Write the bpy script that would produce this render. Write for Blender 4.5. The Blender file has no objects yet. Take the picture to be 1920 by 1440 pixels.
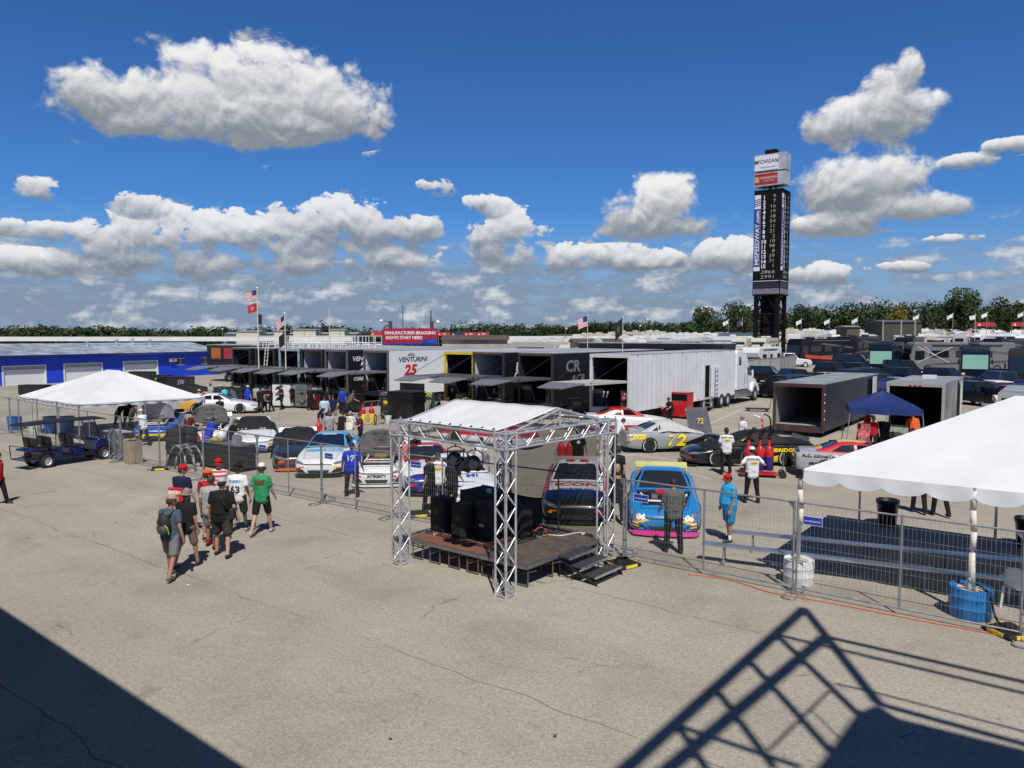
import bpy, bmesh, math, random
from mathutils import Vector, Matrix, Euler, noise
from mathutils.bvhtree import BVHTree
R = math.radians
SC = bpy.context.scene
COL = SC.collection
# ---------------------------------------------------------------- camera and layout helpers
EYE, FOC, HZ = 5.25, 1400.0, 628.0            # camera height, focal length in photo pixels, horizon row
PIT = math.atan((720 - HZ) / FOC)
cp, sp = math.cos(PIT), math.sin(PIT)
def ray(px, py):
 a, b = (px - 960) / FOC, -(py - 720) / FOC
 return Vector((a, cp + b * sp, -sp + b * cp))
def G(px, py, z=0.0):                          # where the sight line through a photo point meets height z
 d = ray(px, py); t = (z - EYE) / d.z
 return Vector((d.x * t, d.y * t, z))
def PT(px, py, Y):                             # point on the sight line at distance Y
 d = ray(px, py); t = Y / d.y
 return Vector((d.x * t, Y, EYE + d.z * t))
def ZT(x, y, py):                              # height of row py above the plan point (x, y)
 b = -(py - 720) / FOC
 return EYE + y * (-sp + b * cp) / (cp + b * sp)
AX = Vector((0.8, -0.6, 0)); BX = Vector((0.6, 0.8, 0))     # the paddock's own grid
GRID = math.atan2(-0.6, 0.8)
SUNV = Vector((-0.10, 0.667, -1.0)).normalized()

# ---------------------------------------------------------------- materials
MATS = {}
def _nodes(name):
 m = bpy.data.materials.new(name); m.use_nodes = True
 nt = m.node_tree
 return m, nt, nt.nodes['Principled BSDF']
def lin(c):
 return tuple((x / 12.92 if x <= 0.04045 else ((x + 0.055) / 1.055) ** 2.4) for x in c)
def mat(name, col, rough=0.6, metal=0.0, var=0.12, scale=6.0, bump=0.0, bscale=40.0, coat=0.0, spec=0.5, sheen=0.0):
 """plain surface with slight colour and gloss variation"""
 if name in MATS: return MATS[name]
 m, nt, p = _nodes(name); N, L = nt.nodes, nt.links
 tc = N.new('ShaderNodeTexCoord'); nz = N.new('ShaderNodeTexNoise')
 nz.inputs['Scale'].default_value = scale; nz.inputs['Detail'].default_value = 5
 L.new(tc.outputs['Object'], nz.inputs['Vector'])
 rp = N.new('ShaderNodeValToRGB')
 a = tuple(max(0, c * (1 - var)) for c in col); b = tuple(min(1, c * (1 + var)) for c in col)
 rp.color_ramp.elements[0].color = (*a, 1); rp.color_ramp.elements[1].color = (*b, 1)
 rp.color_ramp.elements[0].position = .3; rp.color_ramp.elements[1].position = .7
 L.new(nz.outputs['Fac'], rp.inputs['Fac']); L.new(rp.outputs['Color'], p.inputs['Base Color'])
 mr = N.new('ShaderNodeMapRange'); mr.inputs['To Min'].default_value = max(.03, rough - .08); mr.inputs['To Max'].default_value = min(1, rough + .08)
 L.new(nz.outputs['Fac'], mr.inputs['Value']); L.new(mr.outputs['Result'], p.inputs['Roughness'])
 p.inputs['Metallic'].default_value = metal
 p.inputs['Specular IOR Level'].default_value = spec
 if coat: p.inputs['Coat Weight'].default_value = coat; p.inputs['Coat Roughness'].default_value = .06
 if sheen: p.inputs['Sheen Weight'].default_value = sheen
 if bump:
  n2 = N.new('ShaderNodeTexNoise'); n2.inputs['Scale'].default_value = bscale; n2.inputs['Detail'].default_value = 4
  L.new(tc.outputs['Object'], n2.inputs['Vector'])
  bp = N.new('ShaderNodeBump'); bp.inputs['Strength'].default_value = bump; bp.inputs['Distance'].default_value = .02
  L.new(n2.outputs['Fac'], bp.inputs['Height']); L.new(bp.outputs['Normal'], p.inputs['Normal'])
 MATS[name] = m
 return m
def cloth(name, col, var=.1):
 return mat('cloth ' + name, col, .85, var=var, scale=9, bump=1.0, bscale=9, spec=.25)
def paint(name, col, rough=.28, var=.05):
 return mat('paint ' + name, col, rough, var=var, scale=3, coat=.5)
def striped(name, cols, axis='Z', period=.1, rough=.7, bump=.0, fac=.5):
 """two colours in bands along an object axis"""
 if name in MATS: return MATS[name]
 m, nt, p = _nodes(name); N, L = nt.nodes, nt.links
 tc = N.new('ShaderNodeTexCoord'); sx = N.new('ShaderNodeSeparateXYZ'); L.new(tc.outputs['Object'], sx.inputs[0])
 d = N.new('ShaderNodeMath'); d.operation = 'DIVIDE'; L.new(sx.outputs[axis], d.inputs[0]); d.inputs[1].default_value = period
 f = N.new('ShaderNodeMath'); f.operation = 'FRACT'; L.new(d.outputs[0], f.inputs[0])
 g = N.new('ShaderNodeMath'); g.operation = 'GREATER_THAN'; L.new(f.outputs[0], g.inputs[0]); g.inputs[1].default_value = fac
 mx = N.new('ShaderNodeMix'); mx.data_type = 'RGBA'; L.new(g.outputs[0], mx.inputs[0])
 mx.inputs[6].default_value = (*cols[0], 1); mx.inputs[7].default_value = (*cols[1], 1)
 L.new(mx.outputs[2], p.inputs['Base Color']); p.inputs['Roughness'].default_value = rough
 MATS[name] = m
 return m
def corrugated(name, col, axis='X', period=.3, depth=.5, rough=.5, metal=0, dirt=.15):
 if name in MATS: return MATS[name]
 m, nt, p = _nodes(name); N, L = nt.nodes, nt.links
 tc = N.new('ShaderNodeTexCoord'); sx = N.new('ShaderNodeSeparateXYZ'); L.new(tc.outputs['Object'], sx.inputs[0])
 d = N.new('ShaderNodeMath'); d.operation = 'MULTIPLY'; L.new(sx.outputs[axis], d.inputs[0]); d.inputs[1].default_value = 2 * math.pi / period
 s = N.new('ShaderNodeMath'); s.operation = 'SINE'; L.new(d.outputs[0], s.inputs[0])
 pw = N.new('ShaderNodeMath'); pw.operation = 'POWER'; ab = N.new('ShaderNodeMath'); ab.operation = 'ABSOLUTE'
 L.new(s.outputs[0], ab.inputs[0]); L.new(ab.outputs[0], pw.inputs[0]); pw.inputs[1].default_value = 4
 bp = N.new('ShaderNodeBump'); bp.inputs['Strength'].default_value = depth; bp.inputs['Distance'].default_value = .03
 L.new(pw.outputs[0], bp.inputs['Height']); L.new(bp.outputs['Normal'], p.inputs['Normal'])
 nz = N.new('ShaderNodeTexNoise'); nz.inputs['Scale'].default_value = .7; nz.inputs['Detail'].default_value = 7
 L.new(tc.outputs['Object'], nz.inputs['Vector'])
 rp = N.new('ShaderNodeValToRGB')
 rp.color_ramp.elements[0].color = (*[c * (1 - dirt * 1.6) for c in col], 1); rp.color_ramp.elements[1].color = (*[min(1, c * (1 + dirt * .5)) for c in col], 1)
 rp.color_ramp.elements[0].position = .35; rp.color_ramp.elements[1].position = .65
 L.new(nz.outputs['Fac'], rp.inputs['Fac']); L.new(rp.outputs['Color'], p.inputs['Base Color'])
 p.inputs['Roughness'].default_value = rough; p.inputs['Metallic'].default_value = metal
 MATS[name] = m
 return m
BLACK = mat('black rubber and plastic', (.012, .012, .013), .6)
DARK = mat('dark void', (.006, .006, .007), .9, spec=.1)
TYRE = mat('tyre rubber', (.018, .018, .018), .75, bump=.2)
CHROME = mat('polished metal', (.75, .75, .76), .18, 1.0)
ALU = mat('brushed aluminium', (.62, .63, .65), .32, .9)
GALV = mat('galvanised steel', (.30, .31, .33), .5, .55, var=.2)
STEEL = mat('dull steel', (.25, .25, .26), .5, .7)
WHITE = paint('white', (.74, .75, .76))
WPLAS = mat('white plastic', (.72, .72, .70), .45)
GLASSD = mat('dark glass', (.012, .015, .02), .06, spec=.8, var=0)
REDP = paint('red', (.50, .015, .02)); BLUEP = paint('blue', (.008, .03, .28)); YELP = paint('yellow', (.85, .62, .02))
BLKP = paint('black', (.010, .010, .012)); SILP = paint('silver', (.36, .37, .38)); GREYP = paint('grey', (.16, .165, .17))
WOODM = mat('weathered timber', (.33, .27, .20), .8, var=.3, scale=12)

# ---------------------------------------------------------------- mesh builder
class MB:
 def __init__(self, M=None):
  self.v = []; self.f = []; self.mi = []; self.M = M or Matrix(); self.m = 0
 def add(self, vs, fs):
  o = len(self.v); M = self.M
  self.v += [tuple(M @ Vector(p)) for p in vs]
  self.f += [tuple(i + o for i in f) for f in fs]; self.mi += [self.m] * len(fs)
 def box(self, c, s, rz=0.0, tilt=None):
  x, y, z = s[0] / 2, s[1] / 2, s[2] / 2
  vs = [Vector(p) for p in ((-x, -y, -z), (x, -y, -z), (x, y, -z), (-x, y, -z), (-x, -y, z), (x, -y, z), (x, y, z), (-x, y, z))]
  Q = Euler(tilt).to_matrix() if tilt else Matrix.Rotation(rz, 3, 'Z')
  self.add([Q @ p + Vector(c) for p in vs], [(0, 3, 2, 1), (4, 5, 6, 7), (0, 1, 5, 4), (1, 2, 6, 5), (2, 3, 7, 6), (3, 0, 4, 7)])
 def box2(self, a, b):
  self.box([(a[i] + b[i]) / 2 for i in range(3)], [abs(b[i] - a[i]) for i in range(3)])
 def bar(self, p, q, r, r2=None, n=6, caps=True):
  p, q = Vector(p), Vector(q); r2 = r if r2 is None else r2
  d = (q - p)
  if d.length < 1e-6: return
  d.normalize(); a = d.orthogonal().normalized(); b = d.cross(a)
  vs = []
  for (c, rr) in ((p, r), (q, r2)):
   for k in range(n):
    t = 2 * math.pi * (k + .5) / n
    vs.append(c + a * (rr * math.cos(t)) + b * (rr * math.sin(t)))
  fs = [(k, (k + 1) % n, n + (k + 1) % n, n + k) for k in range(n)]
  if caps: fs += [tuple(range(n - 1, -1, -1)), tuple(range(n, 2 * n))]
  self.add(vs, fs)
 def tube(self, pts, r, n=6):
  for i in range(len(pts) - 1): self.bar(pts[i], pts[i + 1], r, n=n)
 def beam(self, p, q, w, h):                 # square bar, h measured towards the vertical
  p, q = Vector(p), Vector(q); d = (q - p).normalized()
  a = d.cross(Vector((0, 0, 1)))
  a = Vector((1, 0, 0)) if a.length < 1e-3 else a.normalized()
  b = a.cross(d).normalized(); vs = []
  for c in (p, q):
   for (i, j) in ((-1, -1), (1, -1), (1, 1), (-1, 1)): vs.append(c + a * (i * w / 2) + b * (j * h / 2))
  self.add(vs, [(0, 1, 2, 3), (7, 6, 5, 4), (0, 4, 5, 1), (1, 5, 6, 2), (2, 6, 7, 3), (3, 7, 4, 0)])
 def lathe(self, prof, n=16, c=(0, 0, 0), M=None, cap=True):
  vs = []; M = M or Matrix()
  for (r, z) in prof:
   for k in range(n):
    t = 2 * math.pi * k / n
    vs.append(M @ Vector((r * math.cos(t), r * math.sin(t), z)) + Vector(c))
  fs = []
  for i in range(len(prof) - 1):
   for k in range(n): fs.append((i * n + k, i * n + (k + 1) % n, (i + 1) * n + (k + 1) % n, (i + 1) * n + k))
  if cap and prof[0][0] > 1e-4: fs.append(tuple(range(n - 1, -1, -1)))
  if cap and prof[-1][0] > 1e-4: fs.append(tuple((len(prof) - 1) * n + k for k in range(n)))
  self.add(vs, fs)
 def prism(self, pts, d):                    # closed outline pushed along d
  n = len(pts); d = Vector(d); P = [Vector(p) for p in pts]
  self.add(P + [p + d for p in P], [tuple(range(n - 1, -1, -1)), tuple(range(n, 2 * n))] + [(i, (i + 1) % n, n + (i + 1) % n, n + i) for i in range(n)])
 def quad(self, *p): self.add(p, [tuple(range(len(p)))])
 def grid(self, fn, nu, nv, thick=0):
  vs = [fn(i / nu, j / nv) for j in range(nv + 1) for i in range(nu + 1)]
  self.add(vs, [(j * (nu + 1) + i, j * (nu + 1) + i + 1, (j + 1) * (nu + 1) + i + 1, (j + 1) * (nu + 1) + i) for j in range(nv) for i in range(nu)])
 def sphere(self, c, r, nu=10, nv=7):
  r = (r, r, r) if not hasattr(r, '__len__') else r
  vs = [(c[0], c[1], c[2] - r[2])]
  for j in range(1, nv):
   t = math.pi * j / nv - math.pi / 2
   for i in range(nu):
    a = 2 * math.pi * i / nu
    vs.append((c[0] + r[0] * math.cos(t) * math.cos(a), c[1] + r[1] * math.cos(t) * math.sin(a), c[2] + r[2] * math.sin(t)))
  vs.append((c[0], c[1], c[2] + r[2])); fs = []
  for i in range(nu):
   fs.append((0, 1 + (i + 1) % nu, 1 + i)); fs.append((len(vs) - 1, 1 + (nv - 2) * nu + i, 1 + (nv - 2) * nu + (i + 1) % nu))
   for j in range(nv - 2): fs.append((1 + j * nu + i, 1 + j * nu + (i + 1) % nu, 1 + (j + 1) * nu + (i + 1) % nu, 1 + (j + 1) * nu + i))
  self.add(vs, fs)
 def mesh(self, name, mats, smooth=False):
  me = bpy.data.meshes.new(name); me.from_pydata(self.v, [], self.f)
  mats = mats if isinstance(mats, (list, tuple)) else [mats]
  for m in mats: me.materials.append(m)
  if len(mats) > 1: me.polygons.foreach_set('material_index', self.mi)
  if smooth: me.polygons.foreach_set('use_smooth', [True] * len(me.polygons))
  me.update()
  return me
 def build(self, name, mats, parent=None, smooth=False, bevel=0, seg=2, solid=0, auto=None, loc=None):
  o = bpy.data.objects.new(name, self.mesh(name, mats, smooth)); COL.objects.link(o)
  if parent: o.parent = parent
  if loc is not None: o.location = loc
  if solid:
   s = o.modifiers.new('s', 'SOLIDIFY'); s.thickness = solid; s.offset = 0
  if bevel:
   b = o.modifiers.new('b', 'BEVEL'); b.width = bevel; b.segments = seg; b.limit_method = 'ANGLE'; b.angle_limit = R(40)
   o.data.polygons.foreach_set('use_smooth', [True] * len(o.data.polygons))
   w = o.modifiers.new('w', 'WEIGHTED_NORMAL'); w.keep_sharp = True
  if auto: smooth_by_angle(o.data, auto)
  return o
def smooth_by_angle(me, ang):
 bm = bmesh.new(); bm.from_mesh(me)
 for f in bm.faces: f.smooth = True
 for e in bm.edges:
  if len(e.link_faces) == 2 and e.calc_face_angle(0) > R(ang): e.smooth = False
 bm.to_mesh(me); bm.free()
def tag(o, label=None, cat=None, group=None, kind=None):
 if label: o['label'] = label
 if cat: o['category'] = cat
 if group: o['group'] = group
 if kind: o['kind'] = kind
 return o
def thing(name, label, cat, loc=(0, 0, 0), rz=0.0, group=None):
 o = bpy.data.objects.new(name, None); COL.objects.link(o); o.empty_display_size = .2
 o.location = loc; o.rotation_euler = (0, 0, rz)
 return tag(o, label, cat, group)
def copy_tree(o, parent=None):
 c = o.copy(); COL.objects.link(c)
 if parent: c.parent = parent
 for ch in list(o.children): copy_tree(ch, c)
 return c
def recolour(o, a, b):
 """swap material a for b on a copy (and its parts) without touching the shared mesh"""
 for ob in [o] + list(o.children_recursive):
  if ob.type != 'MESH': continue
  for s in ob.material_slots:
   if s.material == a: s.link = 'OBJECT'; s.material = b
def instance(parent, name, me):
 o = bpy.data.objects.new(name, me); COL.objects.link(o); o.parent = parent
 return o
WORK = bpy.data.scenes.new('work')                # a bench for evaluating modifiers; removed at the end
def ev_mesh(o):
 helpers = [o] + [m.object for m in o.modifiers if getattr(m, 'object', None)]
 for h in helpers: WORK.collection.objects.link(h)
 vl = WORK.view_layers[0]; vl.update(); dg = vl.depsgraph; dg.update()
 me = bpy.data.meshes.new_from_object(o.evaluated_get(dg), depsgraph=dg)
 for h in helpers: WORK.collection.objects.unlink(h)
 return me
_txt = {}
def text_mesh(s, size, sx=1.0, shear=0.0, bold=0.0, ext=0.0):
 k = (s, round(size, 4), sx, shear, bold, ext)
 if k in _txt: return _txt[k]
 cu = bpy.data.curves.new('t', 'FONT'); cu.body = s; cu.size = size; cu.align_x = 'CENTER'; cu.align_y = 'CENTER'
 cu.shear = shear; cu.offset = bold; cu.extrude = ext; cu.resolution_u = 2; cu.space_line = .95
 o = bpy.data.objects.new('t', cu); COL.objects.link(o)
 me = ev_mesh(o); bpy.data.objects.remove(o); bpy.data.curves.remove(cu)
 if sx != 1.0:
  for v in me.vertices: v.co.x *= sx
 me.materials.clear(); _txt[k] = me
 return me
def lettering(s, size, m, parent, M, sx=1.0, shear=0.0, bold=0.0, name='lettering'):
 """raised letters; M places the text plane (x right, y up, z out)"""
 me = text_mesh(s, size, sx, shear, bold).copy(); me.transform(M); me.materials.append(m)
 o = bpy.data.objects.new(name, me); COL.objects.link(o)
 if parent: o.parent = parent
 return o
def frame_m(o, x, y):                            # matrix whose columns are x, y, x cross y at o
 x, y = Vector(x).normalized(), Vector(y).normalized(); z = x.cross(y)
 return Matrix(((x.x, y.x, z.x, o[0]), (x.y, y.y, z.y, o[1]), (x.z, y.z, z.z, o[2]), (0, 0, 0, 1)))
def bvh_of(me):
 return BVHTree.FromPolygons([v.co.copy() for v in me.vertices], [tuple(p.vertices) for p in me.polygons])
def project(me, M, bvh, depth=1.2, off=.006):
 """lay a flat shape (text or patch) on a surface: M places it outside, it is pushed along its own -z"""
 me = me.copy(); d = -(M.to_3x3() @ Vector((0, 0, 1)))
 bm = bmesh.new(); bm.from_mesh(me); bm.transform(M); bad = []
 for v in bm.verts:
  hit = bvh.ray_cast(v.co, d, depth)
  if hit[0] is None: bad.append(v)
  else: v.co = hit[0] - d * off
 bmesh.ops.delete(bm, geom=bad, context='VERTS')
 bm.to_mesh(me); bm.free()
 return me
def patch(w, h, n=6, k=4, rnd=0.0, poly=None):
 """subdivided flat patch centred on the origin"""
 b = MB()
 if poly:
  # fan of strips between two edges: poly = (left bottom, right bottom, right top, left top)
  p = [Vector((*q, 0)) for q in poly]
  b.grid(lambda u, v: p[0].lerp(p[1], u).lerp(p[3].lerp(p[2], u), v), n, k)
 else:
  def fn(u, v):
   x, y = (u - .5) * w, (v - .5) * h
   if rnd:
    s = 1 - rnd * (abs(2 * u - 1) ** 3); y *= s
    s = 1 - rnd * .6 * (abs(2 * v - 1) ** 3); x *= s
   return (x, y, 0)
  b.grid(fn, n, k)
 return b.mesh('patch', [])
def decal(parent, me, M, bvh, m, name='decal', depth=1.2, off=.006):
 q = project(me, M, bvh, depth, off); q.materials.clear(); q.materials.append(m)
 o = bpy.data.objects.new(name, q); COL.objects.link(o)
 if parent: o.parent = parent
 return o
rnd = random.Random(7)
# ---------------------------------------------------------------- camera
cam = bpy.data.cameras.new('camera'); co = bpy.data.objects.new('camera', cam); COL.objects.link(co)
co.location = (0, 0, EYE); co.rotation_euler = (math.pi / 2 - PIT, 0, 0)
cam.sensor_width = 36; cam.lens = 36 * FOC / 1920; cam.clip_end = 4000; cam.clip_start = .1
SC.camera = co
SC.render.resolution_x, SC.render.resolution_y = 1024, 768
SC.view_settings.view_transform = 'Standard'; SC.view_settings.look = 'None'; SC.view_settings.exposure = 0; SC.view_settings.gamma = 1
# ---------------------------------------------------------------- sun and sky
sun = bpy.data.lights.new('sun', 'SUN'); sun.energy = 4.6; sun.angle = R(.53); sun.color = (1, .95, .87)
so = bpy.data.objects.new('sun', sun); COL.objects.link(so); so.rotation_euler = SUNV.to_track_quat('-Z', 'Y').to_euler(); so.location = (0, -30, 60)
def make_world():
 w = bpy.data.worlds.new('World'); SC.world = w; w.use_nodes = True
 nt = w.node_tree; N, L = nt.nodes, nt.links; N.clear()
 def node(t, **k):
  n = N.new(t)
  for a, v in k.items(): setattr(n, a, v)
  return n
 def put(sock, v):
  if isinstance(v, bpy.types.NodeSocket): L.new(v, sock)
  elif v is not None: sock.default_value = v
 def m(op, a, b=None, c=None, clamp=False):
  n = node('ShaderNodeMath', operation=op); n.use_clamp = clamp
  put(n.inputs[0], a); put(n.inputs[1], b)
  if c is not None: put(n.inputs[2], c)
  return n.outputs[0]
 def sm(x, a, b):                             # smooth step from a to b
  n = node('ShaderNodeMapRange', interpolation_type='SMOOTHSTEP'); put(n.inputs['Value'], x)
  n.inputs['From Min'].default_value = a; n.inputs['From Max'].default_value = b
  return n.outputs['Result']
 def mix(f, a, b):
  n = node('ShaderNodeMix', data_type='RGBA'); put(n.inputs[0], f)
  put(n.inputs[6], (*a, 1) if isinstance(a, tuple) else a); put(n.inputs[7], (*b, 1) if isinstance(b, tuple) else b)
  return n.outputs[2]
 def noise(vec, scale, detail=6, rough=.55, dist=0.0):
  n = node('ShaderNodeTexNoise'); L.new(vec, n.inputs['Vector']); n.inputs['Scale'].default_value = scale
  n.inputs['Detail'].default_value = detail; n.inputs['Roughness'].default_value = rough; n.inputs['Distortion'].default_value = dist
  return n.outputs['Fac']
 sky = node('ShaderNodeTexSky', sky_type='NISHITA'); sky.sun_disc = False
 sky.sun_elevation = math.asin(-SUNV.z); sky.sun_rotation = math.atan2(-SUNV.x, -SUNV.y)
 sky.altitude = 900; sky.air_density = 1.0; sky.dust_density = .25; sky.ozone_density = 4.5
 tc = node('ShaderNodeTexCoord'); s = node('ShaderNodeSeparateXYZ'); L.new(tc.outputs['Generated'], s.inputs[0])
 X, Y, Z = s.outputs
 az = m('ARCTAN2', X, Y); el = m('ARCSINE', Z)
 # everything below is in degrees of azimuth and elevation
 AZ = m('MULTIPLY', az, 57.2958); EL = m('MULTIPLY', el, 57.2958)
 cv = node('ShaderNodeCombineXYZ'); L.new(AZ, cv.inputs[0]); L.new(m('MULTIPLY', EL, 1.25), cv.inputs[1]); cv.inputs[2].default_value = 3.7
 V = cv.outputs[0]
 ce = node('ShaderNodeCombineXYZ'); L.new(AZ, ce.inputs[0]); L.new(EL, ce.inputs[1]); AE = ce.outputs[0]
 # the same turbulence twice, the second time a little nearer the sun, so that puffs have a lit and a dim side
 def field(off):
  p = node('ShaderNodeVectorMath', operation='ADD'); L.new(V, p.inputs[0]); p.inputs[1].default_value = off
  nz = node('ShaderNodeTexNoise', noise_dimensions='2D'); L.new(p.outputs[0], nz.inputs['Vector']); nz.inputs['Scale'].default_value = .22; nz.inputs['Detail'].default_value = 4
  wp = node('ShaderNodeVectorMath', operation='MULTIPLY_ADD'); L.new(nz.outputs['Color'], wp.inputs[0]); wp.inputs[1].default_value = (3.2, 3.2, 3.2); L.new(p.outputs[0], wp.inputs[2])
  v1 = node('ShaderNodeTexVoronoi', feature='SMOOTH_F1', voronoi_dimensions='2D'); L.new(wp.outputs[0], v1.inputs['Vector']); v1.inputs['Scale'].default_value = .30
  v1.inputs['Smoothness'].default_value = .35; v1.inputs['Detail'].default_value = 3.0; v1.inputs['Roughness'].default_value = .52; v1.inputs['Lacunarity'].default_value = 2.3
  v1.normalize = True
  return m('MULTIPLY_ADD', m('SUBTRACT', nz.outputs['Fac'], .5), 1.5, m('MULTIPLY', m('SUBTRACT', .36, v1.outputs['Distance']), 1.9)), nz.outputs['Fac']
 f0, nf = field((0, 0, 0)); f1, _ = field((-.15, .62, .1))
 hv = node('ShaderNodeTexNoise', noise_dimensions='2D'); L.new(V, hv.inputs['Vector']); hv.inputs['Scale'].default_value = .75; hv.inputs['Detail'].default_value = 4; hv.inputs['Roughness'].default_value = .6
 edge = m('MULTIPLY_ADD', m('SUBTRACT', hv.outputs['Fac'], .5), 2.0, m('MULTIPLY', f0, EDGE)); edge_b = m('MULTIPLY_ADD', m('SUBTRACT', hv.outputs['Fac'], .5), .9, m('MULTIPLY', f0, EDGE * .78))
 relief = m('MULTIPLY', m('SUBTRACT', f0, f1), 1.25)
 def deg(px, py):
  d = ray(px, py).normalized(); return math.degrees(math.atan2(d.x, d.y)), math.degrees(math.asin(d.z))
 # (px, py, half width, half height) of each puff of the photographed clouds
 big = [(265, 205, 150, 80), (420, 195, 150, 105), (560, 190, 150, 100), (180, 170, 62, 62), (640, 230, 110, 48), (440, 250, 190, 50),
  (1635, 232, 145, 58), (1672, 180, 58, 62), (1705, 135, 26, 40), (1620, 350, 130, 78), (1730, 392, 110, 34), (1240, 405, 115, 72), (1570, 430, 90, 32)]
 mid = [(185, 462, 90, 45), (300, 450, 110, 62), (420, 455, 120, 60), (520, 448, 80, 42), (620, 425, 110, 55), (720, 432, 120, 52), (640, 490, 190, 36), (400, 505, 230, 32), (955, 448, 80, 58), (1010, 490, 110, 38), (1150, 490, 120, 30), (1365, 488, 62, 42), (60, 500, 100, 36),
  (85, 362, 55, 30), (262, 386, 55, 24), (75, 436, 95, 24), (815, 360, 48, 22), (905, 388, 55, 22), (1820, 305, 60, 18), (1890, 275, 55, 16), (1540, 518, 60, 28), (1790, 448, 60, 12), (1680, 505, 60, 14)]
 def cluster(puffs, cap, edge):
  M = None; SW = None; SV = None
  for (px, py, rx, ry) in puffs:
   a, e = deg(px, py); a2, _ = deg(px + rx, py); _, e2 = deg(px, py - ry)
   kx, ky = 1 / abs(a2 - a), 1 / abs(e2 - e)
   q = node('ShaderNodeVectorMath', operation='MULTIPLY_ADD'); L.new(AE, q.inputs[0]); q.inputs[1].default_value = (kx, ky, 0); q.inputs[2].default_value = (-a * kx, -e * ky, 0)
   t = node('ShaderNodeVectorMath', operation='DOT_PRODUCT'); L.new(q.outputs[0], t.inputs[0]); L.new(q.outputs[0], t.inputs[1])
   wgt = m('SUBTRACT', 1.0, t.outputs['Value'])
   M = wgt if M is None else m('SMOOTH_MAX', M, wgt, .5)
   dy = m('MULTIPLY_ADD', EL, ky, -e * ky)
   wp = m('MAXIMUM', m('ADD', wgt, .4), 0.0)
   SW = wp if SW is None else m('ADD', SW, wp)
   SV = m('MULTIPLY', wp, dy) if SV is None else m('MULTIPLY_ADD', wp, dy, SV)
  v = m('DIVIDE', SV, m('ADD', SW, .0001))
  under = m('MULTIPLY', m('MINIMUM', m('ADD', v, .35), 0.0), 2.0)      # flat bases
  d = m('ADD', m('ADD', m('MINIMUM', m('MAXIMUM', M, -2.0), cap), edge), under)
  return d, v
 out = mix(1.0, (0, 0, 0), sky.outputs[0])
 dim = node('ShaderNodeMix', data_type='RGBA', blend_type='MULTIPLY'); dim.inputs[0].default_value = 1
 L.new(sky.outputs[0], dim.inputs[6]); dim.inputs[7].default_value = (SKY_TINT[0], SKY_TINT[1], SKY_TINT[2], 1)
 out = dim.outputs[2]
 out = mix(m('MULTIPLY', sm(EL, 22, 58), .72), out, (0, 0, 0))          # the deep blue darkens towards the zenith
 # cloud tones, as radiance before the background strength below
 def tone(v, lo, hi):
  return mix(sm(m('ADD', m('MULTIPLY', v, 1.05), m('MULTIPLY', relief, .72)), -.55, 1.0), lo, hi)
 def soft(d, v):                              # crisp billowing tops, fading bases
  return sm(m('DIVIDE', m('ADD', d, .05), m('ADD', m('MULTIPLY', m('MINIMUM', m('MAXIMUM', m('SUBTRACT', .35, v), 0.0), 1.2), .85), .34)), 0, 1)
 K = 1 / SKY_STRENGTH
 c = lambda r, g, b: (r * K, g * K, b * K)
 # low banks towards the horizon: the same turbulence stretched sideways
 lv = node('ShaderNodeVectorMath', operation='MULTIPLY'); L.new(AE, lv.inputs[0]); lv.inputs[1].default_value = (.27, 1.05, 0)
 ln = node('ShaderNodeTexNoise', noise_dimensions='2D'); L.new(lv.outputs[0], ln.inputs['Vector']); ln.inputs['Scale'].default_value = .8; ln.inputs['Detail'].default_value = 6; ln.inputs['Roughness'].default_value = .6
 LN = m('ADD', m('MULTIPLY', ln.outputs['Fac'], .8), m('MULTIPLY', f0, .16))
 cover = m('ADD', m('MULTIPLY', m('MULTIPLY', sm(EL, 9.0, 4.0), sm(AZ, 75, -6)), .32), m('MULTIPLY', sm(EL, 6.0, 1.0), .06))
 dl = m('ADD', m('SUBTRACT', LN, .53), cover)
 out = mix(m('MULTIPLY', sm(EL, 9.5, .5), .93), out, c(.26, .36, .48))
 al = m('MULTIPLY', m('MULTIPLY', sm(dl, .0, .22), .88), sm(EL, 9.5, 7.0))
 out = mix(al, out, mix(sm(m('ADD', m('MULTIPLY', m('SUBTRACT', LN, .46), 4.0), m('MULTIPLY', relief, .9)), -.3, 1.0), c(.22, .29, .40), c(.66, .68, .71)))
 dm, vm = cluster(mid, .55, edge)
 am = m('MULTIPLY', soft(dm, vm), .96)
 out = mix(am, out, tone(vm, c(.21, .25, .31), c(.84, .85, .86)))
 db, vb = cluster(big, .8, edge_b)
 ab = m('MULTIPLY', sm(db, -.12, .62), .98)
 out = mix(ab, out, tone(vb, c(.24, .27, .31), c(.88, .88, .88)))
 bg = node('ShaderNodeBackground'); L.new(out, bg.inputs['Color']); bg.inputs['Strength'].default_value = SKY_STRENGTH
 o = node('ShaderNodeOutputWorld'); L.new(bg.outputs[0], o.inputs['Surface'])
 w.cycles.sampling_method = 'NONE'
SKY_STRENGTH = .07; SKY_TINT = (.46, .90, 1.40); EDGE = 1.7
make_world()

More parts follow.
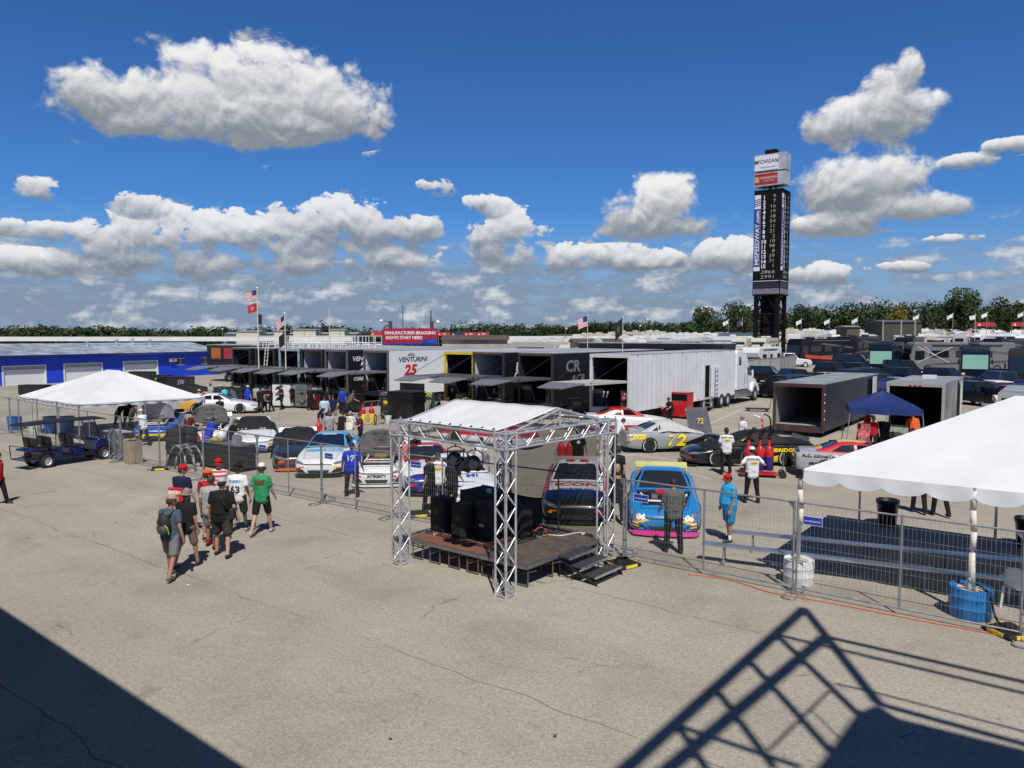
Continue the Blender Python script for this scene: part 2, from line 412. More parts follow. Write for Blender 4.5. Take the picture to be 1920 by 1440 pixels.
# ---------------------------------------------------------------- ground
def gz(x, y):                                    # the infield rises gently away to the right
 t = max(0.0, y - 62) * .020 * min(1, max(0, (x + 6) / 34))
 return t if t < 5.5 else 5.5 + (t - 5.5) * .1
def asphalt():
 m, nt, p = _nodes('worn pale asphalt'); N, L = nt.nodes, nt.links
 tc = N.new('ShaderNodeTexCoord'); O = tc.outputs['Object']
 def noise(scale, det=4, rough=.55, vec=None, dist=0):
  n = N.new('ShaderNodeTexNoise'); n.inputs['Scale'].default_value = scale; n.inputs['Detail'].default_value = det; n.inputs['Roughness'].default_value = rough
  n.inputs['Distortion'].default_value = dist; L.new(vec or O, n.inputs['Vector']); return n.outputs['Fac']
 def ramp(x, stops):
  r = N.new('ShaderNodeValToRGB'); L.new(x, r.inputs[0]); e = r.color_ramp.elements
  while len(e) < len(stops): e.new(.5)
  for k, (pos, c) in enumerate(stops): e[k].position = pos; e[k].color = (*c, 1) if isinstance(c, tuple) else (c, c, c, 1)
  return r.outputs['Color']
 def mixc(f, a, b, mode='MIX'):
  n = N.new('ShaderNodeMix'); n.data_type = 'RGBA'; n.blend_type = mode
  if isinstance(f, float): n.inputs[0].default_value = f
  else: L.new(f, n.inputs[0])
  for i, q in ((6, a), (7, b)):
   if isinstance(q, tuple): n.inputs[i].default_value = (*q, 1)
   else: L.new(q, n.inputs[i])
  return n.outputs[2]
 def math2(op, a, b):
  n = N.new('ShaderNodeMath'); n.operation = op
  for i, q in enumerate((a, b)):
   if isinstance(q, (int, float)): n.inputs[i].default_value = q
   else: L.new(q, n.inputs[i])
  return n.outputs[0]
 base = ramp(noise(.11, 6, .6), [(.32, (.315, .286, .237)), (.5, (.356, .325, .270)), (.70, (.390, .357, .300))])
 # aggregate: pale stones and dark pits
 vo = N.new('ShaderNodeTexVoronoi'); vo.inputs['Scale'].default_value = 60; L.new(O, vo.inputs['Vector'])
 sxy = N.new('ShaderNodeSeparateColor'); L.new(vo.outputs['Color'], sxy.inputs[0])
 stones = ramp(sxy.outputs[0], [(.0, .70), (.35, .94), (.7, 1.03), (1.0, 1.25)])
 base = mixc(.85, base, stones, 'MULTIPLY')
 base = mixc(1.0, base, ramp(noise(14, 5, .7), [(.3, .80), (.5, 1.0), (.72, 1.14)]), 'MULTIPLY')
 # patches and stains
 base = mixc(.8, base, ramp(noise(.45, 5, .65, dist=.6), [(.33, .84), (.48, 1.0), (.62, 1.03)]), 'MULTIPLY')
 base = mixc(.4, base, ramp(noise(.17, 3, .5, dist=1.2), [(.40, .86), (.46, 1.0), (.60, 1.0), (.66, 1.10)]), 'MULTIPLY')
 rot = N.new('ShaderNodeMapping'); rot.inputs['Rotation'].default_value = (0, 0, -GRID); L.new(O, rot.inputs['Vector'])
 st = N.new('ShaderNodeMapping'); st.inputs['Scale'].default_value = (.12, 1.0, 1); L.new(rot.outputs[0], st.inputs['Vector'])
 base = mixc(.6, base, ramp(noise(.55, 4, .6, st.outputs[0]), [(.35, .88), (.55, 1.03)]), 'MULTIPLY')
 oil = ramp(noise(.8, 4, .55), [(.655, 0.0), (.76, 1.0)])
 base = mixc(math2('MULTIPLY', oil, .45), base, (.10, .088, .075))
 # paving joints run along the paddock grid; they wander a little and have cracks running off them
 wob = N.new('ShaderNodeTexNoise'); wob.inputs['Scale'].default_value = .8; wob.inputs['Detail'].default_value = 6; L.new(O, wob.inputs['Vector'])
 wv = N.new('ShaderNodeVectorMath'); wv.operation = 'MULTIPLY_ADD'; L.new(wob.outputs['Color'], wv.inputs[0]); wv.inputs[1].default_value = (.45, .45, 0); L.new(rot.outputs[0], wv.inputs[2])
 sx = N.new('ShaderNodeSeparateXYZ'); L.new(wv.outputs[0], sx.inputs[0])
 v = math2('FRACT', math2('DIVIDE', math2('ADD', sx.outputs['Y'], 2.25), 4.4), 0)
 d = math2('ABSOLUTE', math2('SUBTRACT', v, .5), 0)
 joint = math2('LESS_THAN', d, .0032)
 jm = math2('MULTIPLY', joint, ramp(noise(.35, 2, .5), [(.36, 0.0), (.44, 1.0)]))
 vc = N.new('ShaderNodeTexVoronoi'); vc.feature = 'DISTANCE_TO_EDGE'; vc.inputs['Scale'].default_value = .30
 wv2 = N.new('ShaderNodeVectorMath'); wv2.operation = 'MULTIPLY_ADD'; L.new(wob.outputs['Color'], wv2.inputs[0]); wv2.inputs[1].default_value = (1.6, 1.6, 0); L.new(O, wv2.inputs[2])
 L.new(wv2.outputs[0], vc.inputs['Vector'])
 crack = math2('LESS_THAN', vc.outputs['Distance'], .0032)
 cm = math2('MULTIPLY', crack, ramp(noise(.5, 3, .6), [(.53, 0.0), (.60, 1.0)]))
 base = mixc(math2('MULTIPLY', math2('MAXIMUM', jm, cm), .5), base, (.06, .052, .043))
 L.new(base, p.inputs['Base Color']); p.inputs['Roughness'].default_value = .88; p.inputs['Specular IOR Level'].default_value = .25
 bp = N.new('ShaderNodeBump'); bp.inputs['Strength'].default_value = .5; bp.inputs['Distance'].default_value = .012
 L.new(math2('ADD', sxy.outputs[1], noise(30, 3, .6)), bp.inputs['Height']); L.new(bp.outputs['Normal'], p.inputs['Normal'])
 return m
ASPH = asphalt()
g = MB(); xs = [-2600, -1200, -500, -200, -100, -60] + [-30 + 4 * i for i in range(40)] + [150, 200, 260, 350, 500, 900, 1600, 2600]
ys = [-60, -20, 0, 10, 25, 40, 50, 55, 60, 62, 64, 68, 75, 85, 100, 120, 150, 180, 220, 260, 300, 330, 360, 500, 900, 1800, 3000]
vs = [(x, y, gz(x, y)) for y in ys for x in xs]; n = len(xs)
g.add(vs, [(j * n + i, j * n + i + 1, (j + 1) * n + i + 1, (j + 1) * n + i) for j in range(len(ys) - 1) for i in range(n - 1)])
tag(g.build('ground', ASPH, smooth=True), kind='structure')
# painted bay lines, about 4 mm above the asphalt
LINE = mat('worn white line paint', (.50, .49, .46), .8, var=.35, scale=9)
lines = MB()
def line(p, q, w=.10):
 p, q = Vector(p), Vector(q); d = (q - p).normalized(); s = Vector((-d.y, d.x, 0)) * w / 2
 z = Vector((0, 0, .004)); lines.quad(p - s + z, q - s + z, q + s + z, p + s + z)
for a, b in (((1150, 858), (1196, 851)), ((1200, 854), (1385, 880)), ((1255, 880), (1330, 897)), ((1342, 771), (1430, 752)), ((1345, 800), (1440, 795)), ((1352, 782), (1420, 779)), ((1350, 812), (1385, 806)),
   ((660, 803), (740, 797)), ((690, 812), (760, 832)), ((1330, 795), (1390, 768)), ((1240, 832), (1300, 826)), ((40, 742), (120, 736)), ((440, 800), (590, 790))):
 line(G(*a), G(*b))
tag(lines.build('road_markings', LINE), kind='structure')
# mown grass beyond the far lots
gm = mat('far grass', (.07, .10, .03), .9, var=.3, scale=.05)
gr2 = MB(); vs = [(x, y, gz(x, y) + .06) for y in (250, 300, 360, 500, 900, 1600) for x in xs]
gr2.add(vs, [(j * n + i, j * n + i + 1, (j + 1) * n + i + 1, (j + 1) * n + i) for j in range(5) for i in range(n - 1)])
tag(gr2.build('field', gm), kind='structure')
# ---------------------------------------------------------------- open truss stage roof
def truss(mb, p, q, w, r=.024, rd=.011, pitch=None, side=None, ends=True):
 p, q = Vector(p), Vector(q); d = (q - p); Ln = d.length; d.normalize()
 a = Vector(side).normalized() if side is not None else d.orthogonal().normalized()
 a = (a - d * a.dot(d)).normalized(); b = d.cross(a)
 cs = [a * (i * w / 2) + b * (j * w / 2) for i, j in ((-1, -1), (1, -1), (1, 1), (-1, 1))]
 for c in cs: mb.bar(p + c, q + c, r, n=8)
 n = max(2, round(Ln / (pitch or w)));
 for k in range(4):
  c0, c1 = cs[k], cs[(k + 1) % 4]
  for i in range(n):
   s, e = (c0, c1) if (i + k) % 2 == 0 else (c1, c0)
   mb.bar(p + d * (Ln * i / n) + s, p + d * (Ln * (i + 1) / n) + e, rd, n=5)
 if ends:
  for t in (p, q):
   for k in range(4): mb.bar(t + cs[k], t + cs[(k + 1) % 4], r * .8, n=6)
sL, sF, sR = G(752, 1056), G(948, 1117), G(1135, 1049)
sB = sL + sR - sF
u = (sF - sL).normalized(); v = (sR - sF).normalized()
TRM = mat('truss aluminium', (.52, .53, .55), .5, .55, var=.15)
roof = thing('stage_truss_roof', 'open aluminium box truss frame on four lattice legs with a white pitched canopy', 'stage roof', (sL + sB + sF + sR) / 4)
def local(p): return Vector(p) - roof.location
TW, TH = .29, 3.30
for c in (sL, sF, sR, sB):
 mb = MB(); truss(mb, local(c) + Vector((0, 0, .03)), local(c) + Vector((0, 0, TH - .3)), TW, side=u)
 for (i, j) in ((-1, -1), (1, -1), (1, 1), (-1, 1)):
  mb.bar(local(c) + (u * i + v * j) * TW / 2, local(c) + (u * i + v * j) * TW / 2 + Vector((0, 0, .035)), .045, n=8)
 col = mb.build('truss_leg', TRM, roof, auto=40)
 cb = MB(); truss(cb, local(c) + Vector((0, 0, TH - .31)), local(c) + Vector((0, 0, TH)), TW + .02, r=.03, rd=.016, pitch=.3, side=u)
 for (i, j) in ((-1, -1), (1, -1), (1, 1), (-1, 1)):
  cb.bar(local(c) + (u * i + v * j) * TW / 2 + Vector((0, 0, TH)), local(c) + (u * i + v * j) * TW / 2 + Vector((0, 0, TH + .07)), .022, n=8)
 cb.build('corner_block', TRM, col, auto=40)
zb = TH - .155
for (p, q) in ((sL, sF), (sF, sR), (sR, sB), (sB, sL)):
 d = (q - p).normalized(); mb = MB()
 truss(mb, local(p) + d * .16 + Vector((0, 0, zb)), local(q) - d * .16 + Vector((0, 0, zb)), TW, side=(0, 0, 1))
 mb.build('truss_beam', TRM, roof, auto=40)
r0, r1 = (sL + sB) / 2, (sF + sR) / 2; RZ = TH + .36
mb = MB()
mb.bar(local(r0) + Vector((0, 0, RZ)), local(r1) + Vector((0, 0, RZ)), .03, n=8); mb.bar(local(r0) + Vector((0, 0, RZ - .2)), local(r1) + Vector((0, 0, RZ - .2)), .024, n=8)
for k in range(8):
 a = r0.lerp(r1, k / 8); b = r0.lerp(r1, (k + 1) / 8)
 mb.bar(local(a) + Vector((0, 0, RZ - .2 * (k % 2))), local(b) + Vector((0, 0, RZ - .2 * ((k + 1) % 2))), .011, n=5)
for rr, (c, e) in ((r1, (sF, sR)), (r0, (sL, sB))):
 top = local(rr) + Vector((0, 0, RZ))
 mb.bar(top, local(c.lerp(e, .07)) + Vector((0, 0, TH)), .028, n=8); mb.bar(top, local(c.lerp(e, .93)) + Vector((0, 0, TH)), .028, n=8)
 mb.bar(top, local(rr) + Vector((0, 0, TH)), .024, n=8)
 for t in (.32, .68): mb.bar(top - Vector((0, 0, .18)), local(c.lerp(e, t)) + Vector((0, 0, TH)), .014, n=6)
mb.build('ridge_frame', TRM, roof, auto=40)
CANV = mat('white canvas', (.63, .645, .66), .75, var=.05, scale=1.2, bump=.55, bscale=1.6, spec=.25)
mb = MB()
for e0, e1 in ((sL, sF), (sB, sR)):
 A0, A1 = local(e0.lerp(r0, -.02)) + Vector((0, 0, TH + .035)), local(e1.lerp(r1, -.02)) + Vector((0, 0, TH + .035))
 B0, B1 = local(r0) + Vector((0, 0, RZ + .035)), local(r1) + Vector((0, 0, RZ + .035))
 d = (A1 - A0).normalized() * .22; A0 = A0 + d; A1 = A1 - d; B1 = B1 - d * .2; B0 = B0 + d * .2
 mb.grid(lambda s, t: A0.lerp(A1, s).lerp(B0.lerp(B1, s), t) - Vector((0, 0, .05 * math.sin(math.pi * t) * (1 - .5 * abs(2 * s - 1)) + .006 * math.sin(s * 28))), 28, 8)
mb.build('canopy', CANV, roof, smooth=True, solid=.004)
for k in range(9):
 t = (k + .5) / 9; p = local(sL.lerp(sF, .06 + .88 * t)) + Vector((0, 0, TH + .03)); mb = MB(); mb.bar(p, p + v * .05 + Vector((0, 0, .03)), .022, n=6); mb.build('canopy_clip', BLACK, roof)

# black open weave backdrop along the rear beam
sc_ = thing('stage_scrim', 'black see-through mesh backdrop hanging from the rear beam of the stage frame', 'backdrop', (sB.x, sB.y, 0)); m, nt, p = _nodes('open black weave'); tr_ = nt.nodes.new('ShaderNodeBsdfTransparent'); mx_ = nt.nodes.new('ShaderNodeMixShader'); mx_.inputs[0].default_value = .55
nt.links.new(tr_.outputs[0], mx_.inputs[1]); nt.links.new(p.outputs[0], mx_.inputs[2]); nt.links.new(mx_.outputs[0], nt.nodes['Material Output'].inputs['Surface']); p.inputs['Base Color'].default_value = (.01, .01, .01, 1); p.inputs['Roughness'].default_value = .9
b = MB(); b.grid(lambda s_, q_: (sR - sB) * (.06 + .88 * s_) + Vector((.03 * math.sin(s_ * 21), .04 * math.sin(s_ * 17), .12 + (TH - .45) * q_)), 40, 6); b.build('mesh_cloth', m, sc_, smooth=True)
# lamps hanging from the front beam
def par_can(loc, yaw, label):
 t = thing('stage_lamp', label, 'stage lamp', loc, yaw, 'stage lamps under the truss')
 b = MB(); M = Matrix.Rotation(R(-62), 4, 'X')
 b.lathe([(.075, -.17), (.10, -.15), (.115, -.02), (.155, .06), (.16, .13), (.145, .13), (.13, .06), (0, .05)], 18, (0, 0, -.34), M)
 b.build('lamp_housing', BLKP, t, smooth=False, auto=35)
 y = MB(); y.tube([(-.18, 0, -.34), (-.18, 0, -.10), (-.06, 0, -.04), (.06, 0, -.04), (.18, 0, -.10), (.18, 0, -.34)], .013); y.bar((0, 0, -.05), (0, 0, .02), .02)
 y.build('yoke', BLKP, t)
 g = MB(); g.lathe([(0, .062), (.128, .065)], 18, (0, 0, -.34), M); g.build('lens', mat('dark lamp lens', (.03, .03, .035), .1, coat=.5), t)
hb = sL.lerp(sF, .72)
for k, (tt, off, yw, lb) in enumerate(((.56, .10, .4, 'black round stage lamp tilted down, the one nearer the left truss leg'), (.64, .34, -.3, 'black round stage lamp hanging lowest, in the middle of the three'), (.74, .16, .2, 'black round stage lamp closest to the front truss leg'))):
 p = sL.lerp(sF, tt); par_can((p.x, p.y, TH - .33 - off * .35), GRID + yw + math.pi, lb)

# ---------------------------------------------------------------- low stage deck
D_Z = .50
dL, dF, dR = G(768, 1007, D_Z), G(987, 1060, D_Z), G(1122, 1010, D_Z)
dB = dL + dR - dF
def rust(name, a, b):
 if name in MATS: return MATS[name]
 m, nt, p = _nodes(name); N, L = nt.nodes, nt.links
 tc = N.new('ShaderNodeTexCoord'); n = N.new('ShaderNodeTexNoise'); n.inputs['Scale'].default_value = 3.5; n.inputs['Detail'].default_value = 9; n.inputs['Roughness'].default_value = .7
 L.new(tc.outputs['Object'], n.inputs['Vector']); r = N.new('ShaderNodeValToRGB'); L.new(n.outputs['Fac'], r.inputs[0])
 r.color_ramp.elements[0].position = .34; r.color_ramp.elements[1].position = .66; r.color_ramp.elements[0].color = (*a, 1); r.color_ramp.elements[1].color = (*b, 1)
 L.new(r.outputs[0], p.inputs['Base Color']); p.inputs['Roughness'].default_value = .7
 MATS[name] = m; return m
def platform(label, P0, P1, Q1, Q0, m, legs):
 c = (P0 + P1 + Q0 + Q1) / 4; c.z = 0
 t = thing('stage_platform', label, 'stage deck', c, 0, 'folding stage decks')
 b = MB(); P = [Vector(p) - c for p in (P0, P1, Q1, Q0)]
 b.prism([p - Vector((0, 0, .018)) for p in P], (0, 0, .018)); b.build('deck_board', m, t)
 b = MB()
 for i in range(4):
  p, q = P[i].copy(), P[(i + 1) % 4].copy(); d = (q - p).normalized() * .015
  b.beam(p + d - Vector((0, 0, .06)), q - d - Vector((0, 0, .06)), .035, .075)
 b.build('deck_frame', STEEL, t)
 RS = mat('rusty steel tube', (.16, .11, .08), .75, .3, var=.4, scale=20)
 for (s, tt) in legs:
  e0, e1 = P[0].lerp(P[1], s), P[3].lerp(P[2], s); p = e0.lerp(e1, tt); b = MB()
  w = (P[1] - P[0]).normalized() * .16
  b.tube([(p.x - w.x, p.y - w.y, D_Z - .09), (p.x - w.x, p.y - w.y, .03), (p.x + w.x, p.y + w.y, .03), (p.x + w.x, p.y + w.y, D_Z - .09)], .016, 7)
  b.bar(Vector((p.x, p.y, .30)) - w, Vector((p.x, p.y, .30)) + w, .012); b.bar(Vector((p.x, p.y, .2)) - w, p + w * 2.4 - Vector((0, 0, .1)), .010)
  b.build('folding_leg', RS, t)
RED_DECK = rust('rust red deck', (.13, .055, .035), (.21, .095, .065)); GREY_DECK = rust('worn brown grey deck', (.050, .040, .036), (.125, .095, .078))
mA, mB_ = dL.lerp(dF, .62), dB.lerp(dR, .62); lg = [(s, tt) for s in (.10, .36, .64, .9) for tt in (.04, .5, .96)]
platform('rust red stage deck carrying the black covered speakers', dL, mA, mA.lerp(mB_, .5), dL.lerp(dB, .5), RED_DECK, lg)
platform('worn rear stage deck in the canopy shade behind the speakers', dL.lerp(dB, .503), mA.lerp(mB_, .503), mB_, dB, GREY_DECK, lg)
e = (dF - dL).normalized() * .006
platform('worn brown grey stage deck beside the black steps, free of speakers', mA + e, dF, dR, mB_ + e, GREY_DECK, [(s, tt) for s in (.14, .86) for tt in (.03, .35, .65, .97)])
# steps
ex, ey = (dR - dF).normalized(), None
ey = Vector((ex.y, -ex.x, 0))                                      # away from the deck
st = thing('stage_steps', 'black three tread metal steps leading up to the stage deck', 'steps', Vector((0, 0, 0)))
s0 = dF.lerp(dR, .40); s1 = s0 + ex * 1.02; st.location = (s0.x, s0.y, 0)
def L2(a, b, z): return ex * a + ey * b + Vector((0, 0, z))
for k, (off, z) in enumerate(((.03, .43), (.36, .29), (.69, .15))):
 b = MB(); b.prism([L2(0, off, z), L2(1.02, off, z), L2(1.02, off + .29, z), L2(0, off + .29, z)], (0, 0, .035)); tr = b.build('tread', mat('tread grip', (.03, .03, .032), .8, bump=.4, bscale=90), st)
 b = MB(); b.prism([L2(0, off + .292, z - .005), L2(1.02, off + .292, z - .005), L2(1.02, off + .32, z - .005), L2(0, off + .32, z - .005)], (0, 0, .044)); b.build('nosing', ALU, tr)
b = MB()
for a in (.02, 1.0):
 b.beam(L2(a, .0, .40), L2(a, 1.02, .03), .035, .05); b.bar(L2(a, .05, .42), L2(a, .05, 0), .016); b.bar(L2(a, .05, .12), L2(a, .75, .12), .013); b.bar(L2(a, .40, .28), L2(a, .40, .0), .014); b.bar(L2(a, .98, .1), L2(a, 1.02, 0), .02)
 b.bar(L2(a, .05, .08), L2(a, .40, .26), .01)
b.bar(L2(.02, .05, .15), L2(1.0, .05, .15), .012); b.bar(L2(.02, .98, .06), L2(1.0, .98, .06), .012)
b.build('step_frame', BLKP, st)

# ---------------------------------------------------------------- gear on the deck
COVER = mat('black padded cover', (.016, .016, .017), .75, bump=.7, bscale=7, spec=.35, var=.25)
def padded_box(label, base, w, d, h, rz, name='covered_speaker', taper=.9, handle=True, word=None, group='covered loudspeakers on the stage'):
 t = thing(name, label, 'speaker', base, rz, group)
 b = MB(); n = 6
 def prof(z):
  k = z / h; e = 1 - .10 * max(0, abs(2 * k - 1) - .85) / .15
  return e
 rows = [0, .03, .12, .35, .6, .85, .96, 1.0]; ring = []
 for r_ in rows:
  f = 1 if .02 < r_ < .97 else .93
  bul = 1 + .02 * math.sin(math.pi * r_)
  for (x, y) in ((-1, -.9), (-.9, -1), (-.3, -1.03), (.3, -1.03), (.9, -1), (1, -.9), (1, 0), (taper, .9), (taper * .9, 1), (-taper * .9, 1), (-taper, .9), (-1, 0)):
   ring.append((x * w / 2 * f * bul + .006 * math.sin(9 * r_ + x * 4), y * d / 2 * f * bul, r_ * h))
 m = 12
 b.add(ring, [(i * m + k, i * m + (k + 1) % m, (i + 1) * m + (k + 1) % m, (i + 1) * m + k) for i in range(len(rows) - 1) for k in range(m)] + [tuple(range(m - 1, -1, -1)), tuple((len(rows) - 1) * m + k for k in range(m))])
 b.build('cover', COVER, t, auto=50)
 b = MB(); b.box((0, -d / 2 - .012, h * .62), (w * .46, .02, h * .20)); b.build('handle_flap', mat('cover flap', (.022, .022, .023), .6), t, bevel=.008)
 if word: lettering(word, .085, mat('printed white', (.75, .75, .75), .6), t, frame_m((0, -d / 2 - .022, h * .40), (1, 0, 0), (0, 0, 1)), bold=.003)
 return t
def onD(px, py): return G(px, py, D_Z)
YA = math.atan2(u.y, u.x)
padded_box('tall black covered speaker standing furthest left on the rust red deck', onD(831, 994), .48, .42, .82, YA)
padded_box('black covered speaker between two others, slightly shorter and turned', onD(869, 1006), .42, .40, .80, YA + .12)
padded_box('wide black covered speaker with white lettering near the front truss leg', onD(917, 1008), .56, .46, .84, YA - .03, word='QSC')
padded_box('low black covered bin behind the front truss leg', onD(973, 1004), .55, .45, .72, YA, name='covered_bin')
# draped table behind the speakers
tb = thing('draped_table', 'long table under a creased black drape behind the row of speakers', 'table', onD(938, 976), YA)
b = MB(); b.grid(lambda s, t: ((s - .5) * 2.1, (t - .5) * .8, .66 + .025 * math.sin(17 * s) * math.sin(9 * t) + .05 * math.sin(5 * s + 1)), 24, 10)
for y in (-.4, .4):
 b.grid(lambda s, t: ((s - .5) * 2.1, y * (1 + .06 * t) + .03 * t * math.sin(s * 31), .66 * (1 - t) + .03 + .05 * math.sin(5 * s + 1) * (1 - t)), 40, 6)
for x in (-1.05, 1.05):
 b.grid(lambda s, t: (x * (1 + .02 * t), (s - .5) * .8 + 0 * t, .66 * (1 - t) + .03), 10, 4)
b.build('drape', COVER, tb, smooth=True)
b = MB(); b.box((-.3, -.1, .74), (.10, .08, .1)); b.build('white_card', WHITE, tb)
# crumpled cables, power strips
def cable(name, label, pts, r, m, cat='cable', group=None):
 cu = bpy.data.curves.new(name, 'CURVE'); cu.dimensions = '3D'; cu.bevel_depth = r; cu.bevel_resolution = 1; cu.resolution_u = 6
 s = cu.splines.new('NURBS'); s.points.add(len(pts) - 1); s.use_endpoint_u = True; s.order_u = 4
 for i, p in enumerate(pts): s.points[i].co = (*p, 1)
 o = bpy.data.objects.new(name, cu); COL.objects.link(o); me = ev_mesh(o); bpy.data.objects.remove(o)
 me.materials.clear(); me.materials.append(m)
 q = bpy.data.objects.new(name, me); COL.objects.link(q); tag(q, label, cat, group); return q
ORANGE = mat('orange cord', (.55, .10, .015), .6); WCORD = mat('white cord', (.7, .7, .66), .6)
c0, c1 = onD(1006, 1006), onD(1092, 1001)
r_ = random.Random(3)
cable('cable_heap', 'tangled heap of thin black cables on the brown stage deck', [c0 + Vector((r_.uniform(-.32, .2), r_.uniform(-.18, .22), r_.uniform(.01, .13))) for _ in range(70)], .008, BLACK)
cable('orange_cord', 'short orange cord loop on the stage beside the cable heap', [c0 + Vector((.1 + .16 * math.cos(a), .05 + .12 * math.sin(a), .03 + .16 * max(0, math.sin(a)))) for a in [k * .7 for k in range(10)]], .014, ORANGE, 'cord')
cable('power_lead', 'white lead lying across the brown stage deck', [c0.lerp(c1, k / 8) + Vector((0, .10 * math.sin(k * 1.1), .012)) for k in range(9)], .012, WCORD, 'cord')
for p, rz, lab in ((c0 + Vector((.12, -.02, .0)), .8, 'white power strip by the cable heap'), (c1 + Vector((.05, .03, 0)), 1.2, 'white power strip at the far edge of the stage deck')):
 t = thing('power_strip', lab, 'power strip', p, rz, 'power strips'); b = MB(); b.box((0, 0, .025), (.30, .06, .045)); b.build('strip_body', WPLAS, t, bevel=.008)
 for x in (-.1, -.03, .04, .11): b = MB(); b.box((x, 0, .05), (.035, .035, .004)); b.build('socket', BLACK, t)
t = thing('white_adapter', 'small white plug adapter at the front edge of the rust red deck', 'plug', onD(816, 1003), .4); b = MB(); b.box((0, 0, .03), (.09, .06, .06)); b.build('plug_body', WPLAS, t, bevel=.01)
# cable ramp pads with yellow edges
def ramp_pad(loc, rz, label, coil=False):
 t = thing('sign_base', label, 'rubber base', loc, rz, 'black and yellow rubber bases')
 b = MB(); b.box((0, 0, .045), (.62, .62, .09)); b.build('rubber_pad', BLACK, t, bevel=.035)
 for k in range(4):
  a = k * math.pi / 2; q = Vector((math.cos(a), math.sin(a), 0)) * .30; b = MB()
  b.box((q.x, q.y, .052), (.34 if k % 2 else .035, .035 if k % 2 else .34, .062)); b.build('yellow_edge', YELP, t)
 if coil:
  b = MB();
  for j in range(5): b.tube([(.2 * math.cos(a) * (1 - .06 * j), .16 * math.sin(a) * (1 - .05 * j), .10 + .016 * j) for a in [k * math.pi / 10 for k in range(21)]], .011, 5)
  b.build('cable_coil', BLACK, t)
ramp_pad(G(1167, 1060), .6, 'black rubber base with yellow edges and a coiled cable, next to the steps', True)
ramp_pad(G(786, 966), .3, 'black rubber base with yellow edge by the left truss leg')
ramp_pad(G(300, 880), .4, 'flat black rubber base with yellow edge by the metal racks')
ramp_pad(G(1893, 1188), .2, 'black rubber base with yellow edge at the fence foot near the blue drum')
# ---------------------------------------------------------------- temporary mesh fence
FH = 1.9
def fence_meshes(PL=3.5):
 fr = MB()
 for x in (0.03, PL - .03): fr.bar((x, 0, .06), (x, 0, FH), .021, n=8)
 fr.bar((PL / 2, 0, .12), (PL / 2, 0, FH), .019, n=8)
 for z in (.12, FH - .02): fr.bar((.03, 0, z), (PL - .03, 0, z), .019, n=8)
 for x, s in ((.05, 1), (PL - .05, -1)): fr.prism([(x, -.004, FH - .02), (x + s * .11, -.004, FH - .02), (x, -.004, FH - .17)], (0, .008, 0))
 wm = MB(); n = int(PL / .066)
 for i in range(1, n):
  x = PL * i / n; wm.bar((x, 0, .12), (x, 0, FH - .02), .0021, n=3, caps=False)
 for k in range(1, 8):
  z = .12 + (FH - .14) * k / 8; wm.bar((.03, .003, z), (PL - .03, .003, z), .0026, n=3, caps=False)
 ft = MB()
 pts = [(-.28, -.42, .02), (-.28, .42, .02), (-.22, .47, .02), (-.10, .47, .02), (-.04, .42, .02), (-.04, -.42, .02), (-.10, -.47, .02), (-.22, -.47, .02), (-.28, -.42, .02)]
 ft.tube([(x + .16, y, z) for x, y, z in pts], .019, 6); ft.box((0, 0, .022), (.22, .10, .02)); ft.bar((0, 0, .02), (0, 0, .2), .026, n=8)
 for s in (-1, 1): ft.prism([(-.004, 0, .03), (-.004, s * .16, .03), (-.004, 0, .16)], (.008, 0, 0))
 cl = MB(); cl.box((0, 0, 1.25), (.10, .05, .035)); cl.box((0, 0, .45), (.10, .05, .035))
 return fr.mesh('fence_frame', GALV), wm.mesh('fence_wire', GALV), ft.mesh('fence_foot', GALV), cl.mesh('fence_clamp', STEEL)
for me in (F_FRAME := fence_meshes())[:1] + F_FRAME[2:3]: smooth_by_angle(me, 40)
joints = [(-60, 792), (20, 812), (112, 838), (228, 865), (300, 879), (382, 898), (484, 919), (604, 943), (735, 969), (935, 1004), (1171, 1047), (1489, 1112), (1917, 1199)]
JP = [G(*j) for j in joints]; JP.append(JP[-1] + (JP[-1] - JP[-2]))
where = ['at the far left edge beyond the blue barrels', 'in front of the blue barrels', 'behind the golf cart, its far end', 'between the golf cart and the timber bin', 'beside the timber bin', 'in front of the bare metal racks', 'behind the walking group with red caps',
  'in front of the black and orange car', 'in front of the white and light blue car', 'behind the left truss leg', 'behind the stage speakers', 'in front of the blue car with the pink splitter', 'between the white drum and the blue drum', 'beyond the blue drum at the right edge']
for i in range(len(JP) - 1):
 p, q = JP[i], JP[i + 1]; d = q - p
 t = thing('mesh_fence', 'wire mesh fence panel ' + where[i], 'fence', p, math.atan2(d.y, d.x), 'temporary fence panels'); t.scale.x = d.length / 3.5
 for n_, me in zip(('panel_frame', 'wire_mesh'), F_FRAME): instance(t, n_, me)
 for n_, me in zip(('foot', 'clamp'), F_FRAME[2:]):
  o = instance(t, n_, me); o.scale.x = 3.5 / d.length
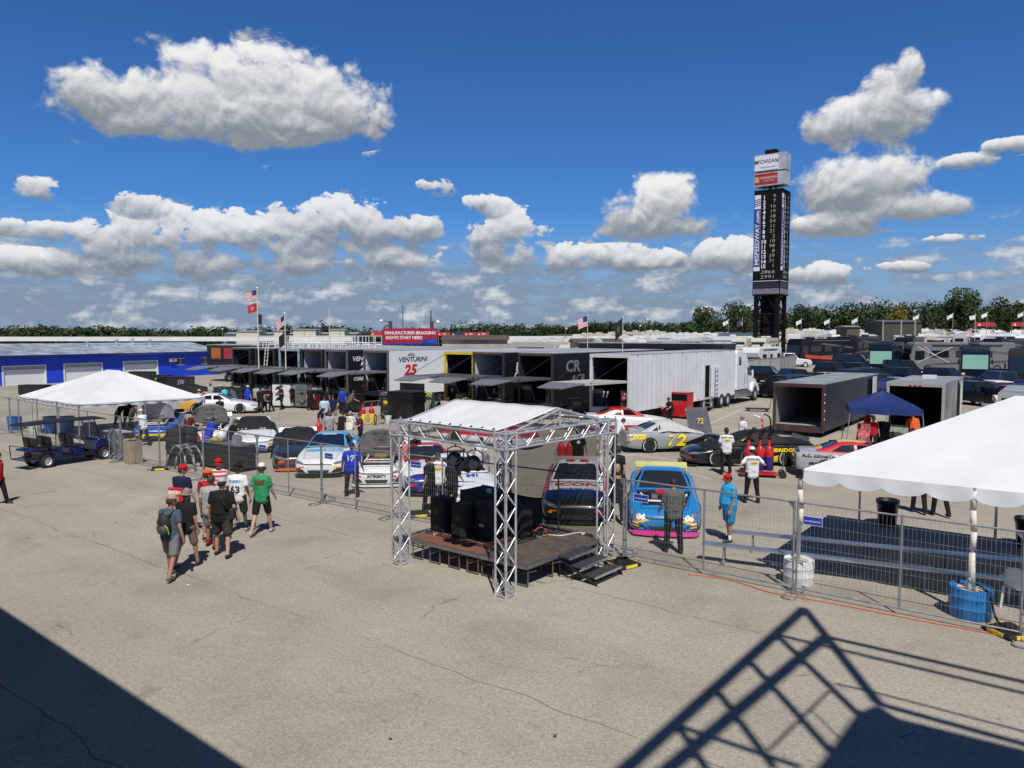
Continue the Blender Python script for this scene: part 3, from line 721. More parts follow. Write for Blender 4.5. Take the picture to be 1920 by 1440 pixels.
# small blue plates wired to the mesh
def plate(px, py, i, label):
 p, q = JP[i], JP[i + 1]; d = (q - p).normalized(); n = Vector((d.y, -d.x, 0))
 r_ = ray(px, py); w0 = Vector((0, 0, EYE)); tt = ((p - w0).dot(n)) / r_.dot(n); c = w0 + r_ * tt + n * .012
 t = thing('fence_sign', label, 'sign', c, math.atan2(d.y, d.x), 'blue plates on the fence')
 b = MB(); b.box((0, 0, 0), (.36, .006, .16)); b.build('plate', mat('sign blue', (.015, .05, .38), .4), t)
 b = MB(); b.box((0, 0, 0), (.38, .004, .18)); b.build('plate_edge', WHITE, t)
 lettering('ON SITE SERVICES', .038, WHITE, t, frame_m((0, -.005, -.01), (1, 0, 0), (0, 0, 1)), bold=.001)
for px, py, i, w in ((1524, 977, 11, 'between the two drums'), (1202, 934, 10, 'in front of the blue car'), (780, 871, 8, 'just right of the left truss leg'), (617, 855, 7, 'in front of the white and light blue car'), (493, 839, 6, 'in front of the covered black car'), (388, 823, 5, 'over the tool cart with the white lid')):
 plate(px, py, i, 'blue and white plate on the mesh ' + w)
# orange lead along the fence foot
pts = [G(*q) + Vector((0, 0, .012)) for q in ((1290, 1078), (1340, 1082), (1400, 1096), (1425, 1108), (1470, 1118), (1530, 1126), (1640, 1148), (1760, 1172), (1860, 1188), (1925, 1206), (1990, 1216))]
cable('extension_cord', 'long orange extension cord lying along the foot of the fence', pts, .011, ORANGE, 'cord')

# ---------------------------------------------------------------- big white tents
def valance_tent(label, c0, ax, bx, na, nb, bay, ez, apex, rise, val, poles, peak=None, sleeve=True, name='marquee_tent', ez2=None, bay2=None):
 """hip roofed frame tent; c0 one corner, ax / bx unit edge directions, na x nb bays"""
 t = thing(name, label, 'tent', (c0.x, c0.y, 0))
 bay2 = bay2 or bay; la, lb = na * bay, nb * bay2
 def P(a, b, z): return ax * a + bx * b + Vector((0, 0, z))
 def eave(b): return ez + ((ez2 if ez2 else ez) - ez) * b / lb
 pk = peak or [(lb / 2, lb / 2), (la - lb / 2, lb / 2)]
 k0, k1 = P(pk[0][0], pk[0][1], ez + rise), P(pk[1][0], pk[1][1], ez + rise)
 b = MB()
 def face(e0, e1, t0, t1, n):
  def fn(s, q):
   p = e0.lerp(e1, s).lerp(t0.lerp(t1, s), q)
   sag = .15 * math.sin(math.pi * q) * (1 - q) * (1 - abs(2 * s - 1) ** 3) + .06 * abs(math.sin(s * n * math.pi)) * (1 - q) ** 1.5 + .025 * noise.noise(Vector((s * n * 2.3, q * 3, n))) * min(1, 6 * s * (1 - s)) * min(1, 6 * q * (1 - q))
   return p - Vector((0, 0, sag))
  b.grid(fn, 20 * n, 18)
 c = [P(0, 0, eave(0)), P(la, 0, eave(0)), P(la, lb, eave(lb)), P(0, lb, eave(lb))]
 face(c[0], c[1], k0, k1, na); face(c[1], c[2], k1, k1, nb); face(c[2], c[3], k1, k0, na); face(c[3], c[0], k0, k0, nb)
 cv = b.build('canopy', CANV, t, smooth=True);
 b = MB()
 for (e0, e1, n) in ((c[0], c[1], na), (c[1], c[2], nb), (c[2], c[3], na), (c[3], c[0], nb)):
  d = (e1 - e0).normalized(); nrm = Vector((d.y, -d.x, 0))
  m = n * 4
  def fn(s, q):
   k = abs(math.sin(s * m * math.pi)); bayk = s * n % 1
   drop = val * (.62 + .38 * k ** .6)
   return e0.lerp(e1, s) + nrm * (.015 + .03 * q + .015 * math.sin(s * m * 2.1 * math.pi) * q) - Vector((0, 0, drop * q))
  b.grid(fn, m * 8, 3)
 b.build('valance', CANV, t, smooth=True)
 for (a, bb) in poles:
  b = MB(); b.bar(P(a, bb, .02), P(a, bb, eave(bb)), .032, n=10); b.build('pole', ALU, t, auto=40)
 b = MB()
 cc = P(la / 2, lb / 2, 0)
 for i in range(4): b.bar(c[i].lerp(cc, .03) - Vector((0, 0, .10)) + Vector((0, 0, .03 * c[i].z)), c[(i + 1) % 4].lerp(cc, .03) - Vector((0, 0, .10)) + Vector((0, 0, .03 * c[i].z)), .026, n=8)
 b.bar(k0 - Vector((0, 0, .17)), k1 - Vector((0, 0, .17)), .028)
 for e, k in ((c[0], k0), (c[3], k0), (c[1], k1), (c[2], k1)): b.bar(e - Vector((0, 0, .17)), k - Vector((0, 0, .17)), .028)
 b.build('roof_frame', ALU, t, auto=40)
 return t, P
tc0 = G(1497, 1092)
TENT2, TP = valance_tent('big white frame tent with scalloped valance over the benches', tc0, AX, BX, 3, 2, 3.12, 2.42, None, 1.55, .30,
 [(0, 0), (3.12, 0), (6.24, 0), (9.36, 0), (0, 5.6), (9.36, 5.6), (3.12, 5.6), (6.24, 5.6)], peak=[(3.55, 2.85), (6.3, 2.85)], ez2=2.17, bay2=2.8)
SLV = mat('off white pole sleeve', (.66, .63, .56), .8, bump=.5, bscale=12)
for a in (0, 3.12):
 b = MB(); b.tube([TP(a, 0, 1.25), TP(a + .015, 0, 1.6), TP(a - .015, 0, 2.0), TP(a, 0, 2.36)], .055, 8); b.build('pole_sleeve', SLV, TENT2, smooth=True)
b = MB(); b.bar(TP(3.12, 0, .55), TP(3.12, 0, 1.2), .075, .05, n=8); b.build('pole_sleeve', SLV, TENT2, smooth=True)
b = MB(); b.box(TP(-.02, 0, 2.34), (.16, .16, .20), rz=GRID); b.build('corner_cap', BLKP, TENT2, bevel=.02)
lt0 = G(150, 833)
valance_tent('smaller white hip roofed tent beyond the golf cart', G(150, 836), Vector((-.78, .626, 0)), Vector((.70, .714, 0)), 3, 2, 2.6, 1.97, None, 1.42, .20,
 [(0, 0), (2.6, 0), (5.2, 0), (7.8, 0), (0, 3.0), (0, 6.0), (7.8, 6.0), (3.9, 6.0)], bay2=3.0, peak=[(3.0, 3.1), (4.4, 3.1)])
def drum(loc, r, h, m, label, bottle=False, name='tent_weight_drum'):
 t = thing(name, label, 'drum', loc); b = MB()
 prof = [(r * .97, 0), (r, .03), (r, h * .3), (r * 1.025, h * .34), (r, h * .38), (r, h * .66), (r * 1.025, h * .70), (r, h * .74), (r, h - .03), (r * .985, h), (r * .95, h), (r * .95, h - .03)]
 b.lathe(prof, 28); b.build('drum_shell', m, t, auto=35)
 b = MB(); b.lathe([(0, h - .02), (r * .94, h - .035)], 28); b.build('concrete_fill', mat('cast concrete', (.42, .37, .28), .9, var=.25, bump=.6, bscale=30), t)
 return t
p0, p1 = tc0, tc0 + AX * 3.12
drum((p0.x, p0.y, 0), .31, .52, mat('white drum plastic', (.70, .71, .70), .45, var=.12), 'white concrete filled drum holding the tent corner pole')
drum((p1.x, p1.y, 0), .36, .56, mat('light blue drum plastic', (.015, .16, .42), .4, var=.2), 'light blue concrete filled drum with a bottle standing on it')
bt = thing('water_bottle', 'clear plastic water bottle on the blue drum', 'bottle', (p1.x - .10, p1.y - .12, .535)); b = MB()
b.lathe([(.03, 0), (.034, .02), (.034, .14), (.014, .19), (.014, .21)], 14); b.build('bottle_body', mat('clear plastic', (.55, .62, .68), .08, spec=.8), bt, smooth=True)
b = MB(); b.lathe([(.016, .205), (.016, .225), (0, .226)], 10); b.build('bottle_cap', WHITE, bt)
t = thing('paper_cup', 'small paper cup on the blue drum beside the bottle', 'cup', (p1.x - .04, p1.y - .20, .535)); b = MB(); b.lathe([(.03, 0), (.042, .10), (.038, .10), (.028, .01)], 14); b.build('cup_body', mat('paper', (.65, .55, .42), .8), t)
cable('tie_strap', 'black strap over the blue drum and down to the fence foot', [Vector((p1.x + .12, p1.y + .2, .58)), Vector((p1.x + .14, p1.y - .1, .59)), Vector((p1.x + .17, p1.y - .32, .55)), Vector((p1.x + .18, p1.y - .37, .3)), Vector((p1.x + .22, p1.y - .42, .04)), G(1890, 1192) + Vector((0, 0, .04))], .022, BLACK, 'strap')
# long aluminium benches
def bench(a, b_, z, label):
 d = (b_ - a).normalized(); n = Vector((-d.y, d.x, 0)); t = thing('bleacher_bench', label, 'bench', (a.x, a.y, 0), 0, 'aluminium benches under the tent'); Ln = (b_ - a).length
 b = MB()
 b.prism([n * -.13 + Vector((0, 0, z)), n * .13 + Vector((0, 0, z)), n * .13 + Vector((0, 0, z - .035)), n * -.13 + Vector((0, 0, z - .035))], d * Ln); b.build('seat_plank', ALU, t)
 for s in (.5, Ln * .36, Ln * .68, Ln - .5):
  c = d * s; b = MB()
  b.beam(c + n * -.22 + Vector((0, 0, .03)), c + n * .22 + Vector((0, 0, .03)), .05, .05); b.bar(c + n * -.16 + Vector((0, 0, .05)), c + n * -.06 + Vector((0, 0, z - .04)), .02); b.bar(c + n * .16 + Vector((0, 0, .05)), c + n * .06 + Vector((0, 0, z - .04)), .02)
  b.build('leg', GALV, t)
z = .44
bench(G(1372, 995, z), G(1372, 995, z) + (G(1930, 1050, z) - G(1372, 995, z)) * 1.1, z, 'rear of the two long aluminium benches half in the tent shade')
bench(G(1317, 1016, z), G(1317, 1016, z) + (G(1900, 1085, z) - G(1317, 1016, z)) * 1.1, z, 'long aluminium bench nearer the fence, in front of another one')
def trash_can(loc, r, h, m, label):
 t = thing('trash_can', label, 'trash can', loc, 0, 'trash cans'); b = MB(); b.lathe([(r * .82, 0), (r * .84, .02), (r, h - .06), (r * 1.05, h - .05), (r * 1.05, h), (r * .95, h), (r * .8, .08), (0, .06)], 24); b.build('bin_body', m, t, auto=40)
 b = MB(); b.lathe([(r * 1.06, h - .10), (r * 1.07, h + .01), (r * .9, h + .015), (r * .86, h - .15)], 24); b.build('bin_liner', mat('black bag', (.014, .014, .016), .3, bump=.5), t, smooth=True)
q = G(1663, 985); trash_can(q, .28, .72, BLKP, 'black trash can with a liner under the far side of the big tent')
q = G(1926, 1025); trash_can(q, .28, .72, BLKP, 'black trash can cut by the right edge beneath the tent')
# plastic armchair at the right edge
t = thing('garden_chair', 'white plastic armchair at the right edge behind the fence', 'chair', G(1913, 1140), 2.3)
for x in (-.24, .24):
 for y in (-.22, .22): b = MB(); b.bar((x * 1.1, y * 1.15, 0), (x, y, .42), .020, .028, n=6); b.build('leg', WPLAS, t)
b = MB(); b.grid(lambda s, q: ((s - .5) * .5, (q - .5) * .48, .43 - .02 * math.sin(s * math.pi)), 8, 8); b.build('seat', WPLAS, t, smooth=True, solid=.012)
b = MB(); b.grid(lambda s, q: ((s - .5) * (.5 - .1 * q), .23 + .10 * q + .04 * (2 * s - 1) ** 2 * -1, .43 + .42 * q - .06 * (2 * s - 1) ** 2 * q), 8, 8); b.build('backrest', WPLAS, t, smooth=True, solid=.012)
for x in (-.27, .27):
 b = MB(); b.tube([(x, -.24, .42), (x, -.25, .60), (x, -.1, .64), (x, .25, .62)], .022); b.build('armrest', WPLAS, t)
# ---------------------------------------------------------------- stock cars (nose towards -y)
def car_body_mesh():
 st = [(-2.52, .55, .16, .40, .44), (-2.48, .70, .12, .50, .55), (-2.36, .84, .10, .57, .63), (-2.1, .93, .10, .64, .70), (-1.75, .97, .10, .72, .76), (-1.4, .985, .10, .78, .80), (-1.05, .985, .11, .82, .85), (-.72, .975, .12, .85, .90),
  (-.2, .975, .12, .87, .92), (.4, .975, .12, .89, .93), (1.0, .98, .12, .91, .95), (1.4, .99, .12, .93, .965), (1.8, .985, .13, .93, .975), (2.15, .96, .16, .92, .975), (2.4, .93, .22, .90, .96), (2.46, .90, .26, .84, .92)]
 mb = MB(); rows = []
 for (y, w, zb, zs, zt) in st:
  h = [(0, zt), (.30, zt - .004), (.58, zt - .012), (.80, zs + .008), (.92, zs - .035), (.985, zs - .12), (1.0, (zs + zb) * .55), (.985, zb + .10), (.96, zb)]
  rows.append([(-x * w, y, z) for x, z in h[::-1]] + [(x * w, y, z) for x, z in h[1:]])
 n = len(rows[0]); vs = [p for r in rows for p in r]; fs = []
 for i in range(len(rows) - 1):
  for k in range(n - 1): fs.append((i * n + k, i * n + k + 1, (i + 1) * n + k + 1, (i + 1) * n + k))
  fs.append((i * n + n - 1, i * n, (i + 1) * n, (i + 1) * n + n - 1))
 fs += [tuple(range(n))[::-1], tuple((len(rows) - 1) * n + k for k in range(n))]
 mb.add(vs, fs); o = mb.build('tmp', [WHITE, DARK])
 s = o.modifiers.new('s', 'SUBSURF'); s.levels = 1; s.subdivision_type = 'CATMULL_CLARK'
 me = ev_mesh(o); o.modifiers.clear(); o.data = me
 c = MB()
 for y in (-1.42, 1.40):
  for sx in (-1, 1): c.bar((sx * .55, y, .33), (sx * 1.3, y, .33), .375, n=36)
 c.m = 0; k = c.build('cut', [WHITE, DARK]); [setattr(p, 'material_index', 1) for p in k.data.polygons]
 bm = o.modifiers.new('b', 'BOOLEAN'); bm.operation = 'DIFFERENCE'; bm.object = k; bm.solver = 'EXACT'
 me2 = ev_mesh(o); bpy.data.objects.remove(o); bpy.data.objects.remove(k); smooth_by_angle(me2, 32); return me, me2
CAR_SOLID, CAR_BODY = car_body_mesh()
BODY_BVH = bvh_of(CAR_SOLID)
# greenhouse outlines: (y, half width, z) along belt and roof
def gh_point(u, v):
 """u 0..1 round the section from left belt over the roof to the right belt, v 0..1 front to back"""
 ys_b = -.74 + v * 2.20
 return None
def greenhouse():
 st = [(-.80, .78, .895, .895, .70), (-.55, .80, .89, 1.02, .70), (-.28, .815, .89, 1.155, .66), (-.02, .82, .89, 1.255, .61), (.20, .825, .90, 1.295, .585), (.55, .825, .90, 1.315, .575), (.85, .82, .91, 1.300, .575), (1.10, .81, .92, 1.225, .60), (1.35, .79, .94, 1.11, .64), (1.62, .76, .955, .985, .70), (1.72, .74, .96, .962, .72)]
 mb = MB(); rows = []
 for (y, wb, zb, zt, wt) in st:
  h = [(0, zt + .012), (wt * .55, zt + .008), (wt * .9, zt - .006), (wt + (wb - wt) * .10, zt - (zt - zb) * .10), (wt + (wb - wt) * .55, zt - (zt - zb) * .55), (wb, zb - .03)]
  rows.append([(-x, y, z) for x, z in h[::-1]] + [(x, y, z) for x, z in h[1:]])
 n = len(rows[0]); vs = [p for r in rows for p in r]
 fs = [(i * n + k, i * n + k + 1, (i + 1) * n + k + 1, (i + 1) * n + k) for i in range(len(rows) - 1) for k in range(n - 1)]
 mb.add(vs, fs); o = mb.build('tmp', WHITE); s = o.modifiers.new('s', 'SUBSURF'); s.levels = 2
 me = ev_mesh(o); bpy.data.objects.remove(o); smooth_by_angle(me, 40); return me
CAR_ROOF = greenhouse(); ROOF_BVH = bvh_of(CAR_ROOF)
def prj(me, M, bvh, off=.006): return project(me, M, bvh, 2.5, off)
DOWN = lambda x, y: Matrix.Translation((x, y, 2.2))
FRONT = lambda x, z: frame_m((x, -4, z), (1, 0, 0), (0, 0, 1))
LEFT = lambda y, z: frame_m((-2.2, y, z), (0, -1, 0), (0, 0, 1))     # the side at -x, as seen from outside
RIGHT = lambda y, z: frame_m((2.2, y, z), (0, 1, 0), (0, 0, 1))
G_WIND = prj(patch(0, 0, 16, 10, poly=[(-.70, -.73), (.70, -.73), (.545, .10), (-.545, .10)]), DOWN(0, 0), ROOF_BVH, .006)
G_REAR = prj(patch(0, 0, 14, 8, poly=[(-.52, .98), (.52, .98), (.63, 1.50), (-.63, 1.50)]), DOWN(0, 0), ROOF_BVH, .006)
G_BAND = prj(patch(0, 0, 16, 2, poly=[(-.565, .0), (.565, .0), (.545, .10), (-.545, .10)]), DOWN(0, 0), ROOF_BVH, .010)
def side_win(bvh, s):
 a = [(-.42, .945), (.34, .945), (.36, 1.225), (-.02, 1.215)]; b = [(.44, .950), (1.22, .975), (.86, 1.20), (.46, 1.235)]
 out = []
 for q in (a, b):
  if s > 0: q2 = q; M = RIGHT(0, 0)
  else: q2 = [(-x, z) for x, z in (q[1], q[0], q[3], q[2])]; M = LEFT(0, 0)
  out.append(prj(patch(0, 0, 8, 5, poly=q2), M, bvh, .005))
 return out
G_SIDE = {s: side_win(ROOF_BVH, s) for s in (-1, 1)}
def poly_front(q): return prj(patch(0, 0, 10, 5, poly=q), FRONT(0, 0), BODY_BVH, .007)
G_GRILL = poly_front([(-.34, .16), (.34, .16), (.40, .29), (-.40, .29)])
G_LIP = poly_front([(-.50, .475), (.50, .475), (.55, .515), (-.55, .515)])
G_LAMP = [poly_front([(.46, .475), (.86, .51), (.90, .605), (.62, .575)] if s > 0 else [(-.86, .51), (-.46, .475), (-.62, .575), (-.90, .605)]) for s in (-1, 1)]
G_DUCT = [poly_front([(.46, .19), (.84, .22), (.86, .36), (.56, .31)] if s > 0 else [(-.84, .22), (-.46, .19), (-.56, .31), (-.86, .36)]) for s in (-1, 1)]
G_BAR = [poly_front([(.52, .262), (.84, .285), (.84, .297), (.52, .274)] if s > 0 else [(-.84, .285), (-.52, .262), (-.52, .274), (-.84, .297)]) for s in (-1, 1)]
_h = MB()
for q_ in ([(-.74, -.86), (.74, -.86), (.74, -.848), (-.74, -.848)], [(.735, -.86), (.747, -.86), (.60, -2.15), (.588, -2.15)], [(-.747, -.86), (-.735, -.86), (-.588, -2.15), (-.60, -2.15)], [(-.60, -2.155), (.60, -2.155), (.60, -2.14), (-.60, -2.14)]):
 m_ = prj(patch(0, 0, 10, 6, poly=q_), DOWN(0, 0), BODY_BVH, .005); _h.add([v.co for v in m_.vertices], [tuple(f.vertices) for f in m_.polygons])
G_HOODLINE = _h.mesh('bonnet_gap', [])
def wheel_meshes():
 t = MB(); M = Matrix.Rotation(math.pi / 2, 4, 'Y')
 t.lathe([(.20, -.135), (.30, -.14), (.335, -.12), (.342, -.06), (.342, .06), (.335, .12), (.30, .14), (.20, .135)], 30, (0, 0, 0), M, False)
 r = MB(); r.lathe([(.205, .115), (.20, .06), (.12, .05), (.05, .085), (0, .085)], 24, (0, 0, 0), M)
 for k in range(5):
  a = k * 2 * math.pi / 5; r.bar(M @ Vector((.05 * math.cos(a), .05 * math.sin(a), .09)), M @ Vector((.19 * math.cos(a), .19 * math.sin(a), .10)), .028, n=5)
 r2 = MB(); r2.lathe([(.262, .1395), (.285, .1405), (.285, .1425), (.262, .1415)], 30, (0, 0, 0), M)
 a, b, c = t.mesh('tyre', TYRE), r.mesh('rim', [mat('satin black rim', (.02, .02, .022), .35)]), r2.mesh('tyre_band', WHITE)
 smooth_by_angle(a, 35); return a, b, c
W_T, W_R, W_B = wheel_meshes()
def tyre_word():
 # white maker's lettering round the sidewall, as separate raised strokes
 b = MB(); M = Matrix.Rotation(math.pi / 2, 4, 'Y')
 for half in (0, 1):
  for k in range(7):
   a = half * math.pi + .75 + k * .235
   for (r0, r1) in ((.268, .31),):
    p = [Vector((r0 * math.cos(a), r0 * math.sin(a), .1425)), Vector((r1 * math.cos(a), r1 * math.sin(a), .139)), Vector((r1 * math.cos(a + .15), r1 * math.sin(a + .15), .139)), Vector((r0 * math.cos(a + .15), r0 * math.sin(a + .15), .1425))]
    b.quad(*[M @ q for q in p])
 return b.mesh('tyre_lettering', WHITE)
W_L = tyre_word()
SPLIT = MB(); SPLIT.prism([(-.80, -2.50, .055), (-.4, -2.60, .055), (.4, -2.60, .055), (.80, -2.50, .055), (.93, -2.2, .055), (-.93, -2.2, .055)], (0, 0, .05)); SPLIT_ME = SPLIT.mesh('splitter', BLKP)
SPO = MB(); SPO.grid(lambda s, t: ((s - .5) * 1.62, 2.30 + .10 * t - .10 * (2 * s - 1) ** 2 * 0, .965 + .17 * t), 10, 2); SPO_ME = SPO.mesh('spoiler', BLKP)
def livery(name, base, bands, rough=.25):
 """paint with areas of colour that belong to the car: bands = [(a, b, c, limit, colour)] painted where a*x+b*y+c*z > limit"""
 if name in MATS: return MATS[name]
 m, nt, p = _nodes(name); N, L = nt.nodes, nt.links
 tc = N.new('ShaderNodeTexCoord'); cur = None
 rgb = N.new('ShaderNodeRGB'); rgb.outputs[0].default_value = (*base, 1); cur = rgb.outputs[0]
 for (a, b, c, lim, col) in bands:
  ab = N.new('ShaderNodeVectorMath'); ab.operation = 'ABSOLUTE'; L.new(tc.outputs['Object'], ab.inputs[0])
  sx = N.new('ShaderNodeSeparateXYZ'); L.new(ab.outputs[0], sx.inputs[0]); s2 = N.new('ShaderNodeSeparateXYZ'); L.new(tc.outputs['Object'], s2.inputs[0])
  cb = N.new('ShaderNodeCombineXYZ'); L.new(sx.outputs[0], cb.inputs[0]); L.new(s2.outputs[1], cb.inputs[1]); L.new(s2.outputs[2], cb.inputs[2])
  d = N.new('ShaderNodeVectorMath'); d.operation = 'DOT_PRODUCT'; L.new(cb.outputs[0], d.inputs[0]); d.inputs[1].default_value = (a, b, c)
  g = N.new('ShaderNodeMath'); g.operation = 'GREATER_THAN'; L.new(d.outputs['Value'], g.inputs[0]); g.inputs[1].default_value = lim
  mx = N.new('ShaderNodeMix'); mx.data_type = 'RGBA'; L.new(g.outputs[0], mx.inputs[0]); L.new(cur, mx.inputs[6]); mx.inputs[7].default_value = (*col, 1); cur = mx.outputs[2]
 L.new(cur, p.inputs['Base Color']); p.inputs['Roughness'].default_value = rough; p.inputs['Coat Weight'].default_value = .5; p.inputs['Coat Roughness'].default_value = .05
 MATS[name] = m; return m
W_, K_, R_, B_, Y_, S_ = (.72, .73, .74), (.010, .010, .012), (.50, .012, .022), (.008, .07, .42), (.85, .62, .02), (.38, .39, .40)
SB_ = (.01, .26, .62); NAVY = (.006, .012, .05)
SMOKE = mat('smoked windscreen', (.020, .024, .030), .05, var=.1, spec=.9)
PRINT = {}
def ink(c, name):
 return mat('ink ' + name, c, .4, var=.03)
INKW, INKK, INKY, INKR, INKB = ink((.8, .8, .8), 'white'), ink((.01, .01, .012), 'black'), ink((.85, .62, .01), 'yellow'), ink((.55, .01, .02), 'red'), ink((.01, .06, .45), 'blue')
INKC, INKO, INKG = ink((.02, .32, .62), 'sky'), ink((.65, .16, .01), 'orange'), ink((.22, .22, .23), 'grey')
STICK = [INKR, INKB, INKY, INKW, INKO, INKK, INKC]
def stickers(t, seed, front=True, sides=(-1, 1)):
 r = random.Random(seed)
 for s in sides:
  mb_all = {}
  for row in range(4):
   for c in range(4):
    y = -.98 + c * .155 + r.uniform(-.01, .01); z = .72 - row * .085
    if z < .36: continue
    w, h = r.uniform(.10, .145), r.uniform(.045, .07)
    M = RIGHT(y, z) if s > 0 else LEFT(y, z)
    decal(t, patch(w, h, 2, 1), M, BODY_BVH, r.choice(STICK), 'sponsor_sticker', 2.5, .007)
 if front:
  for s in (-1, 1):
   for (x, z, w, h) in ((.62, .40, .20, .05), (.70, .35, .13, .045)):
    decal(t, patch(w, h, 3, 1), FRONT(s * x, z), BODY_BVH, r.choice([INKR, INKR, INKO, INKY]), 'sponsor_sticker', 3, .008)
def side_text(t, s, txt, y, z, size, m, shear=0., sx=1., bold=.01, name='lettering', off=.009):
 M = RIGHT(y, z) if s > 0 else LEFT(y, z)
 return decal(t, text_mesh(txt, size, sx, shear, bold), M, BODY_BVH, m, name, 2.5, off)
def hood_text(t, txt, x, y, size, m, shear=0., sx=1., bold=.008, name='lettering', bvh=None, z0=2.2):
 M = Matrix.Translation((x, y, z0)); return decal(t, text_mesh(txt, size, sx, shear, bold), M, bvh or BODY_BVH, m, name, 2.5, .009)
def stock_car(label, loc, rz, body, roofm=None, glass=SMOKE, splitter=BLKP, spoiler=None, band='MENARDS', hood=False, hood_m=None, seed=1, grill=True, sides=(-1, 1), window_net=True, name='race_car', group=None, bandm=INKK, door_open=False):
 t = thing(name, label, 'race car', loc, rz, group)
 bo = instance(t, 'body', CAR_BODY); recolour(bo, WHITE, body)
 ro = instance(t, 'roof', CAR_ROOF); recolour(ro, WHITE, roofm or body)
 w = instance(t, 'windscreen', G_WIND); w.data = G_WIND.copy(); w.data.materials.clear(); w.data.materials.append(glass)
 r = instance(t, 'rear_window', G_REAR.copy()); r.data.materials.append(glass)
 b = instance(t, 'sun_strip', G_BAND.copy()); b.data.materials.append(bandm)
 for s in (-1, 1):
  for k, me in enumerate(G_SIDE[s]): q = instance(t, 'side_window', me.copy()); q.data.materials.append(DARK if k == 0 else glass)
 if band:
  M = Matrix.Translation((0, .05, 2.4)); decal(t, text_mesh(band, .105, 1.15, 0, .006), M, ROOF_BVH, INKW, 'lettering', 2.5, .016)
 if grill:
  for nm, me, m in (('grille', G_GRILL, mat('dark mesh grille', (.03, .03, .032), .5, bump=.8, bscale=120)), ('grille_lip', G_LIP, INKK)):
   q = instance(t, nm, me.copy()); q.data.materials.append(m)
  for me in G_LAMP: q = instance(t, 'headlight', me.copy()); q.data.materials.append(mat('headlight print', (.16, .17, .18), .2, var=.9, scale=16, coat=.6))
  for me in G_DUCT: q = instance(t, 'brake_duct', me.copy()); q.data.materials.append(INKK)
  for me in G_BAR: q = instance(t, 'duct_bar', me.copy()); q.data.materials.append(ALU)
  q = instance(t, 'bonnet_gap', G_HOODLINE.copy()); q.data.materials.append(INKK)
 q = instance(t, 'splitter', SPLIT_ME); recolour(q, BLKP, splitter)
 q = instance(t, 'spoiler', SPO_ME); recolour(q, BLKP, spoiler or BLKP)
 for y in (-1.42, 1.40):
  for s in (-1, 1):
   wl = bpy.data.objects.new('wheel', None); COL.objects.link(wl); wl.parent = t; wl.location = (s * .835, y, .342); wl.empty_display_size = .1
   if s < 0: wl.rotation_euler.z = math.pi
   instance(wl, 'tyre', W_T); instance(wl, 'rim', W_R); instance(wl, 'tyre_lettering', W_L)
 stickers(t, seed, grill, sides)
 if hood: open_hood(t, hood_m or mat('hood underside', (.22, .22, .21), .5, var=.2))
 return t
def open_hood(t, m, word=None):
 # bonnet stood up in front of the windscreen; engine bay showing below it
 b = MB()
 def fn(s, q):
  x = (s - .5) * 2; wdt = .80 - .16 * q ** 3; top = 1.0 - .22 * x * x * q
  return (x * wdt, -.78 - .30 * q - .06 * x * x, .90 + 1.02 * q * top)
 b.grid(fn, 16, 10); h = b.build('bonnet', m, t, smooth=True, solid=.02)
 b = MB(); b.bar((-.3, -.92, 1.2), (.3, -.92, 1.2), .012); b.build('bonnet_brace', ALU, h)
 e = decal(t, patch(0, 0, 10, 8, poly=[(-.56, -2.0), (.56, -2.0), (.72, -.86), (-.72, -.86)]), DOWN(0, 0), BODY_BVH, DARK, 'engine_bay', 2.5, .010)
 b = MB(); b.lathe([(0, 0), (.26, 0), (.27, .03), (.27, .10), (.20, .13), (0, .14)], 20, (0, -1.15, .82)); b.build('air_cleaner', mat('gold air cleaner', (.35, .28, .12), .4, .5), t, auto=35)
 b = MB(); b.tube([(-.50, -1.9, .80), (-.45, -1.2, .88), (-.50, -.9, .90)], .025); b.tube([(.50, -1.9, .80), (.45, -1.2, .88), (.50, -.9, .90)], .025); b.bar((-.5, -1.65, .84), (.5, -1.65, .84), .025); b.build('engine_brace', WPLAS, t)
 b = MB(); b.box((0, -1.85, .78), (.9, .12, .06)); b.box((.25, -1.5, .80), (.2, .18, .1)); b.build('radiator', ALU, t, bevel=.01)
 b = MB(); b.box((-.28, -1.42, .80), (.22, .3, .12)); b.build('oil_tank', REDP, t, bevel=.02)
def car_at(px, py, ang):                         # ground point under the middle of the nose; heading of the nose in degrees from straight to camera
 p = G(px, py); a = R(ang); f = Vector((math.sin(a), -math.cos(a), 0)); return p - f * 2.5, a
INB, INKNAVY = INKB, ink(NAVY, 'navy')

# --- 1 white and light blue car, nose to the fence
p, a = car_at(597, 896, 4)
c = stock_car('white race car with a light blue roof and MENARDS strip, nose square to the fence', p, a, livery('liv white sky', W_, [(0, 1, 0, 1.0, SB_)]), paint('pale blue roof', (.10, .34, .55)), bandm=INKNAVY, glass=mat('navy screen', (.01, .02, .05), .06, spec=.9), seed=3)
hood_text(c, 'PLUNK', .30, -1.25, .26, INKC, .2); hood_text(c, 'LONG', .30, -1.02, .26, INKC, .2); decal(c, patch(.62, .34, 6, 4, .3), DOWN(-.38, -1.2), BODY_BVH, INKC, 'hood_logo', 2.5, .008)
decal(c, patch(.50, .20, 6, 3, .3), DOWN(-.38, -1.2), BODY_BVH, ink((.10, .45, .70), 'mid sky'), 'hood_logo', 2.5, .011)
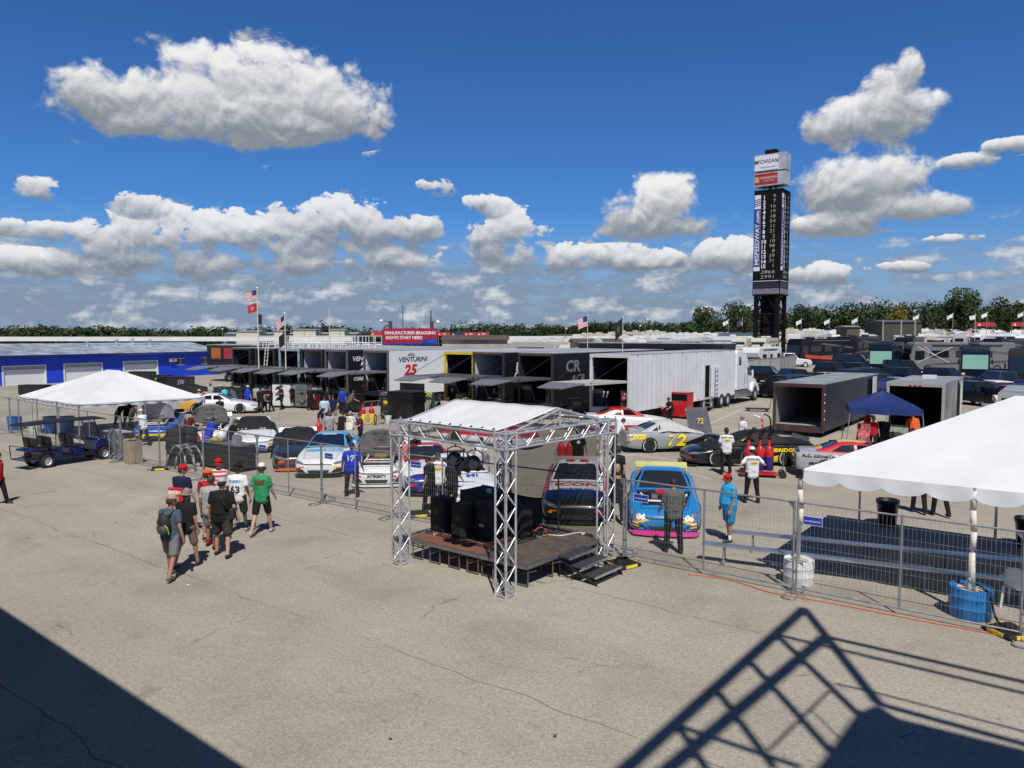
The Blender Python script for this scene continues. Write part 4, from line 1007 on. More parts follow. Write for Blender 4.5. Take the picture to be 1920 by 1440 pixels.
# --- 2 white car with its grey bonnet up
p, a = car_at(706, 915, 3)
c2 = stock_car('white race car with its grey bonnet raised beside the light blue one', p, a, livery('liv white 2', W_, []), hood=True, hood_m=mat('grey bonnet lining', (.20, .20, .19), .45, var=.15), seed=5, splitter=WHITE, bandm=INKK)
def hood_back(t, txt, x, z, size, m):
 return lettering(txt, size, m, t, frame_m((x, -1.0 - .30 * (z - 1.3), z), (1, 0, 0), (0, -.28, 1)), bold=.004)
hood_back(c2, 'VENTURINI', 0, 1.68, .13, INKK); hood_back(c2, 'TOYOTA', 0, 1.56, .11, INKK); hood_back(c2, 'JBL', 0, 1.45, .10, INKK)
for s in (1,): decal(c2, text_mesh('INTEGRITY', .13, 1, .2, .006), FRONT(0, .40), BODY_BVH, INKK, 'lettering', 3, .010)
# --- 3 red roofed car behind the truss
p, a = car_at(812, 930, 12)
c3 = stock_car('white race car with red roof and blue nose behind the left truss leg', p, a, livery('liv wrb', W_, [(0, -1, 0, 2.15, (.01, .03, .25)), (0, 1, 0, .9, R_)]), REDP, seed=8, bandm=INKNAVY)
# --- 4 white car with blue swoosh
p, a = car_at(905, 962, 20)
c4 = stock_car('white race car with a blue swoosh and M on the bonnet, behind the stage', p, a, livery('liv white 3', W_, []), WHITE, seed=11, bandm=INKK)
hood_text(c4, 'MI', .10, -1.05, .40, INB, .2); b = MB()
b.grid(lambda s, q: ((.72 - .12 * q * math.sin(s * math.pi)) * math.cos(2.2 + s * 2.6) + .05, (.40 - .10 * q * math.sin(s * math.pi)) * math.sin(2.2 + s * 2.6), 0), 16, 2)
decal(c4, b.mesh('p', []), DOWN(.0, -1.25), BODY_BVH, INB, 'hood_logo', 2.5, .008)
b = MB()                                                            # silver heat blanket hung from the open side window
b.grid(lambda s, q: (.98 + .10 * math.sin(s * 7) * q + .04, -.1 + s * .9, 1.30 - .75 * q + .05 * math.sin(9 * s)), 18, 10); b.build('window_cover', mat('silver sheet', (.45, .45, .46), .35, .4, bump=.7, bscale=6), c4, smooth=True, solid=.006)
# --- 5 ICON car
p, a = car_at(1078, 985, -6)
c5 = stock_car('red white and black ICON race car standing right behind the stage deck', p, a, livery('liv icon', W_, [(1, 0, 0, .78, R_), (0, -1, .6, 1.95, (.006, .012, .06)), (0, -1, 0, 2.1, K_)]), livery('icon roof', W_, [(0, 1, 0, .62, Y_)]), seed=14)
hood_text(c5, 'ICON', 0, -1.05, .34, INKR, .1, 1.5, .016); hood_text(c5, 'icondirect.com', 0, -1.42, .17, INKB)
b = MB(); b.sphere((-.2, .35, 1.335), (.16, .12, .025)); b.build('roof_flap', INKR, c5); b = MB(); b.sphere((.22, .35, 1.335), (.16, .12, .025)); b.build('roof_flap', INKR, c5)
# --- 6 blue car with pink splitter
p, a = car_at(1246, 1008, -10)
c6 = stock_car('bright blue race car with pink splitter and bonnet off, engine showing', p, a, livery('liv blue pink', (.012, .20, .52), [(0, -1, -1.2, 2.18, (.02, .06, .40))]), paint('sky paint', (.012, .20, .52)), splitter=paint('hot pink', (.70, .05, .32)), spoiler=YELP, band=None, seed=17, glass=SMOKE, bandm=SMOKE)
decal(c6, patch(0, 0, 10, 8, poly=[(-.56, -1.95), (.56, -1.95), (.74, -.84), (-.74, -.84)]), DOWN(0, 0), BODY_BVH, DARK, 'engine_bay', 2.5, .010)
b = MB(); b.lathe([(0, 0), (.25, 0), (.27, .10), (.18, .13), (0, .14)], 20, (.02, -1.15, .84)); b.build('air_cleaner', INKR, c6, auto=35)
b = MB(); b.tube([(-.62, -1.2, .87), (-.42, -1.8, .80), (.42, -1.8, .80), (.62, -1.2, .87)], .03); b.build('engine_brace', WPLAS, c6)
b = MB(); b.box((-.25, -1.45, .85), (.16, .25, .1)); b.build('radiator', ALU, c6); b = MB(); b.box((.3, -1.4, .85), (.2, .2, .08)); b.build('oil_tank', ALU, c6)
for s in (-1, 1):
 decal(c6, text_mesh('06', .17, 1.3, .15, .012), FRONT(s * .62, .50), BODY_BVH, INKW, 'lettering', 3, .012)
 for (x, z, m) in ((.72, .43, INKO), (.50, .44, INKY), (.74, .36, INKW), (.74, .28, INKY), (.62, .22, INKC)): decal(c6, patch(.17, .05, 3, 1), FRONT(s * x, z), BODY_BVH, m, 'sponsor_sticker', 3, .010)
b = MB(); b.prism([(-.80, -2.49, .105), (-.4, -2.59, .105), (.4, -2.59, .105), (.80, -2.49, .105), (.80, -2.45, .105), (-.80, -2.45, .105)], (0, 0, .06)); b.build('pink_lip', MATS['paint hot pink'], c6)
b = MB(); b.prism([(-.80, 2.28, 1.0), (.80, 2.28, 1.0), (.80, 2.30, 1.0), (-.80, 2.30, 1.0)], (0, 0, .19)); b.build('spoiler_blade', mat('pale yellow', (.80, .72, .25), .4), c6)
# --- 7 silver car number 72, side on
f, r_ = G(1331, 846), G(1213, 849); d = (f - r_).normalized(); mid = (f + r_) / 2 + Vector((-d.y, d.x, 0)) * .84
c7 = stock_car('silver race car with yellow number 72, side on, a grey sheet over its roof', (mid.x, mid.y, 0), math.atan2(d.x, -d.y), livery('liv 72', (.30, .31, .32), [(0, -.35, -1, -.36, K_), (0, 1, -.6, 1.9, (.30, .31, .32))]), SILP, seed=21, sides=(), grill=True)
for s in (-1,) if False else (1, -1):
 side_text(c7, s, '72', .20, .53, .68, INKK, .25, 1.3, .05, off=.006); side_text(c7, s, '72', .20, .53, .68, INKY, .25, 1.3, .026)
 side_text(c7, s, 'JEGS', 1.93, .72, .27, INKY, .1, 1.3, .018)
b = MB()
# --- 8 black and yellow car under a black sheet
w = G(1474, 875); c8p = Vector((w.x - 1.42, w.y + .90, 0))
c8 = stock_car('black and yellow GAINBRIDGE race car under a dark sheet, side on', c8p, R(-87), livery('liv gain', K_, [(0, .25, -1, -.20, Y_)]), BLKP, seed=25, sides=())
side_text(c8, 1, 'GAINBRIDGE', 1.02, .66, .20, INKY, 0, 1.25, .008); side_text(c8, -1, 'GAINBRIDGE', 1.02, .66, .20, INKY, 0, 1.25, .008)
# --- 9 red and silver car going under the big tent
q = G(1592, 905); c9 = stock_car('red and silver race car with a yellow roof panel, half behind the big tent', q + Vector((1.15, 1.3, 0)), R(72), livery('liv red silver', (.36, .37, .39), [(0, -1, .5, .35, (.55, .03, .05)), (0, 0, -1, -.30, K_)]), livery('roof red yellow', (.55, .03, .05), [(-1, 0, 0, -.34, Y_)]), seed=28, sides=(), bandm=INKNAVY)
side_text(c9, -1, 'M.C. CONSTRUCTION INC', 1.15, .80, .15, INKK, 0, 1.2); side_text(c9, -1, 'gcm', 1.75, .52, .30, INKK, .3, 1.2)
b = MB(); b.grid(lambda s, q: (.5 - s * 1.0, -2.0 + .42 * q, .92 + .95 * q - .2 * (2 * s - 1) ** 2), 10, 6); h9 = b.build('bonnet', paint('dark navy', NAVY), c9, smooth=True, solid=.02)
# --- 10 red and white car at the back, behind number 72
q = G(1175, 812); c10 = stock_car('white race car with a red roof parked behind the silver 72', q + Vector((.2, 1.0, 0)), R(90), livery('liv wr', W_, [(0, 0, -1, -.42, R_)]), REDP, seed=31, sides=())
q = G(918, 838); c11 = stock_car('red and white race car hidden behind the stage canopy', q + Vector((0, 1, 0)), R(60), livery('liv rw', (.55, .02, .03), [(0, 0, -1, -.5, W_)]), REDP, seed=33, sides=())
# --- 12 black and orange car under a sheet
p, a = car_at(560, 884, 16)
c12 = stock_car('black race car with an orange splitter under a black sheet', p, a, livery('liv black orange', K_, [(0, -1, -1, 1.98, (.10, .05, .045))]), BLKP, splitter=paint('orange lip', (.60, .12, .02)), seed=36, band=None)
b = MB(); b.box((0, -2.47, .13), (1.5, .05, .05)); b.build('orange_lip', MATS['paint orange lip'], c12)
p, a = car_at(480, 850, 20)
c13 = stock_car('white race car with a black sheet over its cabin and black script on its bonnet', p, a, livery('liv white 4', W_, []), WHITE, seed=39, band=None)
p, a = car_at(392, 838, 18)
c14 = stock_car('grey and white race car with its bonnet up by the stack of tyres', p, a, livery('liv grey white', (.40, .41, .42), [(0, -1, 0, 1.3, W_)]), SILP, hood=True, seed=42, band=None, spoiler=YELP)
hood_back(c14, 'VENTURINI', 0, 1.62, .10, INKK)
p, a = car_at(286, 828, 16)
c15 = stock_car('royal blue and yellow race car with its bonnet up next to the white tent', p, a, livery('liv blue yellow', B_, [(0, -1, -2.0, 1.75, Y_)]), livery('roof by', B_, [(-1, 0, 0, -.3, Y_)]), hood=True, hood_m=mat('grey hood liner', (.35, .36, .37), .4), seed=45, band=None)
q = G(398, 776); c16 = stock_car('white race car with orange trim being worked on, half behind the small tent', q + Vector((.3, .9, 0)), R(96), livery('liv white orange', W_, [(0, 1, 0, 1.2, (.60, .30, .05))]), WHITE, seed=48, sides=())
side_text(c16, -1, '1', .3, .60, .4, INKO, .2)

# ---------------------------------------------------------------- fitted sheets over cars
def car_cover(car, label, m, y0, y1, drop, seed, half=1.0):
 t = thing('car_cover', label, 'car cover', car.location, car.rotation_euler.z, 'sheets over the race cars')
 r = random.Random(seed); ox = r.uniform(0, 50)
 def top(x, y):
  z = .3
  for bv in (BODY_BVH, ROOF_BVH):
   h = bv.ray_cast(Vector((max(-.93, min(.93, x)), max(-2.4, min(2.38, y)), 3)), Vector((0, 0, -1)))
   if h[0]: z = max(z, h[0].z)
  return z
 b = MB()
 def fn(s, q):
  y = y0 + (y1 - y0) * q; e = (s - .5) * 2; k = abs(e)
  if k < .72:
   x = e / .72 * .98 * half; z = top(x, y) + .03
  else:
   x = math.copysign(1.0 * half + .06 * (k - .72) / .28, e); z = top(.93 * half * math.copysign(1, e), y) + .01 - (k - .72) / .28 * drop
  nz = noise.noise(Vector((x * 2.2 + ox, y * 2.2, z * 2.5))) ; n2 = noise.noise(Vector((x * 5 + ox, y * 1.3 + 9, z * 1)))
  fold = .035 * math.sin(y * 11 + ox) * max(0, (k - .6) / .4)
  z2 = z + .03 * nz + .02 * n2
  if q < .06 or q > .94: z2 -= .05 * r.random()
  return (x + fold * math.copysign(1, e) + .02 * nz, y + .03 * n2, max(.03, z2))
 b.grid(fn, 48, 56); b.build('sheet', m, t, smooth=True)
 return t
SHEETK = mat('black car sheet', (.014, .014, .015), .7, var=.2, bump=.4, bscale=10, spec=.3); SHEETG = mat('grey car sheet', (.46, .46, .45), .8, var=.1, bump=.4, bscale=10)
car_cover(c12, 'black sheet draped over the back and cabin of the orange lipped car', SHEETK, -1.0, 2.55, .45, 1)
car_cover(c13, 'black sheet over the cabin of the white car, furthest left of the black sheets', SHEETK, -.9, 2.55, .40, 2)
car_cover(c7, 'pale grey sheet over the cabin and bonnet of the silver 72 car', SHEETG, -1.3, .95, .02, 3, .84)
car_cover(c8, 'black sheet over the cabin of the black and yellow car', SHEETK, -1.9, 2.5, .03, 4, .88)
# bonnet lifted off the 72 and stood on edge
t = thing('loose_bonnet', 'grey car bonnet standing on edge by the nose of the silver 72 car', 'bonnet', G(1316, 826), R(20)); b = MB()
b.grid(lambda s, q: ((s - .5) * 1.3, .10 * math.sin(q * 2) + .55 * q - .08 * (2 * s - 1) ** 2, .05 + 1.55 * q), 10, 10); b.build('bonnet_panel', mat('bonnet grey', (.10, .10, .11), .35), t, smooth=True, solid=.02)
lettering('72', .4, INKY, t, frame_m((0, .20, .95), (1, 0, 0), (0, .37, 1)), shear=.2)
# ---------------------------------------------------------------- transporters with open tails
HB = GRID                                        # trailer axes: local x along AX, local y along BX
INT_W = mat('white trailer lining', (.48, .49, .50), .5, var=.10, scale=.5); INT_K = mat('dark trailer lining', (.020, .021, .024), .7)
ROOFM = mat('trailer roof', (.42, .43, .43), .5, .2, var=.2, scale=.4)
HW, HH = 2.6, 4.1
def wheel_simple(parent, x, y, r, w, name='wheel', rim=CHROME, rimname='rim'):
 g_ = bpy.data.objects.new(name, None); COL.objects.link(g_); g_.parent = parent; g_.location = (x, y, r); g_.empty_display_size = .1
 key = ('wh', round(r, 3), round(w, 3))
 if key not in _txt:
  M = Matrix.Rotation(math.pi / 2, 4, 'Y'); t = MB(); t.lathe([(r * .6, -w / 2), (r * .93, -w / 2), (r, -w * .32), (r, w * .32), (r * .93, w / 2), (r * .6, w / 2)], 20, (0, 0, 0), M, False)
  k = MB(); k.lathe([(r * .62, -w * .4), (r * .62, w * .44), (r * .5, w * .36), (r * .42, w * .22), (r * .2, w * .26), (r * .16, w * .42), (0, w * .42)], 16, (0, 0, 0), M)
  a, b = t.mesh('tyre', TYRE), k.mesh('rim', MATS.get('wheel alloy') or mat('wheel alloy', (.60, .61, .62), .35, .35)); smooth_by_angle(a, 35); smooth_by_angle(b, 35); _txt[key] = (a, b)
 a, b = _txt[key]; instance(g_, 'tyre', a); q = instance(g_, rimname, b)
 if x < 0: g_.rotation_euler.z = math.pi
 if rim is not CHROME: recolour(q, CHROME, rim)
 return g_
def trailer(label, corner, body, interior, frame, L=15.5, gate=True, gate_m=None, W=HW, Hh=HH, rz=HB, name='hauler_trailer', group='race haulers parked side by side', deck=True, bumps=True, gz_=2.52, gl=3.4, gyaw=0., low=None, axles=True, flap=True, roofm=None):
 """corner = rear right ground corner; the open tail faces the camera side"""
 t = thing(name, label, 'trailer', corner, rz, group)
 z0 = 1.05 if Hh > 3.5 else .55
 b = MB(); th = .06
 b.box2((-th, .14, z0 - .25), (0, L, Hh)); b.box2((-W, .14, z0 - .25), (-W + th, L, Hh)); b.box2((-W + th, L - th, z0 - .2), (-th, L, Hh - .03))
 b.box2((-W + th, .2, z0 - .1), (-th, L - th, z0)); sd = b.build('side_walls', body, t)
 b = MB(); b.box2((-W - .01, .03, Hh), (.01, L + .01, Hh + .045)); b.build('roof', roofm or ROOFM, t)
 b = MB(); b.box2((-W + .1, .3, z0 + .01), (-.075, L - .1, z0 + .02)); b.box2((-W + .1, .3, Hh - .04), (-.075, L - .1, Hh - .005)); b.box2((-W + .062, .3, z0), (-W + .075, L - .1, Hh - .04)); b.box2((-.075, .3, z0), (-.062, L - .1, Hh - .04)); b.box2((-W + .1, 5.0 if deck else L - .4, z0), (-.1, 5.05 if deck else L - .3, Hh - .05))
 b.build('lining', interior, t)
 b = MB(); b.box2((-.12, 0, z0 - .3), (.012, .135, Hh + .02)); b.box2((-W - .012, 0, z0 - .3), (-W + .12, .135, Hh + .02)); b.box2((-W + .122, 0, Hh - .16), (-.122, .132, Hh + .018)); b.box2((-W + .122, 0, z0 - .3), (-.122, .132, z0 - .02)); b.build('rear_frame', frame, t, bevel=.01)
 if deck:
  b = MB(); b.box2((-W + .08, .15, gz_ - .06), (-.08, 4.9, gz_ + .04)); b.build('upper_deck', mat('deck plate', (.10, .10, .11), .5, .4), t)
  b = MB(); b.box2((-W + .13, .35, z0 + .02), (-W + .75, 3.8, gz_ - .4)); b.box2((-.75, .35, z0 + .02), (-.13, 3.8, gz_ - .4)); b.build('cabinets', low or INT_K, t)
 if bumps:
  n = int(W / .16)
  for i in range(n):
   b = MB(); b.box((-W + .14 + i * (W - .28) / (n - 1), -.006, Hh - .045), (.05, .012, .04)); b.build('marker_lamp', mat('marker lamp amber', (.5, .2, .03), .3), t)
 if axles:
  for y in (L - 5.6, L - 4.3) if Hh > 3.5 else (L * .55, L * .55 + 1.0):
   for x in (-.22, -W + .22): wheel_simple(t, x, y, .50 if Hh > 3.5 else .37, .42 if Hh > 3.5 else .25)
  b = MB(); b.box2((-W + .5, .4, z0 - .45), (-.5, L - 1, z0 - .26)); b.build('chassis', BLACK, t)
  for x in (-.1, -W + .1): b = MB(); b.box((x, L * .30, .55), (.12, .12, .95)); b.box((x, L * .30, .055), (.4, .4, .05)); b.build('landing_leg', BLACK, t)
 if gate:
  gm = gate_m or mat('gate grey', (.19, .195, .20), .5, .3); b = MB(); c, s = math.cos(gyaw), math.sin(gyaw)
  def P(x, y, z): return Vector((x + (-y) * s, y * c, z))
  b.prism([P(-W + .1, -.05, gz_), P(-.1, -.05, gz_), P(-.1, -gl, gz_ - .02), P(-W + .1, -gl, gz_ - .02)], (0, 0, .13)); g1 = b.build('lift_gate', gm, t)
  if flap:
   b = MB(); b.prism([P(-W + .14, -gl - .03, gz_ + .06), P(-.14, -gl - .03, gz_ + .06), P(-.5, -gl - 1.35, gz_ - .16), P(-W + .5, -gl - 1.35, gz_ - .16)], (0, 0, .05)); b.build('gate_flap', mat('gate flap grey', (.20, .205, .21), .5, .3), g1)
  for x in (-.06, -W + .06):
   b = MB(); b.tube([(x, -.02, Hh - .2), tuple(P(x, -gl + .3, gz_ + .12))], .016, 5); b.build('stay_cable', BLACK, t)
 return t
def hauler_at(px, py_t, **k): pass
ROW = {1: 0.0, 2: 5.24, 3: 9.0, 4: 11.54, 5: 19.6, 6: 24.05, 7: 27.0, 8: 29.9, 9: 33.2, 10: 36.6}
H0 = Vector((6.66, 42.4, 0))
def RC(t, back=0): return H0 - AX * t + BX * back
SIDEW = corrugated('white ribbed trailer side', (.74, .75, .76), 'Y', 1.22, .35, .42, dirt=.06)
BLKS = mat('black trailer side', (.010, .010, .012), .4, var=.1, scale=.3, coat=.25)
YF = paint('yellow tail', (.80, .58, .02)); WF = mat('white tail frame', (.62, .62, .60), .5); KF = mat('black tail frame', (.03, .03, .032), .5); GF = mat('grey tail frame', (.10, .105, .11), .5); ALLOY = mat('wheel alloy', (.60, .61, .62), .35, .35)
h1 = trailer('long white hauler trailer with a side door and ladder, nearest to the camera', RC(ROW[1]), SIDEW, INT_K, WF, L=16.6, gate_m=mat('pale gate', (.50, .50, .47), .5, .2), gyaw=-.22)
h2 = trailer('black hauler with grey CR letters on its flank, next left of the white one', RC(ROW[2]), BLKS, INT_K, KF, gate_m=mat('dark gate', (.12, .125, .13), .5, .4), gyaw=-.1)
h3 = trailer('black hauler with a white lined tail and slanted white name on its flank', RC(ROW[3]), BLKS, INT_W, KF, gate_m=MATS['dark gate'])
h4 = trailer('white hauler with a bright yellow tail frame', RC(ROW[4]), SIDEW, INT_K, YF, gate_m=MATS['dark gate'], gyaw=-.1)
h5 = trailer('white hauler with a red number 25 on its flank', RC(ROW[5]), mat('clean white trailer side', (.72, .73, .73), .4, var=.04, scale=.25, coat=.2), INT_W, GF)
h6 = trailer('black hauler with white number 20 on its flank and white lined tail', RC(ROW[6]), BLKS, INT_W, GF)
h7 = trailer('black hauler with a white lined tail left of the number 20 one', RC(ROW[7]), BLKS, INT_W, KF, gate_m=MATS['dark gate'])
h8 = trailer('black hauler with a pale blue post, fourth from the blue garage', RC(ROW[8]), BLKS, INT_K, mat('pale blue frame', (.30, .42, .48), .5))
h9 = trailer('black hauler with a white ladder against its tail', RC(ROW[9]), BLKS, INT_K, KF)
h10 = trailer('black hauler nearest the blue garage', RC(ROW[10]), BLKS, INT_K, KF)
def flank(t, txt, y, z, size, m, shear=0., sx=1., bold=.01):
 return lettering(txt, size, m, t, frame_m((.008, y, z), (0, 1, 0), (0, 0, 1)), sx, shear, bold)
flank(h2, 'CR', 2.3, 3.25, 1.0, INKG, .1, 1.3, .03); flank(h2, 'ACR', 2.9, 2.45, .7, INKG, .3, 1.2, .01)
flank(h3, 'Bret', 1.9, 3.15, .75, INKW, .2, .9, .03); flank(h3, 'Coon', 1.9, 2.55, .75, INKW, .2, .9, .03)
flank(h5, 'VENTURINI', 2.6, 3.40, .50, INKNAVY, .2, 1.2, .012); flank(h5, '25', 2.3, 2.60, 1.05, INKR, .2, 1.2, .05); flank(h5, 'DollarDrift', 2.4, 1.95, .30, INKK)
flank(h6, 'VENTURINI', 2.0, 3.40, .48, INKW, .2, 1.2, .012); flank(h6, '20', 1.9, 2.75, 1.0, INKW, .2, 1.2, .05); flank(h6, 'COREY HEIM', 1.7, 1.85, .36, INKW, .1, 1, .01); flank(h6, 'JBL', 2.0, 1.45, .4, INKR, .3, 1.6, .02)
for t in (h5, h6):
 for i in range(9):
  b = MB(); y = 2.0 + .17 * (i % 5) + .09 * (i // 5); z = 3.66 + .10 * (i // 5) + .05 * math.sin(i % 5); b.prism([(.008, y, z), (.008, y + .12, z + .02), (.008, y + .16, z + .09), (.008, y + .04, z + .07)], (.004, 0, 0)); b.build('chequer_mark', INKNAVY if t is h5 else INKW, t)
# side door with a ladder rack on the nearest hauler, skirt stripe
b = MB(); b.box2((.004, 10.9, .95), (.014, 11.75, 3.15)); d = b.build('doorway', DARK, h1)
b = MB(); b.box2((.016, 10.82, .88), (.05, 10.9, 3.22)); b.box2((.016, 11.75, .88), (.05, 11.83, 3.22)); b.box2((.016, 10.9, 3.15), (.05, 11.75, 3.22)); b.build('door_frame', WF, d)
b = MB(); b.box((.16, 12.45, 2.05), (.06, 1.15, 2.2), tilt=(0, 0, -.12)); dr = b.build('door', WHITE, h1, bevel=.01)
b = MB()
for y in (12.25, 12.7): b.bar((.24, y, 1.0), (.24, y, 3.0), .028, n=8)
for k in range(6): b.bar((.24, 12.25, 1.15 + k * .32), (.24, 12.7, 1.15 + k * .32), .02, n=6)
b.build('ladder', ALU, dr)
for k in range(3): b = MB(); b.box((.22, 11.3, .86 - k * .27), (.30, .7, .04)); b.build('step', GALV, h1)
for k in range(26): b = MB(); b.box((.006, 3.4 + k * .5, .90), (.012, .22, .05)); b.build('reflector', INKR if k % 2 else INKW, h1)
for k in range(8): b = MB(); b.box((.008, 1 + k * 2.1, HH - .05), (.016, .08, .05)); b.build('roof_lamp', BLACK, h1)
lettering('11', .5, INKW, h1, frame_m((-1.75, .33, 1.75), (1, 0, 0), (0, 0, 1)), shear=.2, bold=.02); b = MB(); b.box((-.45, .30, 1.72), (.40, .02, .48)); b.build('number_board', INKR, h1); lettering('12', .42, INKW, h1, frame_m((-.45, .285, 1.72), (1, 0, 0), (0, 0, 1)), bold=.02)
lettering('98', .30, INKW, h7, frame_m((-.45, .32, 1.7), (1, 0, 0), (0, 0, 1)), bold=.01)
# observation rails and ladders on the roofs
def roof_rail(t, x0, x1, y0, y1, h=1.05):
 b = MB(); pts = [(x0, y0), (x1, y0), (x1, y1), (x0, y1), (x0, y0)]
 for i in range(4):
  (xa, ya), (xb, yb) = pts[i], pts[i + 1]; n = max(1, round(math.hypot(xb - xa, yb - ya) / .9))
  for k in range(n): x, y = xa + (xb - xa) * k / n, ya + (yb - ya) * k / n; b.bar((x, y, HH + .04), (x, y, HH + h), .028)
  for z in (.5, h): b.bar((xa, ya, HH + z), (xb, yb, HH + z), .026)
 b.build('roof_railing', WPLAS, t)
for t in (h7, h8, h9): roof_rail(t, -HW + .1, -.1, .2, 6.5)
def ladder(px, py, h, lean, label, w=.42, rz=HB):
 t = thing('ladder', label, 'ladder', G(px, py), rz, 'ladders at the hauler tails'); b = MB(); n = int(h / .3)
 for x in (-w / 2, w / 2): b.beam((x, 0, 0), (x, lean, h), .035, .07)
 for k in range(1, n): f = k / n; b.bar((-w / 2, lean * f, h * f), (w / 2, lean * f, h * f), .016)
 b.build('ladder_frame', ALU, t)
q = RC(ROW[9]) - AX * .8 - BX * .25; t = thing('ladder', 'white ladder leaning on the tail of a black hauler under a railed roof', 'ladder', (q.x, q.y, 2.5), HB, 'ladders at the hauler tails'); b = MB()
for x in (-.2, .2): b.beam((x, 0, 0), (x, .2, 1.75), .035, .06)
for k in range(1, 6): b.bar((-.2, .2 * k / 6, 1.75 * k / 6), (.2, .2 * k / 6, 1.75 * k / 6), .016)
b.build('ladder_frame', WPLAS, t)
ladder(716, 762, 2.6, 1.1, 'silver ladder leaning from the ground to the gate of the number 25 hauler', .95)
# tractor unit on the nearest hauler
def tractor():
 o = H0 + BX * 16.7
 t = thing('tractor_unit', 'white long nose tractor unit with a tall sleeper, hitched to the nearest hauler', 'truck', o, HB)
 W = 2.45; x0, x1 = -HW / 2 - W / 2, -HW / 2 + W / 2
 # sleeper and cab seen from the side: outline in y,z pushed across
 out = [(.55, 1.05), (3.55, 1.05), (3.62, 2.05), (3.45, 2.55), (3.05, 3.35), (2.55, 3.85), (1.9, 4.05), (.75, 4.10), (.55, 3.9)]
 b = MB(); b.prism([(x0, y, z) for y, z in out], (W, 0, 0)); b.build('cab', WHITE, t, bevel=.10, seg=3)
 nose = [(3.5, 1.0), (5.0, 1.0), (5.55, .75), (5.75, .95), (5.72, 1.45), (5.5, 1.72), (4.6, 1.95), (3.55, 2.08)]
 b = MB(); b.prism([(x0 + .22, y, z) for y, z in nose], (W - .44, 0, 0)); b.build('bonnet', WHITE, t, bevel=.12, seg=3)
 for s in (x0, x1 - .5):
  f = MB(); f.prism([(s, y, z) for y, z in [(4.0, .95), (4.15, 1.3), (4.5, 1.5), (5.1, 1.5), (5.55, 1.2), (5.75, .8), (5.6, .7), (5.32, .75), (5.2, 1.1), (4.85, 1.22), (4.45, 1.05), (4.3, .75), (4.0, .75)]], (.5, 0, 0)); f.build('mudguard', WHITE, t, bevel=.05)
  f = MB(); f.prism([(s + .05, y, z) for y, z in [(.4, .45), (4.2, .45), (4.2, .78), (3.5, .98), (.4, .98)]], (.4, 0, 0)); f.build('side_fairing', ALU, t, bevel=.04)
 for x, sg in ((x1 + .004, 1), (x0 - .004, -1)):
  b = MB(); b.prism([(x, 2.85, 2.15), (x, 3.40, 2.12), (x, 3.30, 2.55), (x, 3.02, 2.78), (x, 2.85, 2.78)], (.012 * sg, 0, 0)); b.build('door_window', GLASSD, t)
  b = MB(); b.prism([(x, 1.0, 2.95), (x, 1.4, 2.95), (x, 1.48, 3.15), (x, 1.38, 3.55), (x, 1.0, 3.6)], (.012 * sg, 0, 0)); b.build('sleeper_window', GLASSD, t)
  b = MB(); b.bar((x + .02 * sg, 2.2, 1.5), (x + .02 * sg, 2.2, 2.2), .02); b.bar((x + .02 * sg, 2.75, 1.5), (x + .02 * sg, 2.75, 2.2), .02); b.build('grab_rail', CHROME, t)
  b = MB(); b.box((x + .2 * sg, 3.45, 2.25), (.12, .12, .55)); b.bar((x, 3.4, 2.4), (x + .2 * sg, 3.45, 2.4), .02); b.build('mirror', WHITE, t, bevel=.02)
  b = MB(); b.bar((x - .25 * sg, .42, 1.0), (x - .25 * sg, .42, 3.5), .085, n=12); b.bar((x - .25 * sg, .42, 3.5), (x - .25 * sg, .3, 3.8), .08, n=12); b.build('exhaust_stack', CHROME, t, auto=40)
 b = MB(); b.quad((x0 + .15, 3.52, 2.52), (x1 - .15, 3.52, 2.52), (x1 - .2, 3.08, 3.36), (x0 + .2, 3.08, 3.36)); b.build('windscreen', GLASSD, t)
 b = MB(); b.box2((-HW / 2 - .5, -3.0, .75), (-HW / 2 + .5, 5.4, 1.0)); b.build('chassis', BLACK, t)
 for y in (-2.6, -1.35, 4.78):
  for x in (x0 + .15, x1 - .15): wheel_simple(t, x, y, .52, .34 if y > 0 else .5)
 for x in (x0 + .15, x1 - .15): b = MB(); b.box((x, -3.35, .55), (.55, .02, .75)); b.build('mud_flap', BLACK, t)
 b = MB(); b.box2((x0 + .02, 5.55, .45), (x1 - .02, 5.82, .78)); b.build('bumper', CHROME, t, bevel=.05)
tractor()
# two shorter open trailers and a third at the right edge
K1 = corrugated('dark ribbed side', (.030, .036, .052), 'Y', .6, .5, .45, dirt=.2)
G1 = corrugated('grey ribbed side', (.30, .30, .29), 'Y', .3, .6, .5, .2, dirt=.25)
ROOFG = mat('weathered metal roof', (.33, .35, .35), .5, .3, var=.35, scale=.8)
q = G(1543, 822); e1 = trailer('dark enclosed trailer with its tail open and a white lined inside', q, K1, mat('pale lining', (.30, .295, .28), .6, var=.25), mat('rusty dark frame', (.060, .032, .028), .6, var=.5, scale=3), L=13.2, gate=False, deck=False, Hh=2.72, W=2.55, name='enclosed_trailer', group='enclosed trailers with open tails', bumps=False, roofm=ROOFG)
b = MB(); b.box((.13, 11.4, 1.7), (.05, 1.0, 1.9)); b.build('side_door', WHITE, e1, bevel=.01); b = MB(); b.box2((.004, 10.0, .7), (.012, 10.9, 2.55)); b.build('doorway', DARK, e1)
for k in range(9): b = MB(); b.box((.02, .08, .75 + k * .21), (.02, .10, .10)); b.build('reflector', INKW if k % 2 else INKR, e1)
